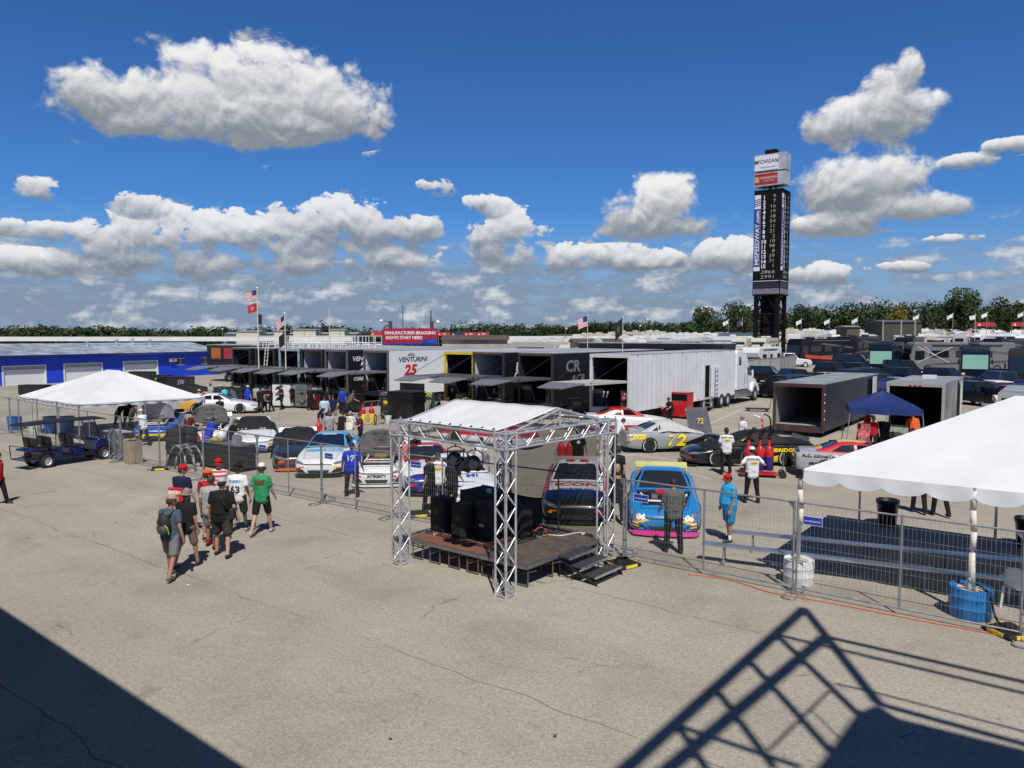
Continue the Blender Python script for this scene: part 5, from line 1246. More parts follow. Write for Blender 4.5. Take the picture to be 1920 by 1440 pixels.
q = PT(1772, 722, 36.6); q.z = 0; e2 = trailer('weathered grey enclosed trailer with a white side door standing open', q, G1, INT_K, mat('grey beam', (.40, .39, .36), .5), L=7.6, gate=False, deck=False, Hh=2.82, W=2.6, name='enclosed_trailer', group='enclosed trailers with open tails', bumps=False, roofm=ROOFG)
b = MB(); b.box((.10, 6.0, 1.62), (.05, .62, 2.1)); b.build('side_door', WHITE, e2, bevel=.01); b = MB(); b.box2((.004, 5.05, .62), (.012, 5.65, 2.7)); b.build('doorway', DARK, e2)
b = MB(); b.box2((.004, 6.75, 2.0), (.012, 7.05, 2.6)); b.build('window', GLASSD, e2); b = MB(); b.box((-1.3, 4.6, 2.95), (.65, .6, .2)); b.build('roof_vent', mat('vent white', (.6, .6, .58), .5), e2, bevel=.02)
for k in range(3): b = MB(); b.box((-1.3 + (k - 1) * .22, -.006, 2.72), (.12, .02, .05)); b.build('tail_lamp', INKR, e2)
q = PT(2010, 735, 30.0); q.z = 0; trailer('pale enclosed trailer cut off by the right edge of the picture', q, G1, INT_K, MATS['grey beam'], L=6.5, gate=False, deck=False, Hh=2.75, W=2.5, name='enclosed_trailer', group='enclosed trailers with open tails', bumps=False, roofm=ROOFG)
# pop-up canopy, navy
def popup(label, c, s, rz, m, eave, peak, legs):
 t = thing('popup_canopy', label, 'canopy', c, rz); b = MB(); h = s / 2
 P = [(-h, -h), (h, -h), (h, h), (-h, h)]
 for i in range(4):
  (x0, y0), (x1, y1) = P[i], P[(i + 1) % 4]
  a, bb, cc = Vector((x0, y0, eave)), Vector((x1, y1, eave)), Vector((0, 0, peak))
  b.grid(lambda u_, v_: a.lerp(bb, u_).lerp(cc, v_) - Vector((0, 0, .10 * math.sin(math.pi * v_) * math.sin(math.pi * u_))), 10, 8)
  b.grid(lambda u_, v_: a.lerp(bb, u_) + Vector((0, 0, -.26 * v_ + .012 * math.sin(u_ * 22) * v_)) + Vector(((y1 - y0), -(x1 - x0), 0)).normalized() * (.01 + .02 * math.sin(u_ * 17) * v_), 20, 3)
 b.build('canopy', m, t, smooth=False, auto=25)
 for (x, y) in P:
  b = MB(); b.bar((x * 1.1, y * 1.1, 0), (x * .98, y * .98, eave - .02), .022, n=6); b.build('leg', GALV, t)
NAVC = mat('navy canopy cloth', (.014, .030, .13), .45, var=.1, bump=.4, bscale=5)
popup('navy blue pop-up canopy between the two open trailers', G(1652, 843), 2.9, GRID + .28, NAVC, 2.0, 2.75, 4)
# ---------------------------------------------------------------- blue garage
def garage():
 p = G(0, 724); d = Vector((.5, .866, 0)); L_ = 27.2; o = p - d * 16
 rz = math.atan2(d.y, d.x)
 t = thing('garage_building', 'long royal blue metal garage with white roller doors and a pale roof', 'garage', o, rz); LT = L_ + 16; EH = 3.05; DP = 13.0
 BLUEW = corrugated('royal blue cladding', (.008, .06, .66), 'X', .5, 1.0, .5, dirt=.12)
 doors = []
 def along(px):                                # distance along the front wall for a photo column
  k = (px - 960) / FOC; return (k * o.y - o.x) / (d.x - k * d.y)
 for (a, b_, zt) in ((2, 86, 2.05), (118, 192, 2.1), (230, 296, 2.15)): doors.append((along(a), along(b_), zt))
 xs = [0]; b = MB()
 for (a, c, z) in doors:
  b.box2((xs[-1], 0, 0), (a, .25, EH)); b.box2((a, 0, z), (c, .25, EH)); xs.append(c)
 b.box2((xs[-1], 0, 0), (LT, .25, EH)); b.box2((LT - .25, .25, 0), (LT, DP, EH)); b.box2((0, DP - .25, 0), (LT - .25, DP, EH)); b.build('wall', BLUEW, t)
 b = MB(); b.prism([(LT, .25, EH), (LT, DP, EH), (LT, DP / 2, EH + 1.05)], (-.25, 0, 0)); b.build('gable', BLUEW, t)
 RM = corrugated('pale metal roof', (.50, .55, .58), 'X', .9, .5, .42, .35, dirt=.3)
 b = MB(); b.prism([(-.2, -.55, EH - .02), (-.2, DP / 2, EH + 1.10), (-.2, DP + .5, EH - .02), (-.2, DP + .5, EH + .1), (-.2, DP / 2, EH + 1.22), (-.2, -.55, EH + .1)], (LT + .45, 0, 0)); rf = b.build('roof', RM, t)
 b = MB(); b.box2((-.2, -.62, EH - .20), (LT + .25, -.552, EH + .07)); b.build('gutter', paint('dark blue gutter', (.004, .02, .16)), t)
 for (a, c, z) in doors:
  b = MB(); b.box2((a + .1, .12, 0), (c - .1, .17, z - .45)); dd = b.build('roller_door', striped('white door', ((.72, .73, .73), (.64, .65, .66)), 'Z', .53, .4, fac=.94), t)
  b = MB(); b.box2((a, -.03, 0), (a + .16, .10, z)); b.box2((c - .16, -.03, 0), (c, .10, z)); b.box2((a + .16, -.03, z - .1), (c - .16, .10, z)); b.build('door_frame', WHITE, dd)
  b = MB(); b.box2((a + .16, .13, z - .45), (c - .16, .2, z - .1)); b.build('door_box', mat('plain grey panel', (.30, .31, .31), .6), dd)  # box above the roller door, one even mid grey
 for px0, px1 in ((331, 345), (378, 391)):
  a, c = along(px0), along(px1); b = MB(); b.box2((a, -.02, 1.5), (c, .02, 2.25)); w = b.build('window', GLASSD, t)
  b = MB(); b.box2((a - .06, -.04, 1.44), (c + .06, .01, 1.5)); b.box2((a - .06, -.04, 2.25), (c + .06, .01, 2.31)); b.box2(((a + c) / 2 - .03, -.04, 1.5), ((a + c) / 2 + .03, -.021, 2.25)); b.build('window_frame', WHITE, w)
 a = along(316); b = MB(); b.box2((a, -.35, 1.9), (a + .9, -.02, 2.35)); ac = b.build('air_conditioner', mat('cream metal', (.62, .60, .54), .5), t, bevel=.02)
 b = MB(); b.box2((a + .15, -.362, 1.98), (a + .75, -.352, 2.27)); b.build('grille', GREYP, ac)
 a = along(397); b = MB(); b.box2((a, -.03, 0), (a + 1.3, .0, 2.1)); b.build('side_door', paint('door blue', (.006, .035, .33)), t)
 for px, h in ((208, .35), (262, .5), (292, .6), (325, .45)):
  x = along(px); b = MB(); b.bar((x, DP * .35, EH + .5), (x, DP * .35, EH + 1.1 + h), .12, n=10); b.lathe([(.28, 0), (.30, .05), (.05, .25), (0, .25)], 12, (x, DP * .35, EH + 1.05 + h)); b.build('roof_vent', mat('vent metal', (.6, .6, .6), .4, .5), rf)
 return t
garage()
# ---------------------------------------------------------------- red billboard
def billboard():
 Y = 95.0; p = PT(718, 646, Y); q = PT(819, 645, Y - 1.5); d = q - p; d.z = 0; Wd = d.length; rz = math.atan2(d.y, d.x); H_ = 2.05
 t = thing('billboard', 'red billboard with white capitals above the hauler roofs', 'billboard', (p.x, p.y, 0), rz); z0 = p.z
 b = MB(); b.box2((0, 0, z0), (Wd, .25, z0 + H_)); b.build('board', mat('board red', (.40, .015, .03), .5), t)
 b = MB(); b.prism([(0, -.012, z0), (Wd, -.012, z0), (Wd, -.012, z0 + .75), (Wd - 1.5, -.012, z0 + .72), (Wd - 2.1, -.012, z0 + .22), (0, -.012, z0 + .14)], (0, .008, 0)); b.build('blue_band', mat('board blue', (.012, .05, .34), .5), t)
 fm = lambda x, z: frame_m((x, -.02, z), (1, 0, 0), (0, 0, 1))
 lettering('MANUFACTURER BRAGGING', .56, INKW, t, fm(Wd * .51, z0 + 1.46), .92, 0, .014); lettering('RIGHTS START HERE!', .56, INKW, t, fm(Wd * .395, z0 + .86), .92, 0, .014)
 lettering('MENARDS', .22, INKW, t, fm(Wd - .75, z0 + .42), 1, 0, .006); b = MB(); b.lathe([(0, 0), (.5, 0), (.5, .004), (0, .004)], 24, (0, 0, 0), Matrix.Translation((Wd - .75, -.026, z0 + .42)) @ Matrix.Diagonal((1, 1, .4, 1)) @ Matrix.Rotation(math.pi / 2, 4, 'X')); b.build('emblem', mat('emblem blue', (.02, .10, .45), .5), t)
 for x in (Wd * .13, Wd * .90): b = MB(); b.box2((x - .16, .26, 0), (x + .16, .5, z0 + H_ + .9)); b.build('post', mat('brown steel post', (.10, .05, .04), .6), t)
billboard()
def lamp_post(px, py_top, Y, label, arm=0, m=None, h=.0, group='light poles around the infield'):
 p = PT(px, py_top, Y); g_ = gz(p.x, p.y); t = thing('lamp_post', label, 'light pole', (p.x, p.y, g_), 0, group); H_ = p.z - g_
 b = MB(); b.bar((0, 0, 0), (0, 0, H_), .13, .07, n=8); b.build('pole', m or STEEL, t)
 b = MB(); b.bar((0, 0, H_ - .1), (arm, 0, H_ + .1), .05); b.build('arm', m or STEEL, t)
 b = MB(); b.sphere((arm, 0, H_), (.28, .28, .24)); b.build('lamp_head', mat('lamp globe', (.75, .74, .66), .3), t, smooth=True)
lamp_post(729, 602, 100, 'lamp post with a globe arm left of the billboard', -1.0, MATS['brown steel post']); lamp_post(807, 604, 100, 'lamp post with a globe arm over the right end of the billboard', 1.0, MATS['brown steel post'])
lamp_post(1210, 599, 170, 'dark lamp post against the trees, right of the black flag', .5); lamp_post(1060, 616, 170, 'pale lamp standing among the far white campers', .2); lamp_post(1199, 611, 190, 'short pale lamp right behind the black flag', .2)
for i, (px, py) in enumerate(((497, 612), (511, 614), (570, 612), (599, 612), (417, 617), (637, 612))): lamp_post(px, py, 230, 'slim light pole before the far left trees, %s' % ['behind the two tall flags', 'just right of the two tall flags', 'right of the flag with stripes', 'left of the bare white mast', 'furthest left of the slim poles', 'right of the bare white mast'][i], 0, GALV)
def mast(px, py_top, Y, label, r=.06, m=GALV, z0=0., lean=0.):
 p = PT(px, py_top, Y); t = thing('mast', label, 'mast', (p.x, p.y, z0), 0, 'masts and aerials'); b = MB(); b.bar((lean, 0, 0), (0, 0, p.z - z0), r, r * .5, n=7); b.build('mast_pole', m, t); return t, p
mast(755, 568, 140, 'dark tall mast standing behind the billboard', .16, STEEL); mast(808, 582, 140, 'dark tapered mast behind the right end of the billboard', .22, MATS['brown steel post'])
mast(617, 576, 62, 'bare pale flagpole among the hauler roofs', .05, mat('pale pole', (.6, .58, .48), .5)); mast(771, 595, 160, 'thin twin aerial right of the dark tall mast', .08); mast(666, 612, 120, 'thin pale mast left of the billboard', .06)
mast(742, 612, 120, 'dark jib leaning left above the billboard', .12, STEEL, lean=1.8)
# ---------------------------------------------------------------- flags
def flagcloth(t, top, w, h, mats, kind, face, droop=.35, seed=0, name='flag_cloth'):
 r = random.Random(seed); ph = r.uniform(0, 6); b = MB(); nu, nv = 16, 13
 def fn(u_, v_):
  return Vector((face * u_ * w * (.95 - .1 * v_), .10 * math.sin(u_ * 7 + ph + v_) * u_ * w, -v_ * h - droop * u_ * w * (.6 + .4 * u_))) + top
 b.grid(fn, nu, nv)
 mi = []
 for j in range(nv):
  for i in range(nu):
   if kind == 'us': mi.append(2 if (i < 7 and j < 7) else (0 if j % 2 == 0 else 1))
   elif kind == 'emblem': mi.append(1 if (5 < i < 11 and 3 < j < 9) else 0)
   else: mi.append(0)
 b.mi = mi; o = b.build(name, mats, t, smooth=True); return o
FR, FWH, FBL, FBK = mat('flag red', (.42, .02, .03), .8), mat('flag white', (.72, .72, .72), .8), mat('flag blue', (.02, .03, .16), .8), mat('flag black', (.012, .012, .012), .8)
def flagpole(px, py_top, Y, z0, label, flags, r=.05, group=None, m=None):
 p = PT(px, py_top, Y); t = thing('flagpole', label, 'flag', (p.x, p.y, z0), 0, group); H_ = p.z - z0
 b = MB(); b.bar((0, 0, 0), (0, 0, H_), r, r * .7, n=7); b.build('pole', m or MATS.get('pale pole') or GALV, t)
 b = MB(); b.sphere((0, 0, H_), r * 1.8, 8, 6); b.build('finial', WPLAS, t)
 for k, (kind, dz, w, h, face, mats, dr) in enumerate(flags): flagcloth(t, Vector((face * r, 0, H_ - dz)), w, h, mats, kind, face, dr, px + k)
US = [FR, FWH, FBL]
flagpole(482, 540, 58, 2.6, 'tall pole flying a striped flag above a red one and a small black one', [('us', .15, .85, .75, -1, US, .25), ('emblem', 1.15, .75, .65, -1, [FR, mat('flag print', (.5, .30, .28), .8)], .3), ('plain', 2.0, .30, .8, 1, [FBK], .2)])
flagpole(534, 588, 57, 2.6, 'shorter pole with a drooping striped flag over a black one', [('us', .15, .65, .75, -1, US, .75), ('plain', 1.5, .5, .9, -1, [FBK], .6)])
flagpole(1102, 591, 60, 4.1, 'pole on a hauler roof with a striped flag on blue cloth', [('us', .05, .85, .85, -1, US, .35)], .03)
flagpole(1168, 595, 50, 4.1, 'pole with a large black flag hanging beside the white hauler', [('emblem', .05, .55, 1.1, -1, [FBK, mat('flag gold print', (.10, .07, .03), .8)], .9)], .03)
for i, (px, py) in enumerate(((1366, 600), (1503, 599), (1556, 598), (1608, 596), (1723, 590), (1787, 588), (1851, 586), (1919, 585))):
 Y = 165.; p = PT(px, py, Y); flagpole(px, py, Y, gz(p.x, p.y), 'white flag on a pole against the woods, %s' % ['just left of the score tower', 'first right of the score tower', 'second right of the score tower', 'third right of the score tower', 'left of the tallest tree', 'before the tallest tree', 'right of the tallest tree', 'at the right picture edge'][i], [('plain', .05, 1.25, .8, -1, [FWH], .45)], .07, 'white flags along the woods', GALV)
p = PT(1829, 590, 150); flagpole(1829, 590, 150, gz(p.x, p.y), 'leaning pole with three small flags one below another', [('plain', .1, 1.2, .8, -1, [FWH], .2), ('plain', 1.6, 1.2, 1.0, -1, [FBK], .2), ('us', 3.0, 1.4, 1.2, -1, US, .2)], .06)
p = PT(1392, 597, 150); flagpole(1392, 597, 150, gz(p.x, p.y), 'pole with a limp striped flag left of the score tower legs', [('us', .1, 1.1, 1.3, -1, US, .6)], .05)
# ---------------------------------------------------------------- scoring tower
def pylon():
 Y = 130.; c0 = PT(1462, 553, Y); g_ = gz(c0.x, c0.y); s = 4.78
 e1, e2 = AX, BX                                  # left face runs along e1, right face along e2; nearest edge at c0
 t = thing('scoring_tower', 'tall black scoring tower with lit numbers under a white and red sign', 'scoreboard tower', (c0.x, c0.y, g_), GRID)
 zb, zt = c0.z - g_, PT(1462, 352, Y).z - g_
 PK = mat('tower black', (.006, .006, .007), .8, var=.1, scale=.3, spec=.15)
 b = MB(); b.box2((-s, 0, zb), (0, s, zt)); b.build('display_body', PK, t)
 for x, y in ((-s + .5, .5), (-.5, .5), (-s + .5, s - .5), (-.5, s - .5)): b = MB(); b.box2((x - .3, y - .3, -1), (x + .3, y + .3, zb)); b.build('leg', PK, t)
 b = MB(); b.box2((-s / 2 - .95, s / 2 - .95, -1), (-s / 2 + .95, s / 2 + .95, zb)); b.build('core_shaft', PK, t)
 b = MB()
 for (a, c) in (((-s + .5, .5), (-.5, .5)), ((-.5, .5), (-.5, s - .5)), ((-s + .5, s - .5), (-.5, s - .5)), ((-s + .5, .5), (-s + .5, s - .5))):
  m_ = ((a[0] + c[0]) / 2, (a[1] + c[1]) / 2)
  for z in (zb * .36, zb * .70): b.bar((*a, z), (*c, z), .14)
  for q in (a, c): b.bar((*q, zb * .70), (*m_, zb), .12); b.bar((*q, zb * .36), (m_[0], m_[1], zb * .02), .12)
 b.build('bracing', PK, t)
 LED = MATS.get('led'); m, nt, pp = _nodes('pale lit digits'); pp.inputs['Base Color'].default_value = (.5, .5, .48, 1); pp.inputs['Emission Color'].default_value = (.8, .8, .78, 1); pp.inputs['Emission Strength'].default_value = .35
 m2, nt, pp = _nodes('dim lit digits'); pp.inputs['Base Color'].default_value = (.25, .25, .24, 1); pp.inputs['Emission Color'].default_value = (.8, .8, .7, 1); pp.inputs['Emission Strength'].default_value = .22
 vals = ['9', '7', '16', '19', '18', '54', '11', '21', '2', '10', '98', '8', '39', '31', '1']
 faces = [lambda x, z: frame_m((-s + x, -.03, z), (1, 0, 0), (0, 0, 1)), lambda x, z: frame_m((.03, x, z), (0, 1, 0), (0, 0, 1))]
 Ht = zt - zb
 for k, F in enumerate(faces):
  def B(x0, x1, z0, z1, m__, nm, d=.02):
   bb = MB()
   if k == 0: bb.box2((-s + x0, -d, z0), (-s + x1, -d + .01, z1))
   else: bb.box2((d - .01, x0, z0), (d, x1, z1))
   bb.build(nm, m__, t)
  B(.10, 1.18, zb + Ht * .235, zb + Ht * .955, WHITE, 'side_strip'); B(.12, 1.16, zb + Ht * .275, zb + Ht * .825, mat('strip blue', (.02, .04, .28), .5), 'side_strip', .03)
  for q in range(4):
   bb = MB(); z = zb + Ht * (.845 + q * .018)
   P = [(.12, z), (1.16, z + .25), (1.16, z + .42), (.12, z + .17)]
   bb.prism([((-s + x, -.03, zz) if k == 0 else (.022, x, zz)) for x, zz in P], (0, .008, 0) if k == 0 else (.008, 0, 0)); bb.build('slanted_bar', MATS['strip blue'], t)
  M = F(.66, zb + Ht * .55) @ Matrix.Rotation(math.pi / 2, 4, 'Z') @ Matrix.Translation((0, 0, .02)); lettering('MISPEEDWAY.com', 1.05, WHITE, t, M, 1.12, 0, .02)
  for i, v_ in enumerate(vals):
   z = zb + Ht * (.925 - i * .0465)
   lettering(str(i + 1), .93, WHITE, t, F(1.78, z), 1, 0, .03); lettering(v_, .86, m2, t, F(3.25 if len(v_) > 1 else 3.5, z + .12), 1.2, .06, -.01)
  lettering('2866', .86, m2, t, F(2.6, zb + Ht * .222), 1.5, .06, -.01); lettering('2991', .86, m2, t, F(2.6, zb + Ht * .175), 1.5, .06, -.01)
  B(.1, s - .25, zb + Ht * .135, zb + Ht * .140, WHITE, 'light_bar'); B(.1, s - .15, zb + .25, zb + Ht * .065, mat('screen lilac', (.20, .17, .22), .4, var=.3, scale=2), 'lower_screen'); B(.1, s - .15, zb + Ht * .07, zb + Ht * .125, mat('screen dark', (.02, .02, .028), .4), 'lower_screen')
 # sign box on top, a little wider
 z1, z2, z3 = PT(1462, 345, Y).z - g_, PT(1462, 318, Y).z - g_, PT(1462, 285, Y).z - g_
 sx0, sx1, sy = -s - .1, .55, 2.6
 SIDE = corrugated('louvred sign side', (.55, .57, .60), 'Z', .45, .9, .4, .3)
 b = MB(); b.box2((sx0, -.1, z1), (sx1, sy, z2 - .15)); b.box2((sx0, -.1, z2 + .1), (sx1, sy, z3)); b.build('sign_box', SIDE, t)
 b = MB(); b.box2((sx0 + .15, -.16, z1 + .3), (sx1 - 1.35, -.11, z2 - .3)); b.build('red_sign', mat('sign red', (.38, .02, .02), .5), t)
 b = MB(); b.box2((sx0 + .12, -.16, z2 + .25), (sx1 - 1.3, -.11, z3 - .2)); b.build('white_sign', WHITE, t)
 cx = (sx0 + sx1 - 1.2) / 2
 lettering('MICHIGAN', .95, INKNAVY, t, frame_m((cx, -.175, (z2 + z3) / 2 + .25), (1, 0, 0), (0, 0, 1)), .88, .15, .01); lettering('INTERNATIONAL SPEEDWAY', .28, INKNAVY, t, frame_m((cx + .4, -.175, (z2 + z3) / 2 - .75), (1, 0, 0), (0, 0, 1)), .8)
 for sg in (-1, 1):
  b = MB(); x = cx + sg * 2.0; zc = (z2 + z3) / 2 + .15; b.prism([(x + sg * .1, -.175, zc), (x - sg * .35, -.175, zc + .28), (x - sg * .15, -.175, zc), (x - sg * .5, -.175, zc - .30)], (0, -.006, 0)); b.build('swoosh', INKNAVY, t)
 lettering('FIREKEEPERS', .55, WHITE, t, frame_m((cx + .4, -.175, (z1 + z2) / 2 + .15), (1, 0, 0), (0, 0, 1)), .95, 0, .0); lettering('CASINO HOTEL', .28, WHITE, t, frame_m((cx + .5, -.175, (z1 + z2) / 2 - .35), (1, 0, 0), (0, 0, 1)), 1, 0, .0)
 b = MB(); b.box2((cx - 1.9, -.172, (z1 + z2) / 2 - .55), (cx - 1.2, -.165, (z1 + z2) / 2 + .4)); b.build('gold_mark', mat('gold print', (.55, .38, .22), .5), t)
 b = MB(); b.box2((-s / 2 - .9, .6, z3), (-s / 2 + 1.0, 2.2, z3 + .9)); b.build('top_unit', PK, t); b = MB(); b.bar((-s / 2, 1, zt), (-s / 2, 1, z1), .25); b.bar((-s / 2 + 1, 1, zt), (-s / 2 + 1, 1, z1), .15); b.build('sign_post', PK, t)
pylon()
# ---------------------------------------------------------------- far buildings, walls and banners
def block(label, px0, px1, pyt, pyb, Y, depth, m, name='building', cat='building', roofm=None, extra=None, group=None, yaw=0):
 a, c = PT(px0, pyb, Y), PT(px1, pyb, Y); zt = PT(px0, pyt, Y).z; zb = min(a.z, gz(a.x, Y))
 t = thing(name, label, cat, (a.x, Y, zb), yaw, group); W = c.x - a.x; H_ = zt - zb
 b = MB(); b.box2((0, 0, 0), (W, depth, H_)); b.build('walls', m, t)
 b = MB(); b.prism([(-.2, -.3, H_), (-.2, depth / 2, H_ + depth * .06), (-.2, depth + .3, H_)], (W + .4, 0, 0)); b.build('roof', roofm or ROOFG, t)
 if extra: extra(t, W, depth, H_)
 return t
TANW = corrugated('tan ribbed cladding', (.42, .37, .29), 'X', .8, .8, .6); TAN2 = corrugated('sand cladding', (.52, .40, .24), 'X', .8, .8, .6)
def small_doors(t, W, D, H_):
 for k in range(3): b = MB(); b.box2((W * (.2 + .28 * k), -.25, H_ * .62), (W * (.2 + .28 * k) + .6, -.003, H_ * .78)); b.build('wall_lamp', BLACK, t)
block('tan ribbed shed right of the billboard', 829, 951, 637, 657, 78, 8, TANW, 'shed', 'shed', mat('brown roof', (.10, .07, .05), .7), small_doors)
block('sand coloured shed behind the black flag', 1078, 1168, 642, 657, 70, 6, TAN2, 'shed', 'shed', MATS['brown roof'], small_doors)
def stands(t, W, D, H_):
 for k in range(int(W / 6)): b = MB(); b.box2((k * 6 + 1, -.02, H_ * .2), (k * 6 + 4, -.003, H_ * .55)); b.build('window', GLASSD, t)
for (a, c, yt, lab) in ((443, 486, 622, 'cream control box on the far stand, the widest on the left'), (514, 530, 621, 'small cream control box on the far stand'), (550, 592, 619, 'long cream control box on the far stand left of the bare mast'), (617, 646, 619, 'cream control box on the far stand right of the bare mast')):
 block(lab, a, c, yt, 632, 262, 8, mat('cream panels', (.62, .56, .42), .6), 'press_box', 'building', None, None, 'cream boxes on the far stand')
block('long grey stand building beyond the track wall', 420, 668, 626.5, 636, 270, 12, mat('grey concrete', (.16, .16, .16), .8), 'stand_building', 'stand', None, stands)
def far_wall(label, px0, px1, pyt, Y, h, m, name='track_wall', cat='wall'):
 a, c = PT(px0, pyt, Y), PT(px1, pyt, Y); t = thing(name, label, cat, (a.x, Y, a.z - h)); b = MB(); b.box2((0, 0, 0), (c.x - a.x, .5, h)); b.build('wall_face', m, t)
 b = MB(); b.box2((0, -.02, h), (c.x - a.x, .52, h + .12)); b.build('coping', WHITE, t)
far_wall('long white painted track wall across the far left', -60, 660, 632.2, 205, 1.1, mat('white concrete wall', (.66, .66, .64), .6, var=.1, scale=.2))
far_wall('white painted wall beyond the far campers', 830, 1330, 631, 215, 1.0, MATS['white concrete wall'])
def banner(px0, px1, pyt, pyb, Y, m, label, txt=None, tm=None):
 a, c = PT(px0, pyb, Y), PT(px1, pyb, Y); H_ = PT(px0, pyt, Y).z - a.z; t = thing('banner_board', label, 'banner', (a.x, Y, a.z), 0, 'sponsor boards by the far track'); W = c.x - a.x
 b = MB(); b.box2((0, 0, 0), (W, .15, H_)); b.build('board', m, t)
 for x in (.2, W - .35): b = MB(); b.box2((x, .16, -a.z), (x + .15, .3, H_ * .9)); b.build('post', STEEL, t)
 if txt: lettering(txt, H_ * .42, tm or INKW, t, frame_m((W * .55, -.02, H_ * .5), (1, 0, 0), (0, 0, 1)), 1, .1, .02)
 b = MB(); b.prism([(W * .12, -.012, H_ * .2), (W * .24, -.012, H_ * .2), (W * .18, -.012, H_ * .8)], (0, .008, 0)); b.build('mark', INKW, t)
BRED = mat('banner red', (.42, .03, .04), .6); BNAV = mat('banner navy', (.02, .035, .09), .6)
for a in ((695, 717, 621.5, 629.5, BRED, 'red sponsor board left of the red billboard', None), (820, 844, 623, 629.5, BRED, 'red board with white script, next right of the billboard', 'Cola'), (846, 869, 623, 629.5, BNAV, 'navy sponsor board between two red ones', None), (870, 893, 623, 629.5, BRED, 'red sponsor board right of the navy one', 'SALE'), (894, 917, 623, 629.5, BRED, 'red sponsor board, furthest right of the row by the billboard', 'SALE')):
 banner(a[0], a[1], a[2], a[3], 190, a[4], a[5], a[6])
for (x0, x1, lab) in ((1830, 1866, 'red sponsor board below the tallest tree'), (1896, 1935, 'red sponsor board at the right edge beside a cream camper')): banner(x0, x1, 604.5, 612, 170, BRED, lab)
block('dark open sided shelter under the woods', 1658, 1728, 604, 620, 160, 9, mat('dark shelter', (.05, .055, .05), .8), 'shelter', 'shelter', mat('shelter roof', (.08, .09, .09), .6))
block('low brown hut before the woods', 1588, 1612, 613, 622, 150, 5, mat('hut timber', (.09, .07, .05), .8), 'hut', 'hut')
for i, px in enumerate((1656, 1690, 1716)): mast(px, 599, 150, 'weathered timber pole by the dark shelter, %s' % ['at its left end', 'in the middle', 'at its right end'][i], .28, WOODM)
# the building and steel frame behind the camera, seen by the shadows they throw on the asphalt
def below(px, py, z): g_ = G(px, py); k = z / -SUNV.z; return Vector((g_.x - SUNV.x * k, g_.y - SUNV.y * k, z))
bl = thing('viewing_building', 'tall building left of the viewpoint that throws the dark wedge of shade', 'building', (0, 0, 0)); zr = 7.4
p, q = below(0, 1152, zr), below(428, 1440, zr); d = (q - p).normalized(); n_ = Vector((d.y, -d.x, 0)); n_ = n_ if n_.y < 0 else -n_
P0, P1 = p - d * 24, q + d * .9
b = MB(); b.prism([P0, P1, P1 + n_ * 12, P0 + n_ * 12], (0, 0, .3)); b.build('roof', ROOFG, bl)
b = MB(); I0, I1 = P0 + d * .6 + n_ * .8, P1 - d * .5 + n_ * .8; b.prism([Vector((v_.x, v_.y, 0)) for v_ in (I0, I1, I1 + n_ * 10.5, I0 + n_ * 10.5)], (0, 0, zr - .01)); b.build('walls', mat('pale block wall', (.4, .39, .36), .8), bl)
fr = thing('steel_roof_frame', 'high steel lattice over the viewpoint whose shadow crosses the asphalt at the right', 'steel frame', (0, 0, 0)); zf = 11.0
def seg(nm, pts, w, m=STEEL, z=zf):
 b = MB()
 for i in range(len(pts) - 1): b.beam(below(*pts[i], z), below(*pts[i + 1], z), w, w)
 b.build(nm, m, fr)
seg('edge_beam', [(1150, 1462), (1508, 1141), (1646, 1318)], .15); seg('inner_beam', [(1225, 1465), (1547, 1194)], .15)
for a, c in (((1456, 1190), (1612, 1342)), ((1406, 1240), (1560, 1412)), ((1345, 1295), (1450, 1438)), ((1272, 1362), (1330, 1450))): seg('cross_beam', [a, c], .12)
seg('tie_beam', [(1545, 1193), (1930, 1281)], .10); seg('tie_beam', [(1456, 1190), (1930, 1302)], .08); seg('tie_beam', [(1275, 1362), (1500, 1438)], .08)
seg('tie_beam', [(1648, 1320), (1930, 1398)], .10); seg('hand_rail', [(1565, 1282), (1640, 1298), (1930, 1374)], .04, z=8.2); seg('hand_rail', [(1555, 1295), (1440, 1408)], .035, z=8.2); seg('hand_rail', [(1520, 1330), (1590, 1400)], .03, z=8.2)
b = MB(); b.prism([below(*v_, zf + .1) for v_ in ((1612, 1342), (1650, 1326), (1690, 1352), (1960, 1420), (2010, 1470), (1520, 1470))], (0, 0, .12)); b.build('roof_sheet', ROOFG, fr)
for v_ in ((1720, 1415), (1960, 1440)): p = below(*v_, zf); b = MB(); b.box2((p.x - .12 + 3, p.y - 6.12, 0), (p.x + .12 + 3, p.y - 5.88, zf)); b.build('post', STEEL, fr)
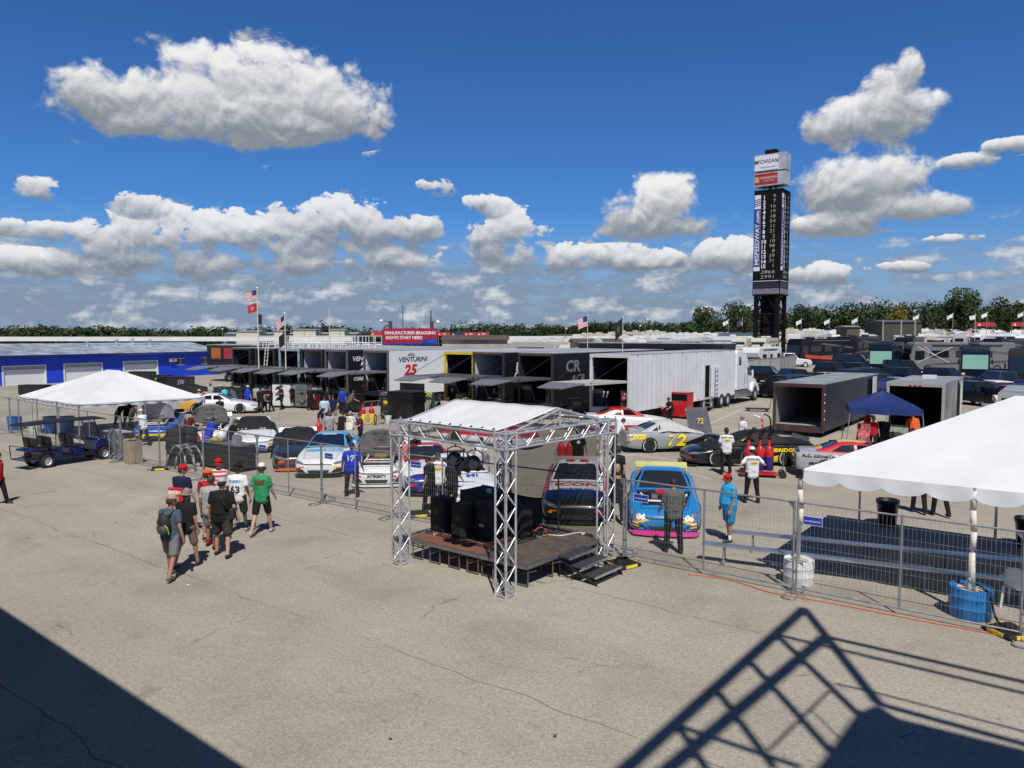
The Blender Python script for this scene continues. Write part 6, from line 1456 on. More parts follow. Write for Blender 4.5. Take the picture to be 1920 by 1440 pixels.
# ---------------------------------------------------------------- people
SKIN = [mat('skin light', (.46, .27, .19), .55, var=.08), mat('skin tan', (.34, .18, .115), .55, var=.08), mat('skin brown', (.12, .065, .042), .55, var=.08)]
HAIRM = {'brown': mat('hair brown', (.05, .03, .018), .7), 'dark': mat('hair dark', (.014, .011, .010), .7), 'grey': mat('hair grey', (.28, .27, .26), .7), 'fair': mat('hair fair', (.28, .18, .09), .7)}
SHOEK, SHOEW = mat('dark shoe', (.018, .018, .019), .6), mat('pale shoe sole', (.55, .55, .53), .6)
def capsule(b, p, q, r0, r1, n=10):
 """one tapered limb piece with round ends"""
 p, q = Vector(p), Vector(q); d = q - p
 if d.length < 1e-5: d = Vector((0, 0, 1e-4))
 ax = d.normalized(); a = ax.orthogonal().normalized(); c = ax.cross(a); rings = []
 for k in (-80, -45, -15): t = R(k); rings.append((p + ax * (r0 * math.sin(t)), r0 * math.cos(t)))
 for k in (15, 45, 80): t = R(k); rings.append((q + ax * (r1 * math.sin(t)), r1 * math.cos(t)))
 vs = []
 for (o, r) in rings:
  for i in range(n): t = 2 * math.pi * i / n; vs.append(o + a * (r * math.cos(t)) + c * (r * math.sin(t)))
 fs = [(j * n + i, j * n + (i + 1) % n, (j + 1) * n + (i + 1) % n, (j + 1) * n + i) for j in range(5) for i in range(n)]
 b.add(vs, fs + [tuple(range(n - 1, -1, -1)), tuple(5 * n + i for i in range(n))])
def remeshed(b, name, voxel, smooth=2):
 me = bpy.data.meshes.new(name); me.from_pydata(b.v, [], b.f); o = bpy.data.objects.new(name, me); COL.objects.link(o)
 m = o.modifiers.new('r', 'REMESH'); m.mode = 'VOXEL'; m.voxel_size = voxel; m.use_smooth_shade = True
 if smooth: s = o.modifiers.new('s', 'SMOOTH'); s.factor = .5; s.iterations = smooth
 out = ev_mesh(o); bpy.data.objects.remove(o); bpy.data.meshes.remove(me); out.name = name
 return out
def rot(v, pitch=0., yaw=0., roll=0.):
 return Matrix.Rotation(yaw, 3, 'Z') @ Matrix.Rotation(roll, 3, 'Y') @ Matrix.Rotation(pitch, 3, 'X') @ Vector(v)
def person(label, pos, face, h=1.76, shirt=None, legs=None, long=False, skin=0, hair='brown', cap=None, hat=None, pose=None, build=1.0, belly=0., shoes=SHOEK, sock=None, near=False, sleeve=.55, group=None, headphones=False, longsleeve=False, beard=False):
 """face: degrees, 0 looks at the camera, 180 away from it; pose holds joint angles in degrees"""
 P = dict(lean=2, head=0, nod=6, la=(8, 9, 15), ra=(-6, 9, 15), ll=(10, 4), rl=(-10, 12), spread=3, seat=0., hips=None, tilt=0); P.update(pose or {})
 s = h / 1.76; w = build
 root = thing('person', label, 'person', pos, R(face), group)
 sk = SKIN[skin]; vox = .0125 if near else .021
 # skeleton, looking towards -y
 def leg(sx, a, kn):
  hip = Vector((sx * .092 * w, 0, 0)); dn = rot((0, 0, -.44), -R(a), 0, sx * -R(P['spread'])); knee = hip + dn
  sh = rot((0, 0, -.42), -R(a) + R(kn), 0, sx * -R(P['spread'])); return hip, knee, knee + sh
 L = [leg(-1, *P['rl']), leg(1, *P['ll'])]
 low = min(l[2].z for l in L); base = -low + .075
 if P['seat']: base = P['seat']
 L = [[p + Vector((0, 0, base)) for p in l] for l in L]; pel = Vector((0, 0, base))
 up = lambda v: pel + rot(v, R(P['lean']), 0, R(P['tilt']))
 chest, neck, shl = up((0, 0, .40)), up((0, .015, .53)), []
 for sx in (-1, 1): shl.append(up((sx * .172 * w, .01, .455)))
 hd = neck + rot((0, -.02, .145), R(P['lean'] + P['nod']) * .8, R(P['head'])); Hm = Matrix.Rotation(R(P['head']), 3, 'Z') @ Matrix.Rotation(R(P['lean'] * .5 + P['nod']), 3, 'X')
 A = []
 for sx, (fw, ab, el), S_ in ((-1, P['ra'], shl[0]), (1, P['la'], shl[1])):
  Q = Matrix.Rotation(R(P['lean']) * .6, 3, 'X') @ Matrix.Rotation(-sx * R(ab), 3, 'Y') @ Matrix.Rotation(-R(fw), 3, 'X')
  e = S_ + Q @ Vector((0, 0, -.285)); tw = P.get('inward', 0.); f = Q @ (Matrix.Rotation(sx * R(tw), 3, 'Y') @ (Matrix.Rotation(-R(el), 3, 'X') @ Vector((0, 0, -.25)))); A.append((S_, e, e + f))
 V = lambda v: Vector(v) * s
 # body: one surface
 b = MB(); C_ = lambda p, q, r0, r1, n=10: capsule(b, V(p), V(q), r0 * s, r1 * s, n)
 C_(up((-.07 * w, 0, .02)), up((.07 * w, 0, .02)), .115 * w, .115 * w); C_(up((0, -.02 * belly, .12)), up((0, 0, .36)), .125 * w + .06 * belly, .135 * w)
 C_(up((-.10 * w, .01, .40)), up((.10 * w, .01, .40)), .095 * w, .095 * w);  C_(neck - Vector((0, 0, .06)), hd - Vector((0, 0, .04)), .058, .052)
 hb = MB(); hb.sphere((0, 0, 0), (.076, .094, .118), 12, 9); hb.sphere((0, -.025, -.06), (.055, .062, .055), 10, 7); capsule(hb, (0, -.088, -.005), (0, -.108, -.028), .012, .015, 6)
 for sx in (-1, 1): hb.sphere((sx * .080, .010, -.008), (.012, .022, .032), 6, 5)
 b.add([V(hd + Hm @ Vector(v)) for v in hb.v], hb.f)
 for (S_, e, hnd) in A:
  C_(S_, e, .050 * w ** .5, .040); C_(e, hnd, .039, .027)
 for (hp, kn, an) in L:
  C_(hp, kn, .092 * w, .058); C_(kn, an, .056, .036); C_(an + Vector((0, 0, -.02)), an + Vector((0, -.13, -.045)), .036, .03)
 # hands: palm, four bent fingers of their own length and a thumb from the side of the palm
 for sx, (S_, e, hnd) in zip((-1, 1), A):
  d = (hnd - e).normalized(); side = d.cross(Vector((0, -1, 0))); side = side.normalized() if side.length > .1 else Vector((0, 1, 0)); across = Vector((0, -1, 0)) - d * d.dot(Vector((0, -1, 0))); across = across.normalized() if across.length > .1 else Vector((1, 0, 0)); inn = d.cross(across) * sx
  pc = hnd + d * .055
  for k in (-1, 0, 1): C_(hnd + across * (.010 * k) + d * .01, pc + across * (.024 * k) + d * .03, .019, .015, 7)
  if near:
   for k, ln in enumerate((.062, .072, .066, .050)):
    o = pc + across * (.033 - .022 * k) + d * .035; m_ = o + (d * .8 + inn * .35) * ln * .55; C_(o, m_, .0095, .0088, 6); C_(m_, m_ + (d * .45 + inn * .8) * ln * .5, .0086, .0075, 6)
   o = hnd + across * .030 + d * .03; m_ = o + (across * .6 + d * .7) * .04; C_(o, m_, .012, .010, 6); C_(m_, m_ + (d * .8 + inn * .3) * .03, .0098, .008, 6)
  else:
   C_(pc + d * .02, pc + d * .07 + inn * .025, .026, .018, 7); C_(hnd + across * .03 + d * .02, hnd + across * .05 + d * .06, .011, .009, 6)
 me = remeshed(b, 'person_body', vox * s); me.materials.append(sk)
 bo = bpy.data.objects.new('body', me); COL.objects.link(bo); bo.parent = root
 # face details
 f = MB()
 for sx in (-1, 1): f.sphere(V(hd + Hm @ Vector((sx * .030, -.083, .012))), (.011 * s, .009 * s, .007 * s), 6, 5)
 f.sphere(V(hd + Hm @ Vector((0, -.084, -.062))), (.022 * s, .009 * s, .006 * s), 6, 5); f.build('face_features', HAIRM['dark'], bo)
 # shirt
 if shirt:
  b = MB(); e_ = .020
  C_(up((-.058 * w, 0, .04)), up((.058 * w, 0, .04)), .116 * w + e_, .116 * w + e_); C_(up((-.056 * w, 0, -.06)), up((.056 * w, 0, -.06)), .113 * w + e_, .113 * w + e_); C_(up((0, -.02 * belly, .12)), up((0, 0, .36)), .130 * w + .06 * belly + e_, .138 * w + e_); C_(up((-.052 * w, 0, .02)), up((-.066 * w, 0, .36)), .116 * w + e_, .112 * w + e_); C_(up((.052 * w, 0, .02)), up((.066 * w, 0, .36)), .116 * w + e_, .112 * w + e_); C_(up((-.085 * w, .01, .395)), up((.085 * w, .01, .395)), .094 * w + e_, .094 * w + e_)
  C_(neck - Vector((0, 0, .045)), up((-.15 * w, .012, .450)), .066, .056); C_(neck - Vector((0, 0, .045)), up((.15 * w, .012, .450)), .066, .056)
  for (S_, ee, hnd) in A:
   if sleeve > 0: C_(S_, S_.lerp(ee, min(1, sleeve * 1.15)), .058, .050 + e_ * .8)
   if longsleeve: C_(S_, ee, .056 + e_ * .6, .046 + e_); C_(ee, ee.lerp(hnd, .95), .046 + e_, .034 + e_ * .6)
  me = remeshed(b, 'shirt', vox * s, 3); me.materials.append(shirt); so_ = bpy.data.objects.new('shirt', me); COL.objects.link(so_); so_.parent = root
  root['_shirt'] = so_.name
 if legs:
  b = MB(); e_ = .012
  C_(pel + Vector((-.075 * w, 0, -.03)), pel + Vector((.075 * w, 0, -.03)), .108 * w + e_, .108 * w + e_)
  for (hp, kn, an) in L:
   if long: C_(hp, kn, .098 * w + e_, .066 + e_); C_(kn, an + (an - kn) * .02, .064 + e_, .052 + e_)
   else: C_(hp, hp.lerp(kn, .84), .096 * w + e_, .080 * w + e_)
  me = remeshed(b, 'legwear', vox * s, 3); me.materials.append(legs); lo_ = bpy.data.objects.new('trousers' if long else 'shorts', me); COL.objects.link(lo_); lo_.parent = root
 for (hp, kn, an) in L:
  b = MB(); fz = an + Vector((0, 0, -.045)); C_(fz + Vector((0, .045, .02)), fz + Vector((0, -.05, .022)), .043, .046); C_(fz + Vector((0, -.05, .012)), fz + Vector((0, -.155, .0)), .046, .036)
  b.v = [(x, y, max(z, .012 * s)) if False else (x, y, z) for x, y, z in b.v]
  me = remeshed(b, 'shoe', .016, 1); me.materials.append(shoes); o_ = bpy.data.objects.new('shoe', me); COL.objects.link(o_); o_.parent = root
  if sock: b = MB(); C_(an + Vector((0, 0, .0)), an.lerp(kn, .22), .044, .047); k_ = b.build('sock', sock, root, smooth=True)
 if beard: b = MB(); b.sphere((0, 0, 0), (.062, .05, .06), 10, 7); b.v = [tuple(V(hd + Hm @ (Vector(v) + Vector((0, -.055, -.075))))) for v in b.v]; b.build('beard', HAIRM['dark'], bo, smooth=True)
 # hair, caps and hats
 def dome(rx, ry, rz, z0, name, m, par, cut=-.2, off=(0, .006, .022), longback=0.):
  d_ = MB(); rows, n = 7, 16; vs = []
  for j in range(rows + 1):
   t = math.pi / 2 - (math.pi / 2 - math.asin(max(-1, cut))) * j / rows
   for i in range(n):
    a = 2 * math.pi * i / n; y = math.sin(a); dropb = max(0, y) * longback * j / rows; ff = (.035 if (y < -.3 and j == rows) else 0)
    vs.append((rx * math.cos(t) * math.cos(a), ry * math.cos(t) * y, rz * math.sin(t) - dropb + ff))
  d_.add(vs, [(j * n + i, (j + 1) * n + i, (j + 1) * n + (i + 1) % n, j * n + (i + 1) % n) for j in range(rows) for i in range(n)]); d_.v = [tuple(V(hd + Hm @ (Vector(v) + Vector(off)))) for v in d_.v]
  return d_.build(name, m, par, smooth=True, solid=.008)
 if hair: dome(.084, .100, .108, 0, 'hair', HAIRM[hair], bo, -.42, (0, .010, .016), .03 if hair != 'fair' else .12)
 if cap:
  c_ = dome(.093, .110, .112, 0, 'cap', cap, root, .10, (0, .004, .030)); b = MB()
  sgn = -1
  b.grid(lambda u_, v_: V(hd + Hm @ Vector(((u_ - .5) * .15 * (1 - .25 * v_ * v_), sgn * (.088 + .085 * v_ - .05 * (2 * u_ - 1) ** 2), .040 - .018 * v_ - .022 * (2 * u_ - 1) ** 2))), 10, 4); b.build('cap_brim', cap, c_, smooth=True, solid=.006)
 if hat:
  c_ = dome(.094, .110, .112, 0, 'hat', hat, root, .05, (0, .004, .026)); b = MB()
  b.grid(lambda u_, v_: V(hd + Hm @ Vector((math.cos(u_ * 2 * math.pi) * (.088 + .085 * v_), math.sin(u_ * 2 * math.pi) * (.105 + .085 * v_), .034 - .03 * v_ + .012 * math.sin(u_ * 14) * v_))), 28, 3); b.build('hat_brim', hat, c_, smooth=True, solid=.006)
 if headphones:
  c_ = MB(); [c_.sphere(V(hd + Hm @ Vector((sx * .094, .01, .0))), (.022 * s, .036 * s, .042 * s), 8, 6) for sx in (-1, 1)]; c_.tube([V(hd + Hm @ Vector((.10 * math.cos(a), .012, .13 * math.sin(a) + .0))) for a in [k * math.pi / 8 for k in range(9)]], .012); c_.build('headset', BLKP, root, smooth=True)
 root['_j'] = [*V(hd), *V(A[0][2]), *V(A[1][2]), *V(up((0, .13, .30))), *V(up((0, 0, .1)))]
 return root
def J(p, k): a = p['_j']; return Vector(a[3 * k:3 * k + 3])
def on_back(p, txt, z, size, m, shear=0., bold=.003, sx=1., back=True, name='lettering', x=0.):
 so_ = bpy.data.objects[p['_shirt']]; bv = bvh_of(so_.data)
 M = frame_m((x, 1, z), (-1, 0, 0), (0, 0, 1)) if back else frame_m((x, -1, z), (1, 0, 0), (0, 0, 1))
 me = text_mesh(txt, size, sx, shear, bold) if isinstance(txt, str) else txt
 return decal(so_, me, M, bv, m, name, 2, .006)
TEE = lambda n, c: cloth(n, c)
WSH = TEE('white shirt', (.72, .72, .72)); KSH = TEE('black shirt', (.012, .012, .013)); KTR = TEE('black trousers', (.012, .012, .014)); NVY = TEE('navy', (.012, .018, .05)); GRT = TEE('grey tee', (.10, .10, .10)); LGR = TEE('light grey', (.34, .34, .34))
RDT = TEE('red tee', (.45, .015, .02)); BLT = TEE('sky blue', (.02, .30, .60)); RBL = TEE('royal blue', (.01, .035, .42)); GRN = TEE('green', (.03, .26, .11)); CHR = TEE('charcoal shorts', (.035, .036, .032)); LBL = TEE('pale blue', (.45, .58, .65)); AQU = TEE('aqua', (.06, .48, .50)); SLT = TEE('slate', (.060, .085, .12)); ORC = TEE('orange red', (.62, .10, .02)); GRS = TEE('grey shorts', (.17, .175, .18)); MAR = TEE('maroon', (.12, .015, .03))
CAPR, CAPO, CAPG, CAPW, CAPK, CAPT = TEE('cap red', (.50, .01, .015)), TEE('cap orange', (.70, .12, .01)), TEE('cap grey', (.40, .41, .43)), TEE('cap white', (.70, .70, .70)), TEE('cap black', (.012, .012, .013)), TEE('cap tan', (.40, .27, .18))
FLAGT = striped('cloth flag tank', ((.66, .62, .62), (.55, .05, .08)), 'Z', .11, .85)
CAMO = mat('camo cloth', (.22, .18, .16), .85, var=.9, scale=40)
GW = 'visitors walking across the paddock'
def at(px, py): return G(px, py)
# the walking group
p1 = person('man in slate tee and grey shorts walking away with a black and lime backpack', at(322, 1084), 172, 1.87, SLT, GRS, skin=1, cap=CAPT, pose=dict(ll=(16, 8), rl=(-14, 14), la=(10, 10, 30), ra=(-12, 12, 20), head=-25, nod=12), near=True, build=1.08, shoes=mat('grey shoe', (.12, .12, .13), .6), group=GW)
bp = thing('backpack', 'black and lime backpack on the back of the man in the slate tee', 'backpack', p1.location, p1.rotation_euler.z)
b = MB(); c = J(p1, 3)
for k in range(1): b.sphere((c.x, c.y + .10, c.z - .06), (.15, .10, .23), 14, 10)
b.build('pack', mat('pack cloth', (.016, .017, .018), .7, bump=.4, bscale=12), bp, smooth=True)
b = MB(); b.sphere((c.x, c.y + .15, c.z - .16), (.12, .075, .11), 12, 8); b.build('pocket', mat('pack grey', (.06, .065, .07), .6), bp, smooth=True)
LIME = mat('lime trim', (.45, .70, .08), .6)
for sx in (-1, 1): b = MB(); b.tube([(c.x + sx * .125, c.y + .12, c.z - .26), (c.x + sx * .13, c.y + .17, c.z - .12), (c.x + sx * .08, c.y + .20, c.z - .05)], .011); b.build('lime_trim', LIME, bp)
for sx in (-1, 1): b = MB(); b.tube([(c.x + sx * .09, c.y + .06, c.z + .14), (c.x + sx * .12, c.y - .06, c.z + .22), (c.x + sx * .125, c.y - .20, c.z + .12)], .022, 6); b.build('strap', MATS['pack grey'], bp)
person('person in a camo bucket hat and black top half behind the backpack man', at(352, 1064), 172, 1.85, KSH, TEE('dusky shorts', (.20, .13, .12)), skin=1, hair='brown', hat=CAMO, pose=dict(ll=(-14, 10), rl=(14, 6), la=(14, 8, 30)), near=True, group=GW)
p2 = person('man in a navy tee and red cap carrying a red printed bag', at(343, 1003), 168, 1.92, NVY, KTR, skin=0, cap=CAPR, pose=dict(ll=(16, 6), rl=(-16, 16), la=(20, 8, 70), ra=(4, 8, 20), head=-50), near=True, build=1.1, group=GW, shoes=mat('grey shoe', (.12, .12, .13), .6))
t = thing('printed_bag', 'red bag with white lettering hanging at the back of the man in navy', 'bag', p2.location, p2.rotation_euler.z); c = J(p2, 4)
b = MB(); b.box((c.x + .0, c.y + .24, c.z - .02), (.42, .10, .46)); b.build('bag_body', mat('red bag', (.48, .012, .015), .6, bump=.4, bscale=8), t, bevel=.04)
lettering('SMITH', .13, INKW, t, frame_m((c.x, c.y + .296, c.z + .08), (-1, 0, 0), (0, 0, 1)), bold=.008); lettering('FIELD', .09, INKW, t, frame_m((c.x, c.y + .296, c.z - .06), (-1, 0, 0), (0, 0, 1)), bold=.004)
p3 = person('person in a red and black shirt and orange cap with a brown sling bag', at(389, 1010), 165, 1.83, RDT, KTR, skin=0, cap=CAPO, pose=dict(ll=(8, 4), rl=(-12, 12), la=(6, 10, 40), ra=(6, 10, 40), head=-20), near=True, group=GW)
t = thing('sling_bag', 'brown sling bag on the person with the orange cap', 'bag', p3.location, p3.rotation_euler.z); c = J(p3, 3); b = MB(); b.sphere((c.x - .06, c.y + .05, c.z + .0), (.16, .08, .12), 12, 8); b.build('bag_body', mat('brown leather', (.20, .075, .03), .5), t, smooth=True); b = MB(); b.tube([(c.x - .18, c.y + .0, c.z - .1), (c.x, c.y + .02, c.z + .12), (c.x + .15, c.y - .06, c.z + .2)], .018); b.build('strap', BLACK, t)
person('man facing the camera in a stars and stripes vest and red cap', at(413, 985), 12, 1.90, FLAGT, GRS, skin=0, cap=CAPR, sleeve=0, pose=dict(ll=(4, 4), rl=(-4, 6), la=(4, 12, 20), ra=(4, 12, 20)), near=True, build=1.12, belly=.5, group=GW)
person('man in a grey tee and grey shorts mostly hidden behind the one in black', at(398, 1026), 176, 1.85, LGR, GRS, skin=1, cap=None, pose=dict(ll=(10, 6), rl=(-8, 10), la=(0, 10, 20)), near=True, build=1.15, sock=RDT, group=GW)
p5 = person('heavy set man in a black tee and grey cap with a black shoulder bag', at(418, 1043), 174, 1.92, KSH, CHR, skin=0, hair='dark', cap=CAPG, pose=dict(ll=(9, 4), rl=(-7, 8), la=(2, 12, 18), ra=(-2, 13, 16), spread=5), near=True, build=1.28, belly=.7, group=GW)
t = thing('shoulder_bag', 'black bag on a strap at the right hip of the man in the black tee', 'bag', p5.location, p5.rotation_euler.z); c = J(p5, 4); b = MB(); b.box((c.x - .30, c.y + .04, c.z - .06), (.12, .26, .26)); b.build('bag_body', mat('pack cloth', (.016, .017, .018), .7), t, bevel=.03); b = MB(); c3 = J(p5, 3); b.tube([(c.x - .26, c.y + .06, c.z + .05), (c3.x - .20, c3.y + .12, c3.z - .05), (c3.x - .10, c3.y + .10, c3.z + .17)], .02); b.build('strap', BLACK, t)
p6 = person('man in a white jersey with number 63 and a black cap', at(447, 998), 178, 1.90, WSH, CHR, skin=2, hair='dark', cap=CAPK, pose=dict(ll=(-10, 10), rl=(12, 4), la=(6, 12, 20), ra=(-6, 12, 20), head=-20), near=True, build=1.12, belly=.2, shoes=mat('brown white shoe', (.40, .38, .36), .6), sock=KTR, group=GW)
on_back(p6, '63', 1.17, .26, INKNAVY, 0, .010); on_back(p6, 'RUSSELL', 1.40, .085, INKC, 0, .003)
p7 = person('man in a green shirt, black shorts and a pale headset, furthest right of the walkers', at(492, 1001), 176, 1.94, GRN, KTR, skin=0, cap=CAPW, hair='brown', headphones=True, pose=dict(ll=(-16, 14), rl=(16, 4), la=(-14, 9, 10), ra=(12, 9, 22)), near=True, shoes=mat('brown white shoe', (.40, .38, .36), .6), group=GW)
me = patch(.26, .16, 6, 4); on_back(p7, me, 1.40, 0, TEE('olive panel', (.11, .085, .035)), name='back_panel')
person('person in a red top and black leggings walking out of the left edge', at(-2, 946), 95, 1.70, RDT, KTR, long=True, skin=0, hair='brown', pose=dict(ll=(14, 4), rl=(-14, 12), la=(-12, 8, 30)), near=True)
# officials and crew behind the fence
OFF = 'officials in white shirts'
def official(label, px, py, face, h, pose, skin=0, cap=None, hair='dark', build=1.1, belly=.2, near=False):
 p = person(label, at(px, py), face, h, WSH, KTR, True, skin, hair, cap, None, pose, build, belly, near=near, group=OFF)
 on_back(p, 'OFFICIAL', 1.36 * h / 1.76, .092, INKK, 0, .004, 1.15); me = patch(.26, .10, 6, 3, .5); on_back(p, me, 1.25 * h / 1.76, 0, mat('gold emblem', (.62, .42, .04), .6), name='back_emblem'); on_back(p, 'ARCA', 1.25 * h / 1.76, .06, INKR, .2, .002)
 return p
akimbo = dict(la=(-8, 42, 78), ra=(-8, 42, 78), inward=-62, ll=(2, 2), rl=(-2, 2), spread=6)
official('official in a white cap standing hands on hips by the fuel cans', 1409, 943, 185, 1.80, akimbo, 0, CAPW)
official('dark haired official in a white shirt standing by the nose of the silver 72 car', 1361, 889, 178, 1.82, dict(ll=(-6, 4), rl=(10, 4), la=(4, 14, 20), ra=(4, 14, 20), spread=5), 2)
official('official leaning over the nose of the red roofed car', 822, 958, 188, 1.80, dict(lean=10, la=(15, 16, 30), ra=(15, 16, 30), spread=4), 0, None, 'brown')
official('official bending among the crew behind the light blue roofed car', 656, 838, 176, 1.74, dict(lean=12, la=(20, 16, 40), ra=(20, 16, 40)), 0, None, 'grey')
person('grey haired man in a white shirt looking left by the dark enclosed trailer', at(1392, 852), -75, 1.80, WSH, KTR, True, 0, 'grey', pose=dict(la=(4, 8, 20), ra=(0, 8, 15)), build=1.15, belly=.5)
pv = person('man in a royal blue shirt with white script watching the cars through the fence', at(660, 931), 176, 1.82, RBL, KTR, True, 2, 'dark', pose=dict(la=(4, 14, 12), ra=(2, 14, 14), ll=(2, 2), rl=(-2, 4), spread=5, nod=14), build=1.25, belly=.4, near=True); on_back(pv, 'VF', 1.28, .26, INKW, .3, .006)
person('bearded man in black standing side on by the left truss leg', at(806, 962), -110, 1.80, KSH, KTR, True, 1, 'dark', CAPK, pose=dict(la=(0, 8, 15), nod=16), build=1.1, beard=True)
person('person in black beside the official at the red roofed car', at(848, 962), 170, 1.72, KSH, KTR, True, 0, 'brown', pose=dict(lean=10, la=(20, 10, 40), ra=(20, 10, 40)))
pg = person('man in a grey tee and black trousers standing in front of the blue car', at(1262, 1036), 184, 1.86, GRT, KTR, True, 1, 'dark', pose=dict(la=(6, 10, 40), ra=(6, 10, 40), ll=(4, 2), rl=(-4, 4), nod=18), build=1.15, belly=.2, near=True, shoes=BLKP)
person('man in sky blue shirt and shorts with a red cap', at(1366, 1014), -82, 1.76, BLT, TEE('satin blue shorts', (.02, .20, .42)), skin=1, hair='dark', cap=CAPR, pose=dict(la=(2, 6, 18), ra=(2, 6, 18), ll=(4, 2), rl=(-4, 4), nod=12), build=1.35, belly=1.0, sock=WSH, near=True)
po = person('woman in a black top with orange letters by the right truss leg', at(1157, 980), 176, 1.70, KSH, KTR, True, 0, 'fair', pose=dict(la=(10, 8, 30), ra=(10, 8, 30)), near=True, shoes=mat('pale trainers', (.5, .42, .36), .6)); on_back(po, 'OH', 1.30, .12, INKO, 0, .006)
person('man in black with short dark hair behind the woman with orange letters', at(1157, 940), 150, 1.80, KSH, KTR, True, 0, 'dark', pose=dict(lean=8, la=(30, 8, 50)))
pk = person('man in a black tee with a white print seen through the stage', at(1084, 893), 178, 1.80, KSH, KTR, True, 1, 'brown', CAPK, pose=dict(la=(0, 14, 20), ra=(0, 14, 20)), build=1.1); on_back(pk, patch(.16, .12, 4, 3, .6), 1.30, 0, INKW, name='back_print')
person('crewman in black with a white and red cap by the red roofed car', at(777, 898), 20, 1.80, KSH, KTR, True, 0, None, CAPR, pose=dict(lean=14, la=(30, 8, 50), ra=(30, 8, 50), nod=24))
person('crewman in a red and white shirt at the left of the red roofed car', at(757, 905), 200, 1.72, TEE('red white shirt', (.5, .16, .16)), KTR, True, 0, 'brown', pose=dict(lean=24, la=(30, 8, 30)))
person('person in a white tee looking down behind the white car with the blue swoosh', at(898, 905), 30, 1.74, WSH, KTR, True, 1, 'dark', pose=dict(lean=12, la=(20, 8, 40), nod=20))
person('crewman in white and black leaning at the tail of the silver 72 car', at(1153, 852), 100, 1.76, WSH, KTR, True, 0, 'brown', pose=dict(lean=34, la=(50, 8, 40), ra=(50, 8, 40)))
person('mechanic in black at the open drawers of the black tool chest', at(1258, 797), -60, 1.72, KSH, KTR, True, 0, 'brown', pose=dict(lean=16, la=(35, 8, 40), ra=(35, 8, 40), nod=20))
# crowd in the aisle
CR = 'crew and guests in the aisle'
def crowd(label, px, py, face, h, shirt, legs=KTR, long=True, skin=0, hair='brown', cap=None, pose=None, build=1.05, belly=.1, **k):
 return person(label, at(px, py), face, h, shirt, legs, long, skin, hair, cap, None, pose, build, belly, group=CR, **k)
crowd('man in a pale blue tee behind the car with the light blue roof', 609, 800, 25, 1.82, LBL, NVY, False, cap=CAPK, build=1.15, pose=dict(la=(0, 12, 20)))
crowd('man in a navy tee behind the man in pale blue', 625, 796, 200, 1.82, NVY, GRS, False, cap=CAPK)
crowd('man in a grey tee with sunglasses behind the covered cars', 618, 838, 30, 1.78, LGR, KTR, beard=True, build=1.15, pose=dict(nod=10))
crowd('man in black and a cap leaning in beside the grey tee', 640, 838, 150, 1.76, KSH, cap=CAPK, pose=dict(lean=14, la=(30, 8, 50)))
crowd('woman in a black and red racing top looking left near the truss roof', 676, 838, -70, 1.66, MAR, hair='brown', pose=dict(la=(10, 8, 60), ra=(10, 8, 40)))
crowd('man in royal blue with a white cap standing apart on the aisle', 465, 771, 165, 1.80, RBL, cap=CAPW, build=1.15, pose=dict(la=(6, 10, 30)))
crowd('man in a grey top at the left of the chatting group', 480, 768, 160, 1.76, LGR, cap=CAPK)
crowd('man in black, second from left of the chatting group', 489, 774, 190, 1.78, KSH, hair='dark', cap=CAPK)
crowd('man in black in the middle of the chatting group', 497, 772, 120, 1.78, KSH, hair='dark', pose=dict(la=(30, 10, 60)))
crowd('man in a black shirt at the right of the chatting group', 508, 772, -60, 1.78, KSH, pose=dict(la=(30, 10, 70), ra=(20, 10, 50)))
crowd('man in black carrying something yellow by the white tool cart', 528, 768, -40, 1.78, KSH, hair='dark', pose=dict(la=(20, 10, 85), ra=(20, 10, 85)))
crowd('man in black leaning back beside the grey tool cart', 549, 765, 60, 1.74, KSH, pose=dict(lean=-6))
crowd('mechanic in a navy top bent over the white car with orange trim', 408, 764, 170, 1.76, NVY, cap=CAPW, pose=dict(lean=36, la=(40, 8, 30), ra=(40, 8, 30)))
crowd('mechanic in an aqua tee bent over the white car with orange trim', 422, 768, 200, 1.76, AQU, pose=dict(lean=30, la=(50, 8, 30), ra=(50, 8, 30)))
crowd('mechanic in slate and blue bent towards the car, furthest right of those working', 441, 770, 230, 1.76, SLT, RBL, pose=dict(lean=40, la=(50, 8, 30), ra=(50, 8, 30)))
crowd('mechanic in a white and red shirt leaning into the car at the small tent corner', 372, 778, 190, 1.78, TEE('white red shirt', (.62, .45, .44)), cap=CAPW, pose=dict(lean=32, la=(50, 8, 30), ra=(50, 8, 30)), build=1.1)
crowd('crewman in black crouching with red kit in front of the working mechanics', 413, 792, 20, 1.74, KSH, hair='dark', pose=dict(lean=20, la=(40, 8, 80), ra=(40, 8, 80), ll=(40, 70), rl=(20, 60)))
crowd('crewman in white with a white cap by the blue car bonnet', 270, 836, -120, 1.80, WSH, hair=None, cap=CAPW, pose=dict(lean=12, la=(40, 8, 60), ra=(30, 8, 60)))
crowd('crewman in black under the small tent, near the blue car', 240, 806, 60, 1.78, KSH, hair='dark', pose=dict(lean=12, la=(30, 8, 60)))
crowd('person in a white top beneath the small tent', 247, 812, 120, 1.70, WSH, hair='brown', pose=dict(lean=16, la=(40, 8, 40)))
crowd('crewman in black bent under the small tent near its left poles', 222, 806, 90, 1.74, KSH, hair='dark', pose=dict(lean=30, la=(40, 8, 40)))
crowd('crewman in maroon leaning over the blue car engine', 352, 838, 120, 1.76, MAR, hair='dark', pose=dict(lean=26, la=(50, 8, 40), ra=(50, 8, 40)))
crowd('crewman in blue and black leaning into the grey car engine', 392, 852, 170, 1.76, RBL, hair='dark', pose=dict(lean=34, la=(50, 8, 40), ra=(50, 8, 40)))
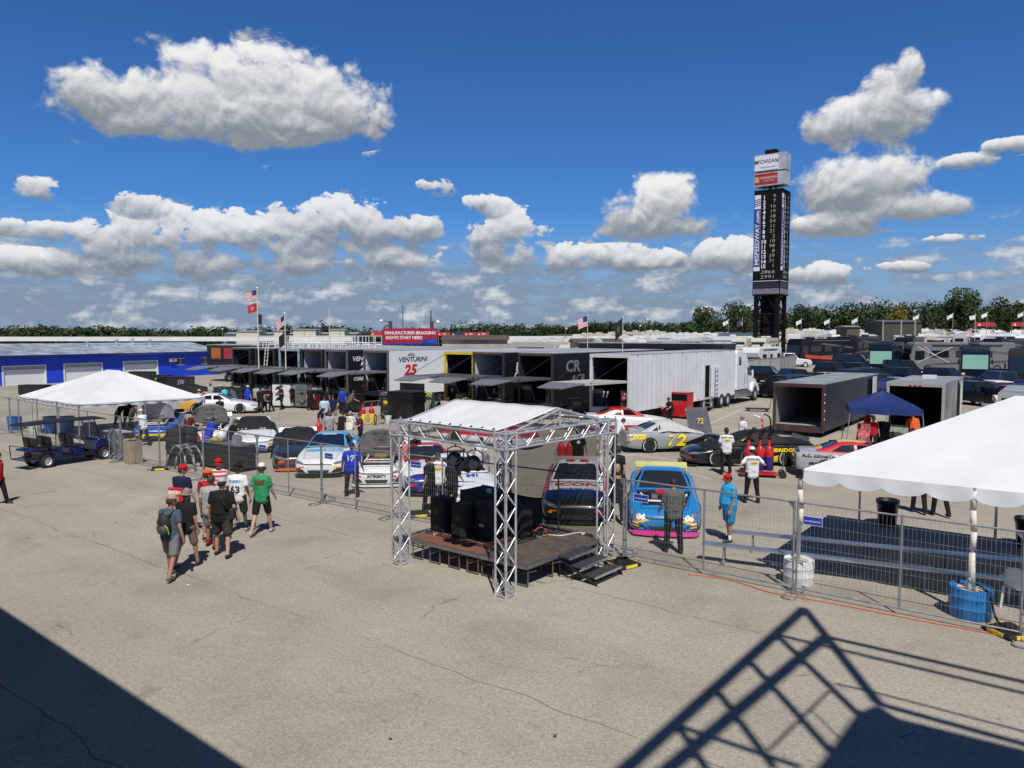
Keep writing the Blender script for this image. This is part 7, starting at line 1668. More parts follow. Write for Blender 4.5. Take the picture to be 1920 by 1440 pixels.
crowd('crewman in black leaning on the white car bonnet beside the black sheet', 430, 858, 110, 1.78, KSH, hair='brown', pose=dict(lean=28, la=(45, 8, 40), ra=(45, 8, 40)))
crowd('woman with long hair in a red tee under the navy canopy', 1636, 848, 150, 1.66, RDT, hair='fair', skin=0)
crowd('man in a red shirt standing behind the woman under the navy canopy', 1624, 838, 60, 1.82, RDT, hair='dark')
crowd('man in an orange red shirt bent at the right leg of the navy canopy', 1712, 842, 170, 1.78, ORC, hair='grey', pose=dict(lean=22, la=(30, 10, 40)), build=1.15)
crowd('seated crewman with a pale helmet bag by the carts', 820, 782, 100, 1.74, NVY, hair=None, cap=CAPW, pose=dict(ll=(80, 85), rl=(78, 85), lean=14, seat=.48))
crowd('crewman in black standing between the grey and silver carts', 582, 770, 30, 1.76, KSH)
crowd('crewman in black by the black cart with the dark red side', 614, 772, 150, 1.74, KSH)
crowd('crewman in royal blue by the black cart below the number 20', 642, 776, 200, 1.76, RBL)
crowd('crewman in grey bent over the black cart below the number 20', 655, 780, 120, 1.76, GRT, pose=dict(lean=26, la=(40, 8, 40), ra=(40, 8, 40)))
crowd('crewman in a red tee left of the black pit cart with yellow stickers', 720, 782, -40, 1.76, RDT)
crowd('crewman in black under the gate of the yellow tailed hauler', 848, 776, 20, 1.76, KSH, cap=CAPW)
crowd('crewman in navy by the black pit cart with a white lid', 925, 778, 100, 1.76, NVY)
crowd('person in a white shirt in the shade near the CR letters', 985, 780, 60, 1.74, WSH)
crowd('man in black at the corner of the garage nearest the haulers', 436, 760, 140, 1.78, KSH)
crowd('guest in a light grey tee between the garage and the white car', 395, 762, 160, 1.74, LGR)
p = PT(538, 652, 62); person('man in black with a camera standing on a hauler roof by the railing', Vector((p.x, 62.0, 4.14)), 160, 1.80, KSH, KTR, True, 0, 'dark', CAPK, pose=dict(la=(60, 10, 100), ra=(60, 10, 100)))
q = G(1712, 985); person('person in black shoes and trousers under the big tent, seen below the valance', G(1762, 968), 175, 1.8, KSH, KTR, True, 0, 'dark')
person('second person in black standing deeper under the big tent', G(1722, 962), 160, 1.8, KSH, KTR, True, 0, 'dark')
for o in bpy.data.objects:
 for k in ('_shirt', '_j'):
  if k in o: del o[k]
# ---------------------------------------------------------------- golf cart
def golf_cart():
 a, c = G(92, 877), G(190, 862); d = (c - a).normalized(); n_ = Vector((-d.y, d.x, 0)); mid = (a + c) / 2 + n_ * .55
 t = thing('golf_cart', 'royal blue six seat golf cart with black roof and chrome wheels', 'golf cart', mid, math.atan2(d.y, d.x) + math.pi / 2)
 # local -y is the front
 GB = paint('golf cart blue', (.003, .010, .085)); SEAT = mat('black seat vinyl', (.018, .018, .02), .4)
 b = MB(); b.prism([(-.56, y, z) for y, z in [(-1.75, .38), (-1.85, .55), (-1.80, .78), (-1.55, .98), (-1.25, 1.02), (-1.15, .95), (-1.10, .42)]], (1.12, 0, 0)); b.build('front_cowl', GB, t, bevel=.06, seg=3)
 b = MB(); b.box2((-.55, -1.1, .30), (.55, 1.55, .40)); b.build('floor_pan', BLKP, t, bevel=.02)
 for y0, y1 in ((-.45, .05), (.55, 1.05), (1.10, 1.5)):
  b = MB(); b.box2((-.56, y0, .40), (.56, y1, .72)); b.build('seat_box', GB, t, bevel=.03)
 for y, bk in ((-.22, .10), (.78, .30), (1.42, -.2)):
  b = MB(); b.box((0, y, .80), (1.08, .48, .12)); st_ = b.build('seat', SEAT, t, bevel=.04)
  b = MB()
  for x in (-.27, .27): b.box((x, y + .26, 1.12), (.46, .10, .46), tilt=(-.16, 0, 0))
  b.build('backrest', SEAT, t, bevel=.04)
 b = MB(); b.box((0, 1.82, .82), (1.08, .42, .10)); b.build('rear_seat', mat('navy vinyl', (.004, .012, .07), .4), t, bevel=.04)
 b = MB(); b.tube([(-.55, 1.55, .45), (-.55, 2.22, .42), (.55, 2.22, .42), (.55, 1.55, .45)], .025); b.tube([(-.55, 2.22, .42), (-.55, 2.26, 1.02), (.55, 2.26, 1.02), (.55, 2.22, .42)], .022); b.box((0, 2.05, .42), (1.0, .4, .03)); b.build('rear_step_frame', BLKP, t)
 b = MB(); b.grid(lambda u_, v_: ((u_ - .5) * 1.22, -1.55 + 3.75 * v_, 2.02 - .05 * (2 * u_ - 1) ** 2 - .04 * (2 * v_ - 1) ** 2 + (.0 if .02 < v_ < .98 else -.05)), 10, 24); b.build('roof', BLACK, t, smooth=True, solid=.05)
 for x in (-.54, .54):
  for (y0, z0, y1) in ((-1.28, .98, -1.0), (.20, .75, .20), (1.62, .75, 1.75)): b = MB(); b.bar((x, y0, z0), (x * .98, y1, 1.98), .022); b.build('roof_post', BLKP, t)
 b = MB(); b.quad((-.52, -1.27, 1.0), (.52, -1.27, 1.0), (.52, -1.02, 1.92), (-.52, -1.02, 1.92)); m, nt, pp = _nodes('clear screen'); pp.inputs['Base Color'].default_value = (.6, .65, .68, 1); pp.inputs['Transmission Weight'].default_value = 1; pp.inputs['Roughness'].default_value = .03; pp.inputs['IOR'].default_value = 1.02; b.build('windscreen', m, t)
 b = MB(); b.bar((.28, -1.0, .85), (.28, -.75, 1.08), .02); b.lathe([(.16, 0), (.18, .012), (.16, .024)], 20, (.28, -.74, 1.08), Matrix.Rotation(R(40), 4, 'X')); b.build('steering_wheel', BLKP, t)
 for x in (-.56, .56):
  for y in (-1.42, 1.30):
   w = wheel_simple(t, x, y, .29, .24); b = MB(); b.tube([(x, y + .40 * math.cos(a), .30 + .36 * math.sin(a)) for a in [R(15 + k * 15) for k in range(11)]], .05, 6); b.build('mudguard', BLKP, t)
 for x in (-.40, .40): b = MB(); b.sphere((x, -1.79, .80), (.11, .05, .07)); b.build('headlight', mat('lamp glass', (.6, .6, .6), .1), t, smooth=True)
 for x in (-.48, .48): b = MB(); b.box((x, 1.52, .58), (.08, .03, .14)); b.build('tail_light', INKR, t)
golf_cart()
[o for o in bpy.data.objects if o.name == 'golf_cart'][0].scale = (.9, .87, .9)
# ---------------------------------------------------------------- everyday vehicles
def vehicle_proto(kind):
 """sedan, suv, pickup or van; nose towards -y"""
 t = bpy.data.objects.new('proto', None); COL.objects.link(t)
 BODY = mat('vehicle paint', (.008, .008, .010), .3, coat=.15, var=.05, spec=.35)
 if kind == 'suv': L_, W, hb, hr, lo, hi = 4.8, 1.92, 1.06, 1.76, (-.95, 2.2), (-.25, 2.0)
 elif kind == 'sedan': L_, W, hb, hr, lo, hi = 4.7, 1.82, .94, 1.44, (-.85, 1.75), (-.05, 1.05)
 elif kind == 'pickup': L_, W, hb, hr, lo, hi = 5.8, 2.0, 1.16, 1.90, (-1.15, 1.0), (-.55, .75)
 else: L_, W, hb, hr, lo, hi = 5.2, 1.98, 1.15, 2.0, (-1.75, 2.45), (-1.0, 2.35)
 h = L_ / 2; b = MB()
 out = [(-h, .45), (-h + .03, .72), (-h + .25, hb - .16), (lo[0] - .1, hb), (h - .25, hb), (h - .02, hb - .10), (h, .55), (h - .1, .32), (-h + .12, .28)]
 b.prism([(-W / 2, y, z) for y, z in out], (W, 0, 0)); b.build('body', BODY, t, bevel=.10, seg=3)
 b = MB(); wb, wt = W / 2 - .06, W / 2 - .24
 P = [(-wb, lo[0], hb - .02), (wb, lo[0], hb - .02), (wb, lo[1], hb - .02), (-wb, lo[1], hb - .02), (-wt, hi[0], hr), (wt, hi[0], hr), (wt, hi[1], hr), (-wt, hi[1], hr)]
 b.add(P, [(4, 5, 6, 7), (0, 1, 5, 4), (1, 2, 6, 5), (2, 3, 7, 6), (3, 0, 4, 7)]); b.build('cabin', BODY, t, bevel=.06, seg=2)
 V_ = [Vector(p) for p in P]
 def pane(a, b_, c, d, nm, i=.10, o=.012):
  a, b_, c, d = [V_[k] for k in (a, b_, c, d)]; cen = (a + b_ + c + d) / 4; nrm = (b_ - a).cross(d - a).normalized(); m_ = MB(); m_.quad(*[p.lerp(cen, i * 1.4) + nrm * o for p in (a, b_, c, d)]); m_.build(nm, GLASSD, t)
 pane(0, 1, 5, 4, 'windscreen'); pane(1, 2, 6, 5, 'side_window'); pane(2, 3, 7, 6, 'rear_window'); pane(3, 0, 4, 7, 'side_window')
 for sx in (-1, 1):
  b = MB(); b.prism([(sx * (W / 2 - .42), -h - .004, .70), (sx * (W / 2 - .08), -h + .06, .70), (sx * (W / 2 - .08), -h + .10, .84), (sx * (W / 2 - .42), -h + .03, .82)], (0, -.02, 0)); b.build('headlight', mat('lamp glass', (.6, .6, .6), .1), t)
  b = MB(); b.box((sx * (W / 2 - .14), h - .03, hb - .22), (.2, .04, .22)); b.build('tail_light', INKR, t)
  b = MB(); b.box((sx * (W / 2 + .08), lo[0] + .35, hb + .06), (.18, .10, .14)); b.build('door_mirror', BODY, t, bevel=.03)
  for y in (-h + .92, h - 1.0): wheel_simple(t, sx * (W / 2 - .10), y, .36 if kind != 'sedan' else .33, .24)
 b = MB(); b.box((0, -h - .004, .60), (W * .55, .03, .20)); b.build('grille', BLACK, t)
 b = MB(); b.box((0, h + .002, .72), (.5, .02, .14)); b.build('number_plate', INKW, t)
 if kind == 'pickup': b = MB(); b.box2((-W / 2 + .12, 1.05, hb - .005), (W / 2 - .12, h - .12, hb + .006)); b.build('bed_cover', BLACK, t)
 return t
def put(proto, used, loc, rz, name, label, cat, group, body=None, base=None):
 t = proto if not used.get(proto) else copy_tree(proto)
 used[proto] = True; t.name = name; t.location = loc; t.rotation_euler = (0, 0, rz); tag(t, label, cat, group)
 return t
USED = {}
VP = {k: vehicle_proto(k) for k in ('suv', 'sedan', 'pickup', 'van')}
BASEV = MATS['vehicle paint']
VC = {'black': None, 'navy': mat('car navy', (.005, .009, .035), .3, spec=.35), 'grey': mat('car grey', (.04, .043, .046), .3, spec=.35), 'silver': paint('car silver', (.30, .31, .32)), 'red': paint('car red', (.32, .012, .02)), 'white': paint('car white', (.66, .66, .66)), 'orange': paint('car orange', (.5, .10, .03))}
def vehicle(kind, colr, px, py, Y, ang, label):
 p = PT(px, py, Y); loc = (p.x, p.y, gz(p.x, p.y)); fresh = not USED.get(VP[kind])
 t = put(VP[kind], USED, loc, R(ang), {'suv': 'parked_suv', 'sedan': 'parked_car', 'pickup': 'pickup_truck', 'van': 'parked_van'}[kind], label, {'suv': 'car', 'sedan': 'car', 'pickup': 'pickup truck', 'van': 'van'}[kind], 'vehicles parked behind the blue fence')
 return t, colr
pend = []
V_LIST = [('suv', 'black', 1444, 0, 77, 60, 'black estate car alone on pale ground by the grey screen wall'),
('pickup', 'black', 1463, 0, 62, -130, 'black pickup beside the nose of the white tractor unit'), ('suv', 'navy', 1489, 0, 63, 30, 'navy SUV second from the white tractor unit'), ('suv', 'black', 1514, 0, 64, 25, 'black SUV third from the white tractor unit'), ('sedan', 'black', 1538, 0, 65, 20, 'black saloon fourth from the white tractor unit'),
('suv', 'black', 1497, 0, 72, 10, 'black SUV in the second row, in front of the coach with the red stripe'), ('sedan', 'grey', 1524, 0, 72, 15, 'dark grey saloon in front of the coach with the red stripe'), ('sedan', 'silver', 1557, 0, 72, 18, 'silver saloon half hidden at the right end of the red striped coach'),
('sedan', 'black', 1585, 0, 71, 14, 'black saloon behind the roof of the dark trailer'), ('suv', 'navy', 1612, 0, 72, 100, 'navy SUV side on behind the dark trailer'), ('suv', 'black', 1640, 0, 74, 95, 'black SUV below the first mint windscreen'), ('sedan', 'black', 1668, 0, 70, 92, 'long black saloon side on, right of the first mint windscreen'),
('suv', 'black', 1704, 0, 74, 20, 'black SUV below the silver patterned coach'), ('sedan', 'silver', 1694, 0, 66, 95, 'pale silver saloon with only its roof above the blue fence'), ('sedan', 'grey', 1730, 0, 67, 94, 'dark grey saloon next to the pale silver roof'), ('sedan', 'black', 1765, 0, 67, 92, 'black saloon between the grey one and the red one'),
('sedan', 'red', 1806, 0, 67, 94, 'red saloon, the only red car behind the blue fence'), ('suv', 'grey', 1867, 0, 70, 178, 'grey SUV seen from behind below the second mint windscreen'), ('suv', 'black', 1780, 0, 74, 30, 'black SUV in front of the second mint windscreen'), ('suv', 'black', 1905, 0, 72, 30, 'black SUV at the right edge behind the blue fence'),
('pickup', 'black', 1700, 0, 55, 20, 'black pickup by the roof vent of the grey trailer'), ('suv', 'black', 1838, 0, 56, 10, 'black SUV in front of the blue fence next to the white golf cart'), ('sedan', 'orange', 1914, 0, 56, 15, 'orange car at the right edge in front of the blue fence'),
('suv', 'black', 1566, 0, 84, 20, 'black SUV on the pale ground right of the red flashed coach'), ('sedan', 'grey', 1590, 0, 85, 25, 'grey saloon between the red flashed coach and the first mint windscreen'), ('suv', 'navy', 1614, 0, 83, 30, 'navy SUV just left of the first mint windscreen'), ('van', 'black', 1600, 0, 98, 60, 'black van behind the saloons left of the first mint windscreen'), ('van', 'black', 1690, 0, 84, 10, 'black van between the first mint windscreen and the silver coach'),
('pickup', 'white', 1480, 0, 104, 80, 'white pickup behind the grey screen wall'), ('van', 'white', 1003, 0, 74, 95, 'white van behind the hauler roofs by the blue canopy'), ('sedan', 'navy', 992, 0, 72, 80, 'navy saloon behind the hauler roofs')]
made = []
for (k, c, px, py, Y, ang, lb) in V_LIST: made.append(vehicle(k, c, px, 650, Y, ang, lb))
for t, c in made:
 if VC[c]: recolour(t, BASEV, VC[c])
# ---------------------------------------------------------------- coaches and campers
def coach_proto():
 t = bpy.data.objects.new('proto', None); COL.objects.link(t); L_, W, H_ = 12.0, 2.55, 3.75; h = L_ / 2
 BD = mat('coach paint', (.006, .006, .008), .35, coat=.1, var=.05, spec=.3)
 b = MB(); b.prism([(-W / 2, y, z) for y, z in [(-h, .45), (-h - .05, 1.2), (-h + .10, 2.9), (-h + .45, H_ - .08), (-h + .9, H_), (h - .15, H_), (h, H_ - .2), (h, .5), (h - .2, .35), (-h + .2, .32)]], (W, 0, 0)); b.build('body', BD, t, bevel=.12, seg=3)
 b = MB(); b.prism([(-W / 2 + .15, y, z) for y, z in [(-h - .075, 1.35), (-h + .055, 2.80), (-h + .075, 2.80), (-h - .05, 1.35)]], (W - .3, 0, 0)); b.build('windscreen', GLASSD, t)
 for sx in (-1, 1):
  x = sx * (W / 2 + .004)
  for (y0, y1, z0, z1) in ((-h + .5, -h + 1.6, 1.6, 2.7), (-h + 2.2, -h + 4.4, 1.9, 2.75), (-h + 5.2, -h + 6.6, 1.9, 2.75), (-h + 8.2, -h + 9.4, 1.9, 2.7)):
   b = MB(); b.prism([(x, y0, z0), (x, y1, z0), (x, y1, z1), (x, y0, z1)], (sx * .012, 0, 0)); b.build('side_window', GLASSD, t)
  b = MB(); b.prism([(x, -h + 1.8, 1.0), (x, h - 1.0, 1.25), (x, h - .6, 1.6), (x, -h + 3.0, 1.2)], (sx * .008, 0, 0)); b.build('side_stripe', mat('coach stripe', (.10, .10, .11), .3), t)
  b = MB(); b.prism([(x, -h + 4, 2.95), (x, h - .8, 2.3), (x, h - .4, 2.5), (x, -h + 5, 3.1)], (sx * .008, 0, 0)); b.build('side_stripe', MATS['coach stripe'], t)
  b = MB(); b.box((sx * (W / 2 - .25), -h - .06, .85), (.3, .05, .22)); b.build('headlight', MATS['lamp glass'], t)
  b = MB(); b.box((sx * (W / 2 + .18), -h - .12, 2.1), (.14, .16, .5)); b.build('door_mirror', BD, t, bevel=.04)
  b = MB(); b.bar((sx * (W / 2 + .06), -h + 2.5, H_ - .3), (sx * (W / 2 + .06), h - 1.5, H_ - .3), .09, n=8); b.build('awning_roll', mat('awning grey', (.08, .08, .085), .5), t)
  for y in (-h + 2.0, h - 3.2, h - 2.0): wheel_simple(t, sx * (W / 2 - .12), y, .52, .3)
 for y in (-2.5, 2.2): b = MB(); b.box((0, y, H_ + .14), (.9, 1.1, .28)); b.build('air_conditioner', mat('roof unit', (.05, .05, .055), .5), t, bevel=.08)
 return t
CP = coach_proto(); CBASE = MATS['coach paint']; MINT = mat('mint sunshade', (.25, .50, .41), .5, var=.04)
COACHES = [(1540, 110, -61, 'black', 'gloss black coach side on with a red flash, leftmost of the coaches', False), (1610, 126, -50, 'black', 'black coach behind the red flashed one', False), (1664, 91, -33, 'dark', 'dark coach with a mint sunshade, left of the silver one', True), (1796, 92, -96, 'silver', 'silver and black coach with crossed lines on its side', False),
(1826, 82, -30, 'dark', 'dark navy coach with a mint sunshade, right of the silver one', True), (1930, 74, -38, 'grey', 'dark grey coach cut by the right edge', False), (1706, 120, -36, 'black', 'black coach behind the first mint windscreen', False), (1885, 112, -50, 'navy', 'navy coach with pale stripes in the second row at the right', False)]
CCOL = {'black': None, 'dark': mat('coach navy', (.004, .008, .02), .35, spec=.3), 'silver': mat('coach silver', (.17, .175, .18), .4, spec=.3), 'grey': mat('coach grey', (.022, .024, .026), .4, spec=.3), 'navy': mat('coach deep navy', (.006, .008, .028), .4, spec=.3)}
cts = []
for (px, Y, ang, colr, lb, mint) in COACHES:
 p = PT(px, 650, Y); cts.append((put(CP, USED, (p.x, p.y, gz(p.x, p.y)), R(ang), 'motor_coach', lb, 'coach', 'motor coaches in the lot'), colr, mint))
for t, colr, mint in cts:
 if CCOL[colr]: recolour(t, CBASE, CCOL[colr])
 if mint:
  for ch in t.children:
   if ch.name.startswith('windscreen'):
    ch.data = ch.data.copy(); ch.data.materials[0] = MINT
t = cts[0][0];
for sx in (1, -1): b = MB(); b.prism([(sx * 1.29, -5.0, 1.02), (sx * 1.29, 1.6, .62), (sx * 1.29, 1.6, 1.0), (sx * 1.29, -5.0, 1.5)], (.02 * sx, 0, 0)); b.build('red_flash', mat('flash red', (.50, .05, .03), .4), t)
t = cts[3][0]
for sx in (1, -1):
 for (a, c) in (((-5.2, 3.2), (-1.5, 1.3)), ((-5.2, 1.3), (-1.2, 3.2)), ((-3.0, 1.1), (5, 1.5)), ((-4.4, 3.2), (-3.2, 2.2))):
  b = MB(); b.beam((sx * 1.285, *a), (sx * 1.285, *c), .02, .05); b.build('side_line', INKW if a[0] < -4 else INKK, t)
def camper_proto(kind):
 t = bpy.data.objects.new('proto', None); COL.objects.link(t); W = 2.45
 WB = mat('camper white', (.70, .70, .67), .4, var=.06, scale=.6); ST = mat('camper stripe', (.12, .10, .09), .5)
 if kind == 'trailer': out = [(-3.9, .6), (-4.05, 1.6), (-3.7, 2.9), (-3.2, 3.15), (3.9, 3.15), (4.0, 2.9), (4.0, .55)]; h = 4.0
 elif kind == 'fifth': out = [(-4.9, 1.6), (-5.0, 2.6), (-4.6, 3.5), (-3.9, 3.65), (4.8, 3.55), (4.9, 3.2), (4.9, .6), (-2.6, .6), (-2.9, 1.55)]; h = 4.9
 elif kind == 'cabover': out = [(-3.7, .55), (-3.75, 1.0), (-3.1, 1.25), (-2.6, 1.9), (-3.3, 2.0), (-3.45, 2.5), (-3.2, 3.0), (-2.6, 3.15), (3.6, 3.15), (3.7, 2.9), (3.7, .55)]; h = 3.7
 else: out = [(-5.0, .5), (-5.1, 1.2), (-4.95, 2.9), (-4.6, 3.4), (4.8, 3.45), (5.0, 3.2), (5.0, .5)]; h = 5.0
 b = MB(); b.prism([(-W / 2, y, z) for y, z in out], (W, 0, 0)); b.build('body', WB, t, bevel=.07, seg=2)
 for sx in (-1, 1):
  x = sx * (W / 2 + .003)
  for (y0, y1, z0, z1) in ((-2.2, -1.0, 1.6, 2.3), (.1, .8, 1.7, 2.3), (2.3, 3.3, 1.6, 2.35)):
   b = MB(); b.prism([(x, y0, z0), (x, y1, z0), (x, y1, z1), (x, y0, z1)], (sx * .02, 0, 0)); b.build('window', GLASSD, t)
  b = MB(); b.prism([(x, -.7, .75), (x, -.1, .75), (x, -.1, 2.6), (x, -.7, 2.6)], (sx * .015, 0, 0)); b.build('door', mat('camper door', (.55, .54, .50), .4) if sx > 0 else mat('camper panel', (.45, .43, .39), .4), t)
  b = MB(); b.prism([(x, -h + .8, .95), (x, h - .2, .85), (x, h - .2, 1.15), (x, -h + 1.5, 1.12)], (sx * .008, 0, 0)); b.build('side_stripe', ST, t)
  b = MB(); b.bar((x + sx * .06, -h * .55, 2.95), (x + sx * .06, h * .6, 2.95), .07, n=6); b.build('awning_roll', mat('awning pale', (.45, .45, .44), .5), t)
  for y in ((.6, 1.5) if kind in ('trailer', 'fifth') else (-h + 1.2, h - 2.0)): wheel_simple(t, sx * (W / 2 - .1), y, .36, .24)
 if kind in ('cabover', 'classa'):
  b = MB(); z0, z1 = (1.28, 1.86) if kind == 'cabover' else (1.35, 2.75); y0, y1 = (-3.12, -2.66) if kind == 'cabover' else (-5.10, -4.99)
  b.prism([(-W / 2 + .15, y0, z0), (W / 2 - .15, y0, z0), (W / 2 - .15, y1, z1), (-W / 2 + .15, y1, z1)], (0, -.03, 0)); b.build('windscreen', GLASSD, t)
 else:
  b = MB(); yy = out[1][0]; b.box((0, yy - .02, 2.3 if kind == 'fifth' else 1.7), (1.5, .05, .6)); b.build('front_window', GLASSD, t)
 zt = max(z for y, z in out)
 for y in (-1.4, 2.0): b = MB(); b.box((0, y, zt + .14), (.7, .9, .28)); b.build('air_conditioner', mat('roof unit white', (.62, .62, .60), .5), t, bevel=.06)
 return t
KP = {k: camper_proto(k) for k in ('trailer', 'fifth', 'cabover', 'classa')}
WBASE = MATS['camper white']; KC = [None, paint('camper cream', (.62, .57, .44)), paint('camper light grey', (.42, .42, .42)), None, paint('camper bright', (.76, .77, .77))]
rk = random.Random(21); kinds = ['trailer', 'fifth', 'cabover', 'classa']; cm = []
NAMES = {'trailer': ('travel_trailer', 'travel trailer'), 'fifth': ('fifth_wheel_camper', 'fifth wheel camper'), 'cabover': ('motorhome', 'cab-over motorhome'), 'classa': ('motorhome', 'flat fronted motorhome')}
spots = []
for Y, x0, x1, step in ((96, 1225, 1460, 46), (128, 1005, 1440, 36), (150, 960, 1400, 30), (160, 1500, 1935, 27), (185, 930, 1440, 25), (205, 1480, 1935, 22), (240, 1485, 1935, 19)):
 px = x0
 while px < x1:
  spots.append((px + rk.uniform(-5, 5), Y + rk.uniform(-4, 4))); px += step * rk.uniform(.8, 1.3)
for (px, Y) in ((470, 120), (520, 130), (560, 118), (610, 126), (655, 122), (700, 130), (440, 140), (585, 150), (685, 150), (870, 135), (905, 150), (940, 140)): spots.append((px, Y))
def bearing(px):
 for lim, w_ in ((480, 'over the roof end of the blue garage'), (620, 'behind the two flag poles'), (720, 'between the bare mast and the billboard'), (960, 'behind the tan shed'), (1060, 'beside the tan shed'), (1120, 'below the striped flag'), (1180, 'around the black flag'), (1270, 'behind the long white hauler'), (1340, 'below the twin round trees'), (1410, 'left of the score tower'), (1475, 'at the foot of the score tower'), (1540, 'right of the score tower'), (1600, 'below the second and third white flags'), (1660, 'by the brown hut'), (1740, 'by the dark shelter'), (1800, 'below the tallest tree'), (1860, 'left of the cream camper'), (2000, 'near the right edge')):
  if px < lim: return w_
for i, (px, Y) in enumerate(spots):
 k = rk.choice(kinds); p = PT(px, 640, Y); z = gz(p.x, p.y); colr = rk.randrange(5)
 near = 'nearer row' if Y < 140 else ('middle row' if Y < 195 else 'far row')
 lb = '%s %s in the %s %s' % (['white', 'cream', 'light grey', 'white', 'bright white'][colr], NAMES[k][1], near, bearing(px))
 t = put(KP[k], USED, (p.x, p.y, z), GRID + rk.choice((0, 0, math.pi / 2, math.pi, -math.pi / 2)) + rk.uniform(-.08, .08), NAMES[k][0], lb, 'camper', 'campers parked across the infield')
 cm.append((t, colr))
from collections import defaultdict
seen_lb = defaultdict(list)
for t, colr in cm:
 if KC[colr]: recolour(t, WBASE, KC[colr])
 seen_lb[t['label']].append(t)
ORD = 'leftmost second third fourth fifth sixth seventh eighth ninth tenth eleventh twelfth'.split()
for lb, ts in seen_lb.items():
 if len(ts) > 1:
  ts.sort(key=lambda o: o.location.x / o.location.y)
  for i, t in enumerate(ts): t['label'] = lb + ', ' + (ORD[min(i, 11)] + (' from the left' if i else '') if i < len(ts) - 1 else 'rightmost')
# big box trailers of a second hauler row, roofs only above the first
for i, (px, Y, ln, c_, lb) in enumerate(((452, 84, 9, BLKS, 'black trailer with orange panels behind the hauler roofs'), (438, 106, 4.6, mat('flag trailer white', (.6, .6, .6), .4), 'white trailer with striped panel by the garage corner'), (560, 90, 14, WHITE, 'white box trailer behind the roof railings'), (682, 88, 9, BLUEP, 'royal blue trailer left of the billboard'), (760, 80, 12, BLKS, 'black trailer under the billboard'), (1225, 62, 13, BLKS, 'black trailer with its awning out behind the long white hauler'), (1402, 145, 13, WHITE, 'long white trailer far behind the tractor unit'))):
 p = PT(px, 650, Y); t = thing('box_trailer', lb, 'trailer', (p.x, p.y, gz(p.x, p.y)), GRID + (math.pi / 2 if i in (5,) else .05), 'trailers behind the first hauler row'); Ht = [4.1, 3.9, 4.0, 4.0, 4.0, 4.55, 4.0][i]
 b = MB(); b.box2((-ln / 2, -1.3, 1.0), (ln / 2, 1.3, Ht)) if i != 5 else b.box2((-1.3, -ln / 2, 1.0), (1.3, ln / 2, Ht)); b.build('body', c_, t, bevel=.04)
 b = MB(); (b.box2((-ln / 2 - .02, -1.32, Ht + .002), (ln / 2 + .02, 1.32, Ht + .06)) if i != 5 else b.box2((-1.32, -ln / 2 - .02, Ht + .002), (1.32, ln / 2 + .02, Ht + .06))); b.build('roof', ROOFM, t)
 for s in (-1, 1):
  for y in (-.9, .4): wheel_simple(t, s * 1.05, y, .5, .4)
 if i == 0:
  for k in range(3): b = MB(); b.box2((-3.6 + k * 2.3, -1.33, 2.6), (-1.9 + k * 2.3, -1.305, 3.8)); b.build('side_panel', [mat('panel orange', (.45, .12, .02), .5), mat('panel red', (.4, .03, .04), .5), mat('panel brown', (.22, .09, .03), .5)][k], t)
 if i == 1:
  for k in range(4): b = MB(); b.prism([(-1 + k * .5, -1.31, 2.2), (-.75 + k * .5, -1.31, 2.2), (-.2 + k * .5, -1.31, 3.7), (-.45 + k * .5, -1.31, 3.7)], (0, -.01, 0)); b.build('stripe', FR, t)
  for x in (-2.4, 2.1): b = MB(); b.box2((x - .6, -1.33, 2.3), (x + .6, -1.305, 3.7)); b.build('side_panel', BLKP, t)
 if i == 5: b = MB(); b.lathe([(0, 0), (.35, .03), (.55, .12), (.6, .2), (.56, .2), (.35, .08), (0, .05)], 20, (0, 0, 0), Matrix.Translation((1.4, ln / 2 - .3, Ht - .2)) @ Matrix.Rotation(R(75), 4, 'Y')); b.build('satellite_dish', mat('dish grey', (.35, .36, .36), .5), t, smooth=True)
# grey screen wall and blue mesh fence along the lot
def screen(label, pts, h, m, post, name='mesh_fence', gap=2.4):
 t = thing(name, label, 'fence', (*pts[0][:2], 0)); o = Vector((*pts[0][:2], 0))
 for a, c in zip(pts[:-1], pts[1:]):
  a, c = Vector(a), Vector(c); d = (c - a); n = max(1, round(d.length / gap))
  b = MB(); b.grid(lambda u_, v_: a.lerp(c, u_) - o + Vector((.03 * math.sin(u_ * 20) * (1 - v_), .05 * math.sin(u_ * n * 6.28), .12 + (h - .14) * v_)), n * 4, 3); b.build('screen_cloth', m, t, smooth=True)
  for k in range(n + 1): p = a.lerp(c, k / n) - o; b = MB(); b.bar(p + Vector((0, -.07, 0)), p + Vector((0, -.07, h)), .03); b.build('post', post, t)
  b = MB(); b.bar(a - o + Vector((0, -.07, h)), c - o + Vector((0, -.07, h)), .022); b.build('top_rail', post, t)
BM = mat('blue mesh screen', (.018, .035, .14), .7, var=.25, scale=.8)
def gp(px, Y): p = PT(px, 650, Y); return (p.x, p.y, gz(p.x, p.y))
screen('long navy mesh fence in front of the parked cars', [gp(1448, 63), gp(1540, 61), gp(1700, 60), gp(1840, 60), gp(1960, 58)], 1.75, BM, BLKP)
screen('grey screen fence between the coaches and the white campers', [gp(1405, 84), gp(1465, 88), gp(1492, 96)], 2.1, mat('grey screen', (.30, .30, .29), .7, var=.2), GALV)
for (a, c) in ((1752, 1790),): pass
lettering('TRAVEL', .9, INKW, None, frame_m((PT(1795, 690, 59.4).x, 59.4, gz(PT(1795, 690, 59.4).x, 59.4) + .9), (1, -.01, 0), (0, 0, 1)), 1.2, .1, .02).name = 'fence_lettering'
o = bpy.data.objects['fence_lettering']; o.parent = [x for x in bpy.data.objects if x.get('label', '').startswith('long navy mesh')][0]; o.matrix_parent_inverse = o.parent.matrix_basis.inverted()
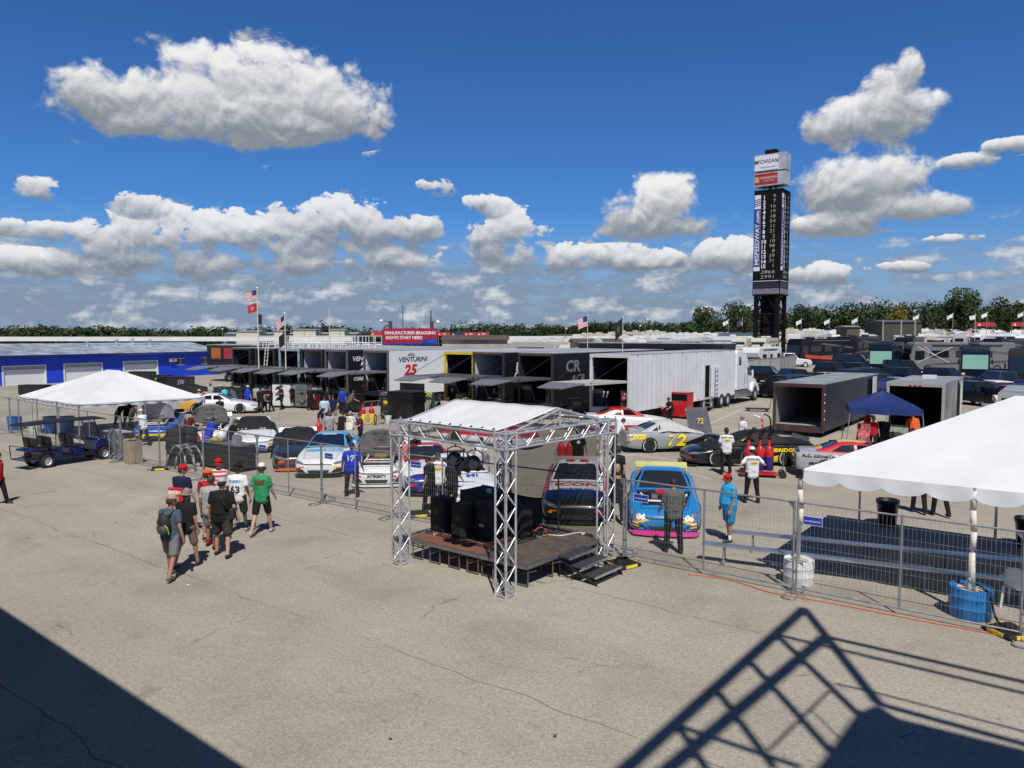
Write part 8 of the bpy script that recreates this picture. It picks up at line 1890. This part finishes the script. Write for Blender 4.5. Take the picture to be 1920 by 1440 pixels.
# low grey barrier panels by the grey trailer and a white golf cart
screen('low beige mesh barrier right of the grey trailer', [gp(1845, 45), gp(1925, 44)], 1.1, mat('beige mesh', (.36, .34, .29), .7, var=.2), GALV)
p = PT(1872, 700, 54); t = thing('golf_cart', 'white golf cart with a pale roof in front of the navy mesh fence', 'golf cart', (p.x, p.y, gz(p.x, p.y)), R(-10))
b = MB(); b.prism([(-.6, y, z) for y, z in [(-1.2, .35), (-1.25, .7), (-.9, .95), (-.6, .95), (-.5, .45), (.2, .45), (.2, .75), (1.1, .75), (1.2, .4)]], (1.2, 0, 0)); b.build('body', mat('cart cream', (.66, .62, .52), .4), t, bevel=.05)
b = MB(); b.box((0, .0, 1.9), (1.2, 1.9, .08)); b.build('roof', MATS['cart cream'], t, bevel=.03)
for x in (-.5, .5):
 for y0, y1 in ((-.75, -.6), (.95, .8)): b = MB(); b.bar((x, y0, .8), (x, y1, 1.88), .02); b.build('roof_post', BLKP, t)
 for y in (-.85, .8): wheel_simple(t, x * 1.1, y, .24, .2)
b = MB(); b.box((0, .45, .88), (1.1, .5, .2)); b.box((0, .72, 1.15), (1.1, .1, .4)); b.build('seat', BLACK, t, bevel=.04)
# ---------------------------------------------------------------- woods and single trees
def leaf_mat(name, col):
 if name in MATS: return MATS[name]
 m, nt, p = _nodes(name); N, L = nt.nodes, nt.links
 tc = N.new('ShaderNodeTexCoord'); nz = N.new('ShaderNodeTexNoise'); nz.inputs['Scale'].default_value = .12; nz.inputs['Detail'].default_value = 3
 L.new(tc.outputs['Object'], nz.inputs['Vector']); gi = N.new('ShaderNodeNewGeometry')
 mx = N.new('ShaderNodeMath'); mx.operation = 'ADD'; L.new(nz.outputs['Fac'], mx.inputs[0]); mv = N.new('ShaderNodeMath'); mv.operation = 'MULTIPLY'; L.new(gi.outputs['Random Per Island'], mv.inputs[0]); mv.inputs[1].default_value = .45; L.new(mv.outputs[0], mx.inputs[1])
 r = N.new('ShaderNodeValToRGB'); L.new(mx.outputs[0], r.inputs[0]); e = r.color_ramp.elements
 e[0].position = .35; e[0].color = (*[c * .55 for c in col], 1); e[1].position = .95; e[1].color = (*[min(1, c * 1.55) for c in col], 1)
 L.new(r.outputs[0], p.inputs['Base Color']); p.inputs['Roughness'].default_value = .75; p.inputs['Specular IOR Level'].default_value = .2
 MATS[name] = m; return m
LEAF, LEAF2, LEAFY = leaf_mat('leaves', (.040, .060, .018)), leaf_mat('leaves deep', (.026, .044, .016)), leaf_mat('leaves yellow green', (.12, .11, .02))
BARK = mat('bark', (.07, .055, .04), .9, var=.3)
def crown_into(b, c, r, hgt, n, leaf, rg, lobes=7):
 """many leaf sprays spread through an uneven crown made of lobes"""
 L_ = [(Vector((rg.gauss(0, .34) * r, rg.gauss(0, .34) * r, rg.uniform(-.30, .38) * hgt)), rg.uniform(.38, .62)) for _ in range(lobes)]
 for i in range(n):
  o, k = L_[i % lobes]; d = Vector((rg.gauss(0, 1), rg.gauss(0, 1), rg.gauss(0, 1)))
  if d.length < .01: continue
  d.normalize(); rad = k * (1 - .35 * rg.random() ** 2)
  p = c + o + Vector((d.x * r * rad, d.y * r * rad, d.z * hgt * .5 * rad))
  s = leaf * rg.uniform(.6, 1.25); nrm = (d + Vector((rg.gauss(0, .5), rg.gauss(0, .5), rg.gauss(0, .5) + .3))).normalized()
  u_ = nrm.orthogonal().normalized() * s; v_ = nrm.cross(u_).normalized() * s * rg.uniform(.5, .9)
  b.add([p - u_, p - v_ * .9 + u_ * .1, p + u_ * .9, p + v_], [(0, 1, 2, 3)])
def tree(label, px, py_top, py_base, Y, wpx, m, seed, n=1600, leaf=.42, group='single trees before the woods'):
 rg = random.Random(seed); p = PT(px, py_base, Y); z0 = gz(p.x, p.y); zt = PT(px, py_top, Y).z; H_ = zt - z0; r = wpx / FOC * Y / 2
 t = thing('broadleaf_tree', label, 'tree', (p.x, p.y, z0), 0, group)
 b = MB(); top = Vector((rg.uniform(-.3, .3), rg.uniform(-.3, .3), H_ * .55)); b.bar((0, 0, -.3), top * .5, .05 * H_ * .6, .034 * H_ * .6, n=8); b.bar(top * .5, top, .034 * H_ * .6, .02 * H_ * .6, n=8)
 for k in range(7):
  a = k * .9 + rg.random(); b.bar(top * rg.uniform(.5, .95), Vector((math.cos(a) * r * .6, math.sin(a) * r * .6, H_ * rg.uniform(.55, .85))), .10, .04, n=5)
 b.build('trunk', BARK, t, smooth=True)
 b = MB(); crown_into(b, Vector((0, 0, H_ * .58)), r * 1.05, H_ * .86, n, leaf, rg, 11); b.build('crown', m, t)
tree('round green tree standing alone, left of a twin, by the score tower', 1325, 575, 616, 240, 48, LEAF, 1)
tree('round green tree next to the lone one, nearer the score tower', 1374, 571, 617, 240, 58, LEAF, 2, 1900)
tree('lower bushy tree just left of the score tower legs', 1408, 580, 618, 245, 40, LEAF2, 3)
tree('yellow green tree standing out against the dark woods', 1683, 570, 612, 225, 34, LEAFY, 4, 1300)
tree('tallest broad tree against the right hand woods', 1795, 549, 612, 235, 88, LEAF, 5, 3000, .5)
tree('feathery tree top right of the tallest tree', 1873, 562, 612, 240, 44, LEAF, 6, 900, .45)
tree('dark dense tree near the right edge of the picture', 1906, 562, 612, 225, 56, LEAF2, 7, 2200)
tree('broad dark tree just right of the score tower', 1502, 571, 616, 250, 50, LEAF2, 8, 1700)
# the far wood: one mass along the horizon
rg = random.Random(5); WS = [MB() for _ in range(4)]; WM = [LEAF2, LEAF, leaf_mat('leaves dark', (.018, .034, .013)), leaf_mat('leaves olive', (.055, .060, .020))]
def ridge(px):                                   # photo row of the wood's skyline
 pts = [(-80, 613), (60, 611), (140, 610), (230, 613), (300, 615), (380, 612), (420, 610), (470, 616), (530, 610), (610, 607), (640, 611), (680, 618), (740, 617), (820, 616), (870, 607), (950, 605), (1050, 607), (1110, 602), (1200, 603), (1280, 603), (1310, 602), (1400, 590), (1470, 582), (1510, 577), (1560, 572), (1610, 566), (1660, 564), (1700, 570), (1740, 566), (1790, 562), (1850, 570), (1900, 566), (2010, 562)]
 for (a, ya), (c, yc) in zip(pts[:-1], pts[1:]):
  if a <= px <= c: return ya + (yc - ya) * (px - a) / (c - a)
 return 612
px = -75.
while px < 2000:
 right = px > 1290; Y0 = 275 if right else (420 if px > 840 else 330)
 for row in range(3 if right else 2):
  Y = Y0 + row * 16 + rg.uniform(-5, 5); p = PT(px + rg.uniform(-6, 6), 630, Y); top = PT(px, ridge(px) + rg.uniform(-3.5, 6) + (2 - row) * (5 if right else 2.0), Y).z; z0 = gz(p.x, p.y) - .5; hh = max(4, top - z0)
  r = rg.uniform(3.2, 5.2) * (1.15 if right else 1.2)
  crown_into(WS[rg.choice((0, 0, 0, 1, 1, 2, 2, 3))], Vector((p.x, p.y, z0 + hh * .52)), r, hh * .98, 150 if right else 240, .62 if right else .62, rg, 6)
 px += 11 if right else 9
mb2 = MB()
for k, w_ in enumerate(WS):
 o = len(mb2.v); mb2.v += w_.v; mb2.f += [tuple(i + o for i in f) for f in w_.f]; mb2.mi += [k] * len(w_.f)
tag(mb2.build('distant_wood', WM), 'long band of dark green woods along the whole horizon', 'woods', None, 'stuff')
# ---------------------------------------------------------------- paddock gear
def cart(label, loc, rz, w, d, h, m, top=None, drawers=0, name='tool_cart', cat='tool cart', group='pit and tool carts', lid=0., front=None):
 t = thing(name, label, cat, loc, rz, group); b = MB(); b.box2((-w / 2, -d / 2, .14), (w / 2, d / 2, h)); b.build('cabinet', m, t, bevel=.02)
 b = MB(); b.box2((-w / 2 - .02, -d / 2 - .02, h + .002), (w / 2 + .02, d / 2 + .02, h + .05)); b.build('worktop', top or m, t)
 for k in range(drawers):
  z0 = .2 + (h - .28) * k / drawers; b = MB(); b.box2((-w / 2 + .06, -d / 2 - .018, z0), (w / 2 - .06, -d / 2 - .003, z0 + (h - .28) / drawers - .03)); q = b.build('drawer', front or m, t)
  b = MB(); b.box2((-w / 4, -d / 2 - .035, z0 + (h - .28) / drawers - .08), (w / 4, -d / 2 - .019, z0 + (h - .28) / drawers - .06)); b.build('drawer_pull', ALU, q)
 for x in (-w / 2 + .14, w / 2 - .14):
  for y in (-d / 2 + .1, d / 2 - .1): b = MB(); b.bar((x - .03, y, .075), (x + .03, y, .075), .075, n=10); b.build('castor', BLACK, t)
 if lid: b = MB(); b.box((0, d / 2 - .02, h + lid / 2 + .06), (w * .96, .04, lid)); b.build('raised_lid', m, t)
 return t
KB = paint('gloss black cabinet', (.008, .008, .009)); q = G(1228, 782)
c_ = cart('black tool chest with silver edged drawers beside the red cabinet', G(1226, 784), GRID - .12, 1.7, .8, 1.32, KB, BLACK, 4)
for k in range(3): b = MB(); b.tube([(-.6 + k * .3, -.2, 1.42), (-.3 + k * .3, .2, 1.42)], .02); b.build('loose_tool', STEEL, c_)
t = cart('tall red cabinet with a black slot, standing by the white hauler', G(1277, 784), GRID - .05, 1.25, .85, 1.62, paint('cabinet red', (.50, .012, .015)), None, 0, 'red_cabinet', 'cabinet')
b = MB(); b.box2((-.55, -.45, 1.15), (.6, -.428, 1.55)); b.build('open_slot', DARK, t)
for x in (-.5, .5): b = MB(); b.bar((x - .06, -.3, .15), (x + .06, -.3, .15), .15, n=14); b.build('wheel', TYRE, t)
blk = [(762, 788, 2.0, 1.2, 1.75, 'large black pit cart with a raised lid, below the number 25', .45, .1), (735, 786, 1.0, 1.0, 1.45, 'black pit cart with yellow stickers left of the raised lid one', 0, 0), (866, 772, 1.6, .9, 1.3, 'black pit cart under the gate of the yellow tailed hauler', 0, 0), (945, 775, 1.7, 1.0, 1.35, 'black covered pit cart with a white lid, behind the stage roof', 0, .05), (1010, 778, 1.8, 1.0, 1.25, 'low black covered pit cart below the CR letters', 0, .1), (1062, 782, 1.6, 1.0, 1.2, 'black cart with a reflective strip left of the white hauler tail', 0, 0), (600, 768, 1.4, .9, 1.3, 'black cart with a dark red side below the gate left of the number 20', 0, 0), (660, 772, 1.5, .9, 1.2, 'black cart below the number 20 hauler', 0, .2), (452, 762, 2.2, .9, 1.3, 'black pit cart behind the working mechanics', 0, -.1), (425, 758, 1.8, .9, 1.25, 'black pit cart nearest the blue garage corner', 0, .1)]
for i, (px, py, w, d, h, lb, lid, rz) in enumerate(blk):
 t = cart(lb, G(px, py), GRID + rz, w, d, h, KB, WPLAS if i == 3 else BLACK, 3 if i in (1, 2, 7) else 0, 'pit_cart', 'pit cart', 'pit and tool carts', lid)
 if i == 1: b = MB(); b.box2((-.2, -.52, 1.0), (.15, -.505, 1.2)); b.build('sticker', YELP, t)
 if i == 5:
  for k in range(8): b = MB(); b.box2((-.75 + k * .19, -.515, .5), (-.63 + k * .19, -.503, .55)); b.build('reflector', INKW if k % 2 else INKR, t)
 if i == 6: b = MB(); b.box2((-.6, -.47, .3), (.6, -.453, 1.1)); b.build('side_panel', mat('dark red panel', (.12, .008, .01), .4), t)
for i, (px, py, w, h, m, lb) in enumerate(((570, 765, 1.0, 1.75, GREYP, 'grey drawer cart hung with a coiled hose'), (592, 764, .7, 1.5, SILP, 'narrow silver cart right of the coiled hose'), (533, 764, 1.5, 1.7, WHITE, 'tall white cart with black print behind the men in black'))):
 t = cart(lb, G(px, py), GRID + .3, w, .7, h, m, BLACK, 5 if i == 0 else 2)
 if i == 0:
  b = MB()
  for j in range(4): b.tube([(.2 + (.20 + .02 * j) * math.cos(a), -.42 - .02 * j, .85 + (.34 + .02 * j) * math.sin(a)) for a in [k * math.pi / 8 for k in range(17)]], .022, 5)
  b.build('coiled_hose', mat('olive hose', (.16, .15, .08), .6), t)
 if i == 2:
  for k in range(3): b = MB(); b.prism([(-.5, -.37, .5 + k * .4), (.1, -.37, .6 + k * .4), (.2, -.37, .85 + k * .4), (-.3, -.37, .75 + k * .4)], (0, -.006, 0)); b.build('black_print', INKK, t)
# long black tool chest behind the fence, with a steering wheel cover on it
t = cart('long black tool chest with a grey top behind the fence by the walkers', G(425, 878), GRID + .02, 2.7, .8, 1.0, mat('chest black', (.016, .018, .018), .5), mat('chest top grey', (.10, .10, .10), .5), 0)
b = MB(); b.sphere((-.5, -.05, 1.10), (.36, .26, .10), 14, 8); b.build('camo_bundle', mat('yellow black cloth', (.30, .21, .02), .8, var=.95, scale=9), t, smooth=True)
b = MB(); b.lathe([(.22, 0), (.16, .25), (.03, .42), (0, .42)], 14, (-.35, .05, 1.12)); b.build('white_cone', WPLAS, t, smooth=True)
b = MB(); b.box((1.05, -.2, .78), (.30, .25, 1.3), tilt=(.1, .12, 0)); b.build('alloy_panel', ALU, t, bevel=.01)
# stacked tyres
def tyre_stack(px, py, n, label, r=.36):
 p = G(px, py)
 for k in range(n):
  t = thing('spare_tyre', label + ', ' + ['bottom one', 'second up', 'third up', 'fourth up', 'fifth up'][k] + ' of the stack', 'tyre', (p.x + .015 * math.sin(k * 2.1), p.y, .30 * k), .7 * k, 'stacked race tyres')
  b = MB(); b.lathe([(r * .6, .02), (r * .93, 0), (r, .05), (r, .24), (r * .93, .295), (r * .6, .275), (r * .58, .15), (r * .6, .02)], 26); b.build('tyre', TYRE, t, auto=35)
tyre_stack(330, 872, 5, 'race tyre in the left stack behind the fence'); tyre_stack(354, 868, 5, 'race tyre in the right stack behind the fence')
# fuel cans with spouts
def fuel_can(px, py, rz, lower, label, upper=None, hose=True, base=0., s=1.0):
 t = thing('fuel_can', label, 'fuel can', G(px, py) + Vector((0, 0, base)), rz, 'tall race fuel cans'); t.scale = (s, s, s); up_ = upper or REDP
 b = MB(); b.lathe([(.16, .02), (.17, .04), (.17, .52), (.165, .54)], 18); b.build('can_lower', lower, t, auto=40)
 b = MB(); b.lathe([(.166, .541), (.17, .56), (.17, .74), (.10, .90), (.055, .96), (.05, 1.2), (0, 1.2)], 18); b.build('can_upper', up_, t, auto=40)
 if hose: b = MB(); b.tube([(0, 0, 1.2), (0, -.02, 1.34), (.06, -.06, 1.44), (.20, -.12, 1.58)], .07, 8); b.sphere((.2, -.12, 1.58), (.10, .08, .10), 10, 7); b.build('filler_spout', BLACK, t, smooth=True)
 b = MB(); b.tube([(-.17, 0, .35), (-.25, 0, .4), (-.25, 0, .65), (-.17, 0, .7)], .016); b.build('handle', STEEL, t)
PUR = paint('can purple', (.03, .015, .16))
tr = thing('fuel_trolley', 'low red trolley with small wheels carrying three fuel cans', 'trolley', G(1424, 893), -.25); b = MB(); b.box2((-.72, -.3, .10), (.62, .3, .15)); b.build('trolley_bed', REDP, tr)
for x in (-.6, .8):
 for y in (-.25, .25): b = MB(); b.bar((x, y - .04, .13), (x, y + .04, .13), .13, n=14); b.build('wheel', TYRE, tr)
b = MB(); b.tube([(.62, 0, .14), (.80, 0, .3), (.85, 0, .9)], .02); b.build('trolley_handle', STEEL, tr)
for px, lb in ((1403, 'red topped fuel can, leftmost of three on the trolley'), (1424, 'red topped fuel can in the middle of three on the trolley'), (1441, 'red topped fuel can with a clear blue lower half, on the trolley')): fuel_can(px, 890, -.4, PUR, lb, None, True, .15)
for px, py, lb in ((681, 792, 'small red fuel can on a yellow stand, left of a pair'), (697, 791, 'small red fuel can on a yellow stand, right of a pair')):
 fuel_can(px, py, 0, YELP, lb, None, False, 0, .95)
for px, py, lb in ((1052, 874, 'red bottle shaped can seen through the stage, leftmost of three'), (1068, 874, 'red bottle shaped can seen through the stage, middle of three'), (1083, 868, 'red bottle shaped can seen through the stage, near the black tee')): fuel_can(px, py, 0, REDP, lb, None, False)
fuel_can(598, 828, .4, REDP, 'red fuel can with a black spout behind the sheeted black car'); fuel_can(369, 852, .4, REDP, 'red can beside the two stacks of tyres', None, False); fuel_can(386, 872, .2, REDP, 'red cylinder at the end of the long black chest', None, False)
for i, (px, py) in enumerate(((1425, 812), (1440, 808), (1462, 802))):
 t = thing('jack_handle', 'curved red and white hose handle by the dark trailer, %s' % ['left one', 'middle one', 'right one'][i], 'hose', G(px, py), -.3, 'curved hose handles'); b = MB(); b.tube([(.12, 0, 0), (.12, 0, .62), (.04, 0, .80)], .045, 8); b.build('red_tube', REDP, t, smooth=True); b = MB(); b.tube([(.04, 0, .80), (-.15, 0, .90), (-.38, 0, .95)], .045, 8); b.build('white_tube', WHITE, t, smooth=True)
# wheeled hoops and bicycles' worth of hose reels by the aisle
for i, (px, py) in enumerate(((690, 796), (704, 797), (716, 795))):
 t = thing('hose_reel', '%s hoop shaped hose reel by the small red cans' % ['yellow', 'black', 'grey'][i], 'hose reel', G(px, py), .5 + i, 'hose reels'); b = MB(); b.tube([(.28 * math.cos(a), 0, .33 + .28 * math.sin(a)) for a in [k * math.pi / 9 for k in range(19)]], .03, 6); b.build('hoop', [YELP, BLACK, STEEL][i], t, smooth=True); b = MB(); b.bar((-.28, 0, .33), (.28, 0, .33), .015); b.bar((0, -.2, .02), (0, .2, .02), .02); b.bar((0, 0, .03), (0, 0, .33), .02); b.build('reel_stand', STEEL, t)
t = thing('floor_jack', 'royal blue floor jack on the aisle left of the small red cans', 'floor jack', G(655, 792), .4); b = MB(); b.box((0, 0, .16), (1.0, .4, .14)); b.build('jack_frame', BLUEP, t, bevel=.03); b = MB(); b.bar((.4, 0, .25), (.95, 0, .95), .025); b.build('jack_handle', BLUEP, t)
for x in (-.4, .4): b = MB(); b.bar((x, -.24, .09), (x, .24, .09), .09, n=12); b.build('wheel', TYRE, t)
# spare wheel and axle by the mechanics, helmets, coolers, buckets
for px, py, r_, lb in ((434, 775, .35, 'bare race wheel standing by the working mechanics'), (448, 773, .34, 'bare race wheel beside the man in slate and blue')):
 t = thing('wheel_assembly', lb, 'wheel', G(px, py) + Vector((0, 0, .345)), .9, 'loose race wheels'); instance(t, 'tyre', W_T); instance(t, 'rim', W_R)
def bucket(px, py, r, h, m, label, name='bucket'):
 t = thing(name, label, 'bucket', G(px, py), 0, 'buckets and bins'); b = MB(); b.lathe([(r * .85, 0), (r * .87, .01), (r, h - .04), (r * 1.06, h - .03), (r * 1.06, h), (r * .95, h), (r * .8, .05), (0, .04)], 20); b.build('bucket_shell', m, t, auto=40)
BBLUE = mat('bin blue plastic', (.015, .12, .42), .45); WB_ = mat('bin white plastic', (.68, .69, .68), .45)
bucket(28, 806, .36, .75, BBLUE, 'light blue bin at the far left under the tent edge'); bucket(66, 813, .34, .62, WB_, 'white bin under the small tent by the blue drums'); bucket(98, 812, .42, .9, BBLUE, 'blue drum with stickers under the small tent'); bucket(124, 812, .42, .9, BBLUE, 'blue drum on the right of the pair under the small tent'); bucket(1191, 771, .3, .6, BBLUE, 'blue bin at the tail of the white hauler'); bucket(728, 792, .2, .4, WB_, 'white bucket beside the black pit carts'); bucket(1300, 765, .2, .3, mat('kit bag', (.15, .05, .06), .8), 'dark red kit bag on the ground right of the red cabinet', 'kit_bag')
t = thing('timber_bin', 'weathered timber slatted litter bin behind the fence by the golf cart', 'litter bin', G(250, 868), GRID); b = MB()
for k in range(5):
 for s in (-1, 1): b.box((-.22 + k * .11, s * .25, .48), (.10, .025, .92)); b.box((s * .265, -.2 + k * .10, .48), (.025, .09, .92))
b.build('slats', WOODM, t); b = MB(); b.box((0, 0, .47), (.48, .44, .90)); b.build('bin_liner', BLACK, t)
# metal arches (bike racks) and crowd barriers
for i, (px, py) in enumerate(((340, 876), (356, 880))):
 t = thing('metal_rack', 'bare grey metal arch rack behind the fence, %s' % ['left one', 'right one'][i], 'rack', G(px, py), GRID + .15, 'bare metal racks')
 for y in (-.2, .2): b = MB(); b.tube([(-.62, y, 0), (-.48, y, .5), (-.1, y, .88), (.15, y, .88), (.45, y, .55), (.58, y, 0)], .04, 6); b.build('arch_tube', GALV, t, smooth=True)
 b = MB(); b.bar((-.1, -.2, .88), (-.1, .2, .88), .03); b.bar((.15, -.2, .88), (.15, .2, .88), .03); b.build('cross_tube', GALV, t)
for i in range(5):
 p = G(205 + i * 6, 852 + i * 2); t = thing('crowd_barrier', 'grey steel crowd barrier leaning in a stack by the golf cart, %s' % ['first', 'second', 'third', 'fourth', 'last'][i] , 'barrier', p, 1.9 + .06 * i, 'stacked crowd barriers')
 b = MB(); b.tube([(-1.0, 0, .1), (-1.0, 0, 1.05), (1.0, 0, 1.05), (1.0, 0, .1), (-1.0, 0, .1)], .02)
 for k in range(14): b.bar((-.9 + k * .138, 0, .1), (-.9 + k * .138, 0, 1.05), .008, n=4)
 b.build('barrier_frame', GALV, t); b = MB(); b.tube([(-.8, -.3, 0), (-.8, 0, .3), (-.8, .3, 0)], .02); b.tube([(.8, -.3, 0), (.8, 0, .3), (.8, .3, 0)], .02); b.build('barrier_feet', GALV, t)
# white folding table and the grey coolers under the small tent
t = thing('folding_table', 'grey folding table beneath the small white tent', 'table', G(222, 838), GRID); b = MB(); b.box((0, 0, .74), (1.5, .7, .04)); b.build('table_top', mat('table grey', (.40, .40, .39), .5), t)
for x in (-.6, .6): b = MB(); b.tube([(x, -.28, 0), (x, -.28, .72), (x, .28, .72), (x, .28, 0)], .016); b.build('leg', STEEL, t)
for i, (px, py, w, h, lb, tx, m) in enumerate(((268, 716, 2.6, 1.3, 'long black pit box with a white number 5 by the garage', '5', INKW), (290, 722, 3.2, 1.2, 'long black pit box with a yellow number 24 by the garage', '24', INKY), (330, 726, 3.4, 1.2, 'black pit box with grey print right of the yellow 24', 'JR', INKG), (128, 712, 1.3, 1.3, 'black pit box by the middle garage door', 'S', INKR), (66, 738, 2.4, .9, 'low black box in front of the left garage door', None, None), (98, 703, 1.1, 1.6, 'tall black cabinet between two garage doors', None, None))):
 t = cart(lb, G(px, py + 4), -.15, w, 1.0, h, KB, BLACK, 0, 'pit_box', 'pit box', 'black pit boxes by the garage')
 if tx: lettering(tx, .8, m, t, frame_m((w * .25, -.52, h * .55), (1, 0, 0), (0, 0, 1)), 1.2, .15, .02)
cv = thing('sheeted_truck', 'black race truck with red and white nose half under a sheet behind the small tent', 'race car', G(352, 752), R(65)); b = MB(); b.grid(lambda u_, v_: ((u_ - .5) * 1.9, (v_ - .5) * 4.6, max(.25, 1.35 - 2.6 * abs(u_ - .5) ** 2.2 - 2.4 * abs(v_ - .45) ** 2.4 + .05 * math.sin(u_ * 20) * math.sin(v_ * 13))), 24, 30); b.build('sheet', SHEETK, cv, smooth=True)
b = MB(); b.prism([(-.8, -2.42, .2), (.8, -2.42, .2), (.7, -2.36, .75), (-.7, -2.36, .75)], (0, .12, 0)); b.build('nose', livery('nose rw', W_, [(1, 0, 0, .35, R_)]), cv, bevel=.05)
t = thing('trolley', 'low black wheeled creeper trolley on the ground by the tractor unit', 'trolley', G(1420, 771), -.3); b = MB(); b.box((0, 0, .18), (1.6, .7, .06)); b.build('trolley_bed', BLACK, t)
for x in (-.6, .6):
 for y in (-.3, .3): b = MB(); b.bar((x, y - .04, .09), (x, y + .04, .09), .09, n=10); b.build('wheel', TYRE, t)
b = MB(); b.tube([(.8, 0, .2), (.9, 0, .9)], .02); b.build('trolley_handle', BLACK, t)
t = thing('gas_cylinders', 'tall green hose cart with gas cylinders next to the large black pit cart', 'hose cart', G(808, 785), GRID)
for x in (-.25, 0, .25): b = MB(); b.lathe([(.11, .08), (.12, .1), (.12, 1.25), (.05, 1.4), (.04, 1.5), (0, 1.5)], 14, (x, 0, 0)); b.build('cylinder', mat('cylinder grey green', (.25, .29, .22), .4), t, auto=40)
b = MB(); b.box((0, 0, .06), (.8, .4, .06)); b.tube([(-.4, .15, .06), (-.4, .15, 1.6), (.4, .15, 1.6), (.4, .15, .06)], .02); b.build('cart_frame', STEEL, t)
b = MB(); b.tube([(.3 * math.cos(a * 1.7) + .1 * a * .1, -.2, 1.55 + .15 * math.sin(a * 2.3)) for a in range(24)], .018, 5); b.build('yellow_hose', mat('lime hose', (.45, .5, .08), .5), t)
for i, (px, py) in enumerate(((1618, 848), (1655, 846), (1676, 842), (1690, 848))):
 t = thing('kit_stack', ['red and white kit on a stand under the navy canopy', 'dark jackets on a stand under the navy canopy', 'yellow and white cloth heap under the navy canopy', 'cardboard coloured box under the navy canopy'][i], 'kit', G(px, py), .3 * i)
 b = MB(); h = (1.2, 1.25, .7, .5)[i]; b.grid(lambda u_, v_: ((u_ - .5) * .6 * (1 - .3 * v_) + .05 * math.sin(9 * v_), -.1 - .05 * math.sin(u_ * 15), .1 + h * v_), 8, 8); b.grid(lambda u_, v_: ((u_ - .5) * .6 * (1 - .3 * v_), .15, .1 + h * v_), 8, 8); b.build('kit_cloth', [mat('kit red white', (.45, .12, .12), .8, var=.9, scale=7), KSH, mat('kit yellow', (.5, .42, .16), .8, var=.6, scale=8), WOODM][i], t, smooth=True); b = MB(); b.bar((0, .02, 0), (0, .02, h + .1), .02); b.box((0, .02, .02), (.4, .3, .03)); b.build('stand', STEEL, t)
for px, py, r_, m, lb in ((353, 1099, .03, WPLAS, 'white paper scrap on the asphalt ahead of the backpack man'), (732, 1388, .015, BLACK, 'small dark scrap on the open asphalt near the bottom edge'), (1041, 1382, .022, mat('brown scrap', (.12, .08, .05), .8), 'brown scrap on the asphalt left of the lattice shadow')):
 t = thing('litter_scrap', lb, 'litter', G(px, py), px); b = MB(); b.grid(lambda u_, v_: ((u_ - .5) * r_ * 2.4, (v_ - .5) * r_ * 2, .012 + .02 * abs(math.sin(u_ * 5 + v_ * 3))), 4, 4); b.build('scrap', m, t, smooth=True)
bpy.data.scenes.remove(WORK)
SC.cycles.max_bounces = 8; SC.cycles.diffuse_bounces = 3; SC.cycles.glossy_bounces = 3; SC.cycles.transparent_max_bounces = 8
SC.cycles.sample_clamp_indirect = 4
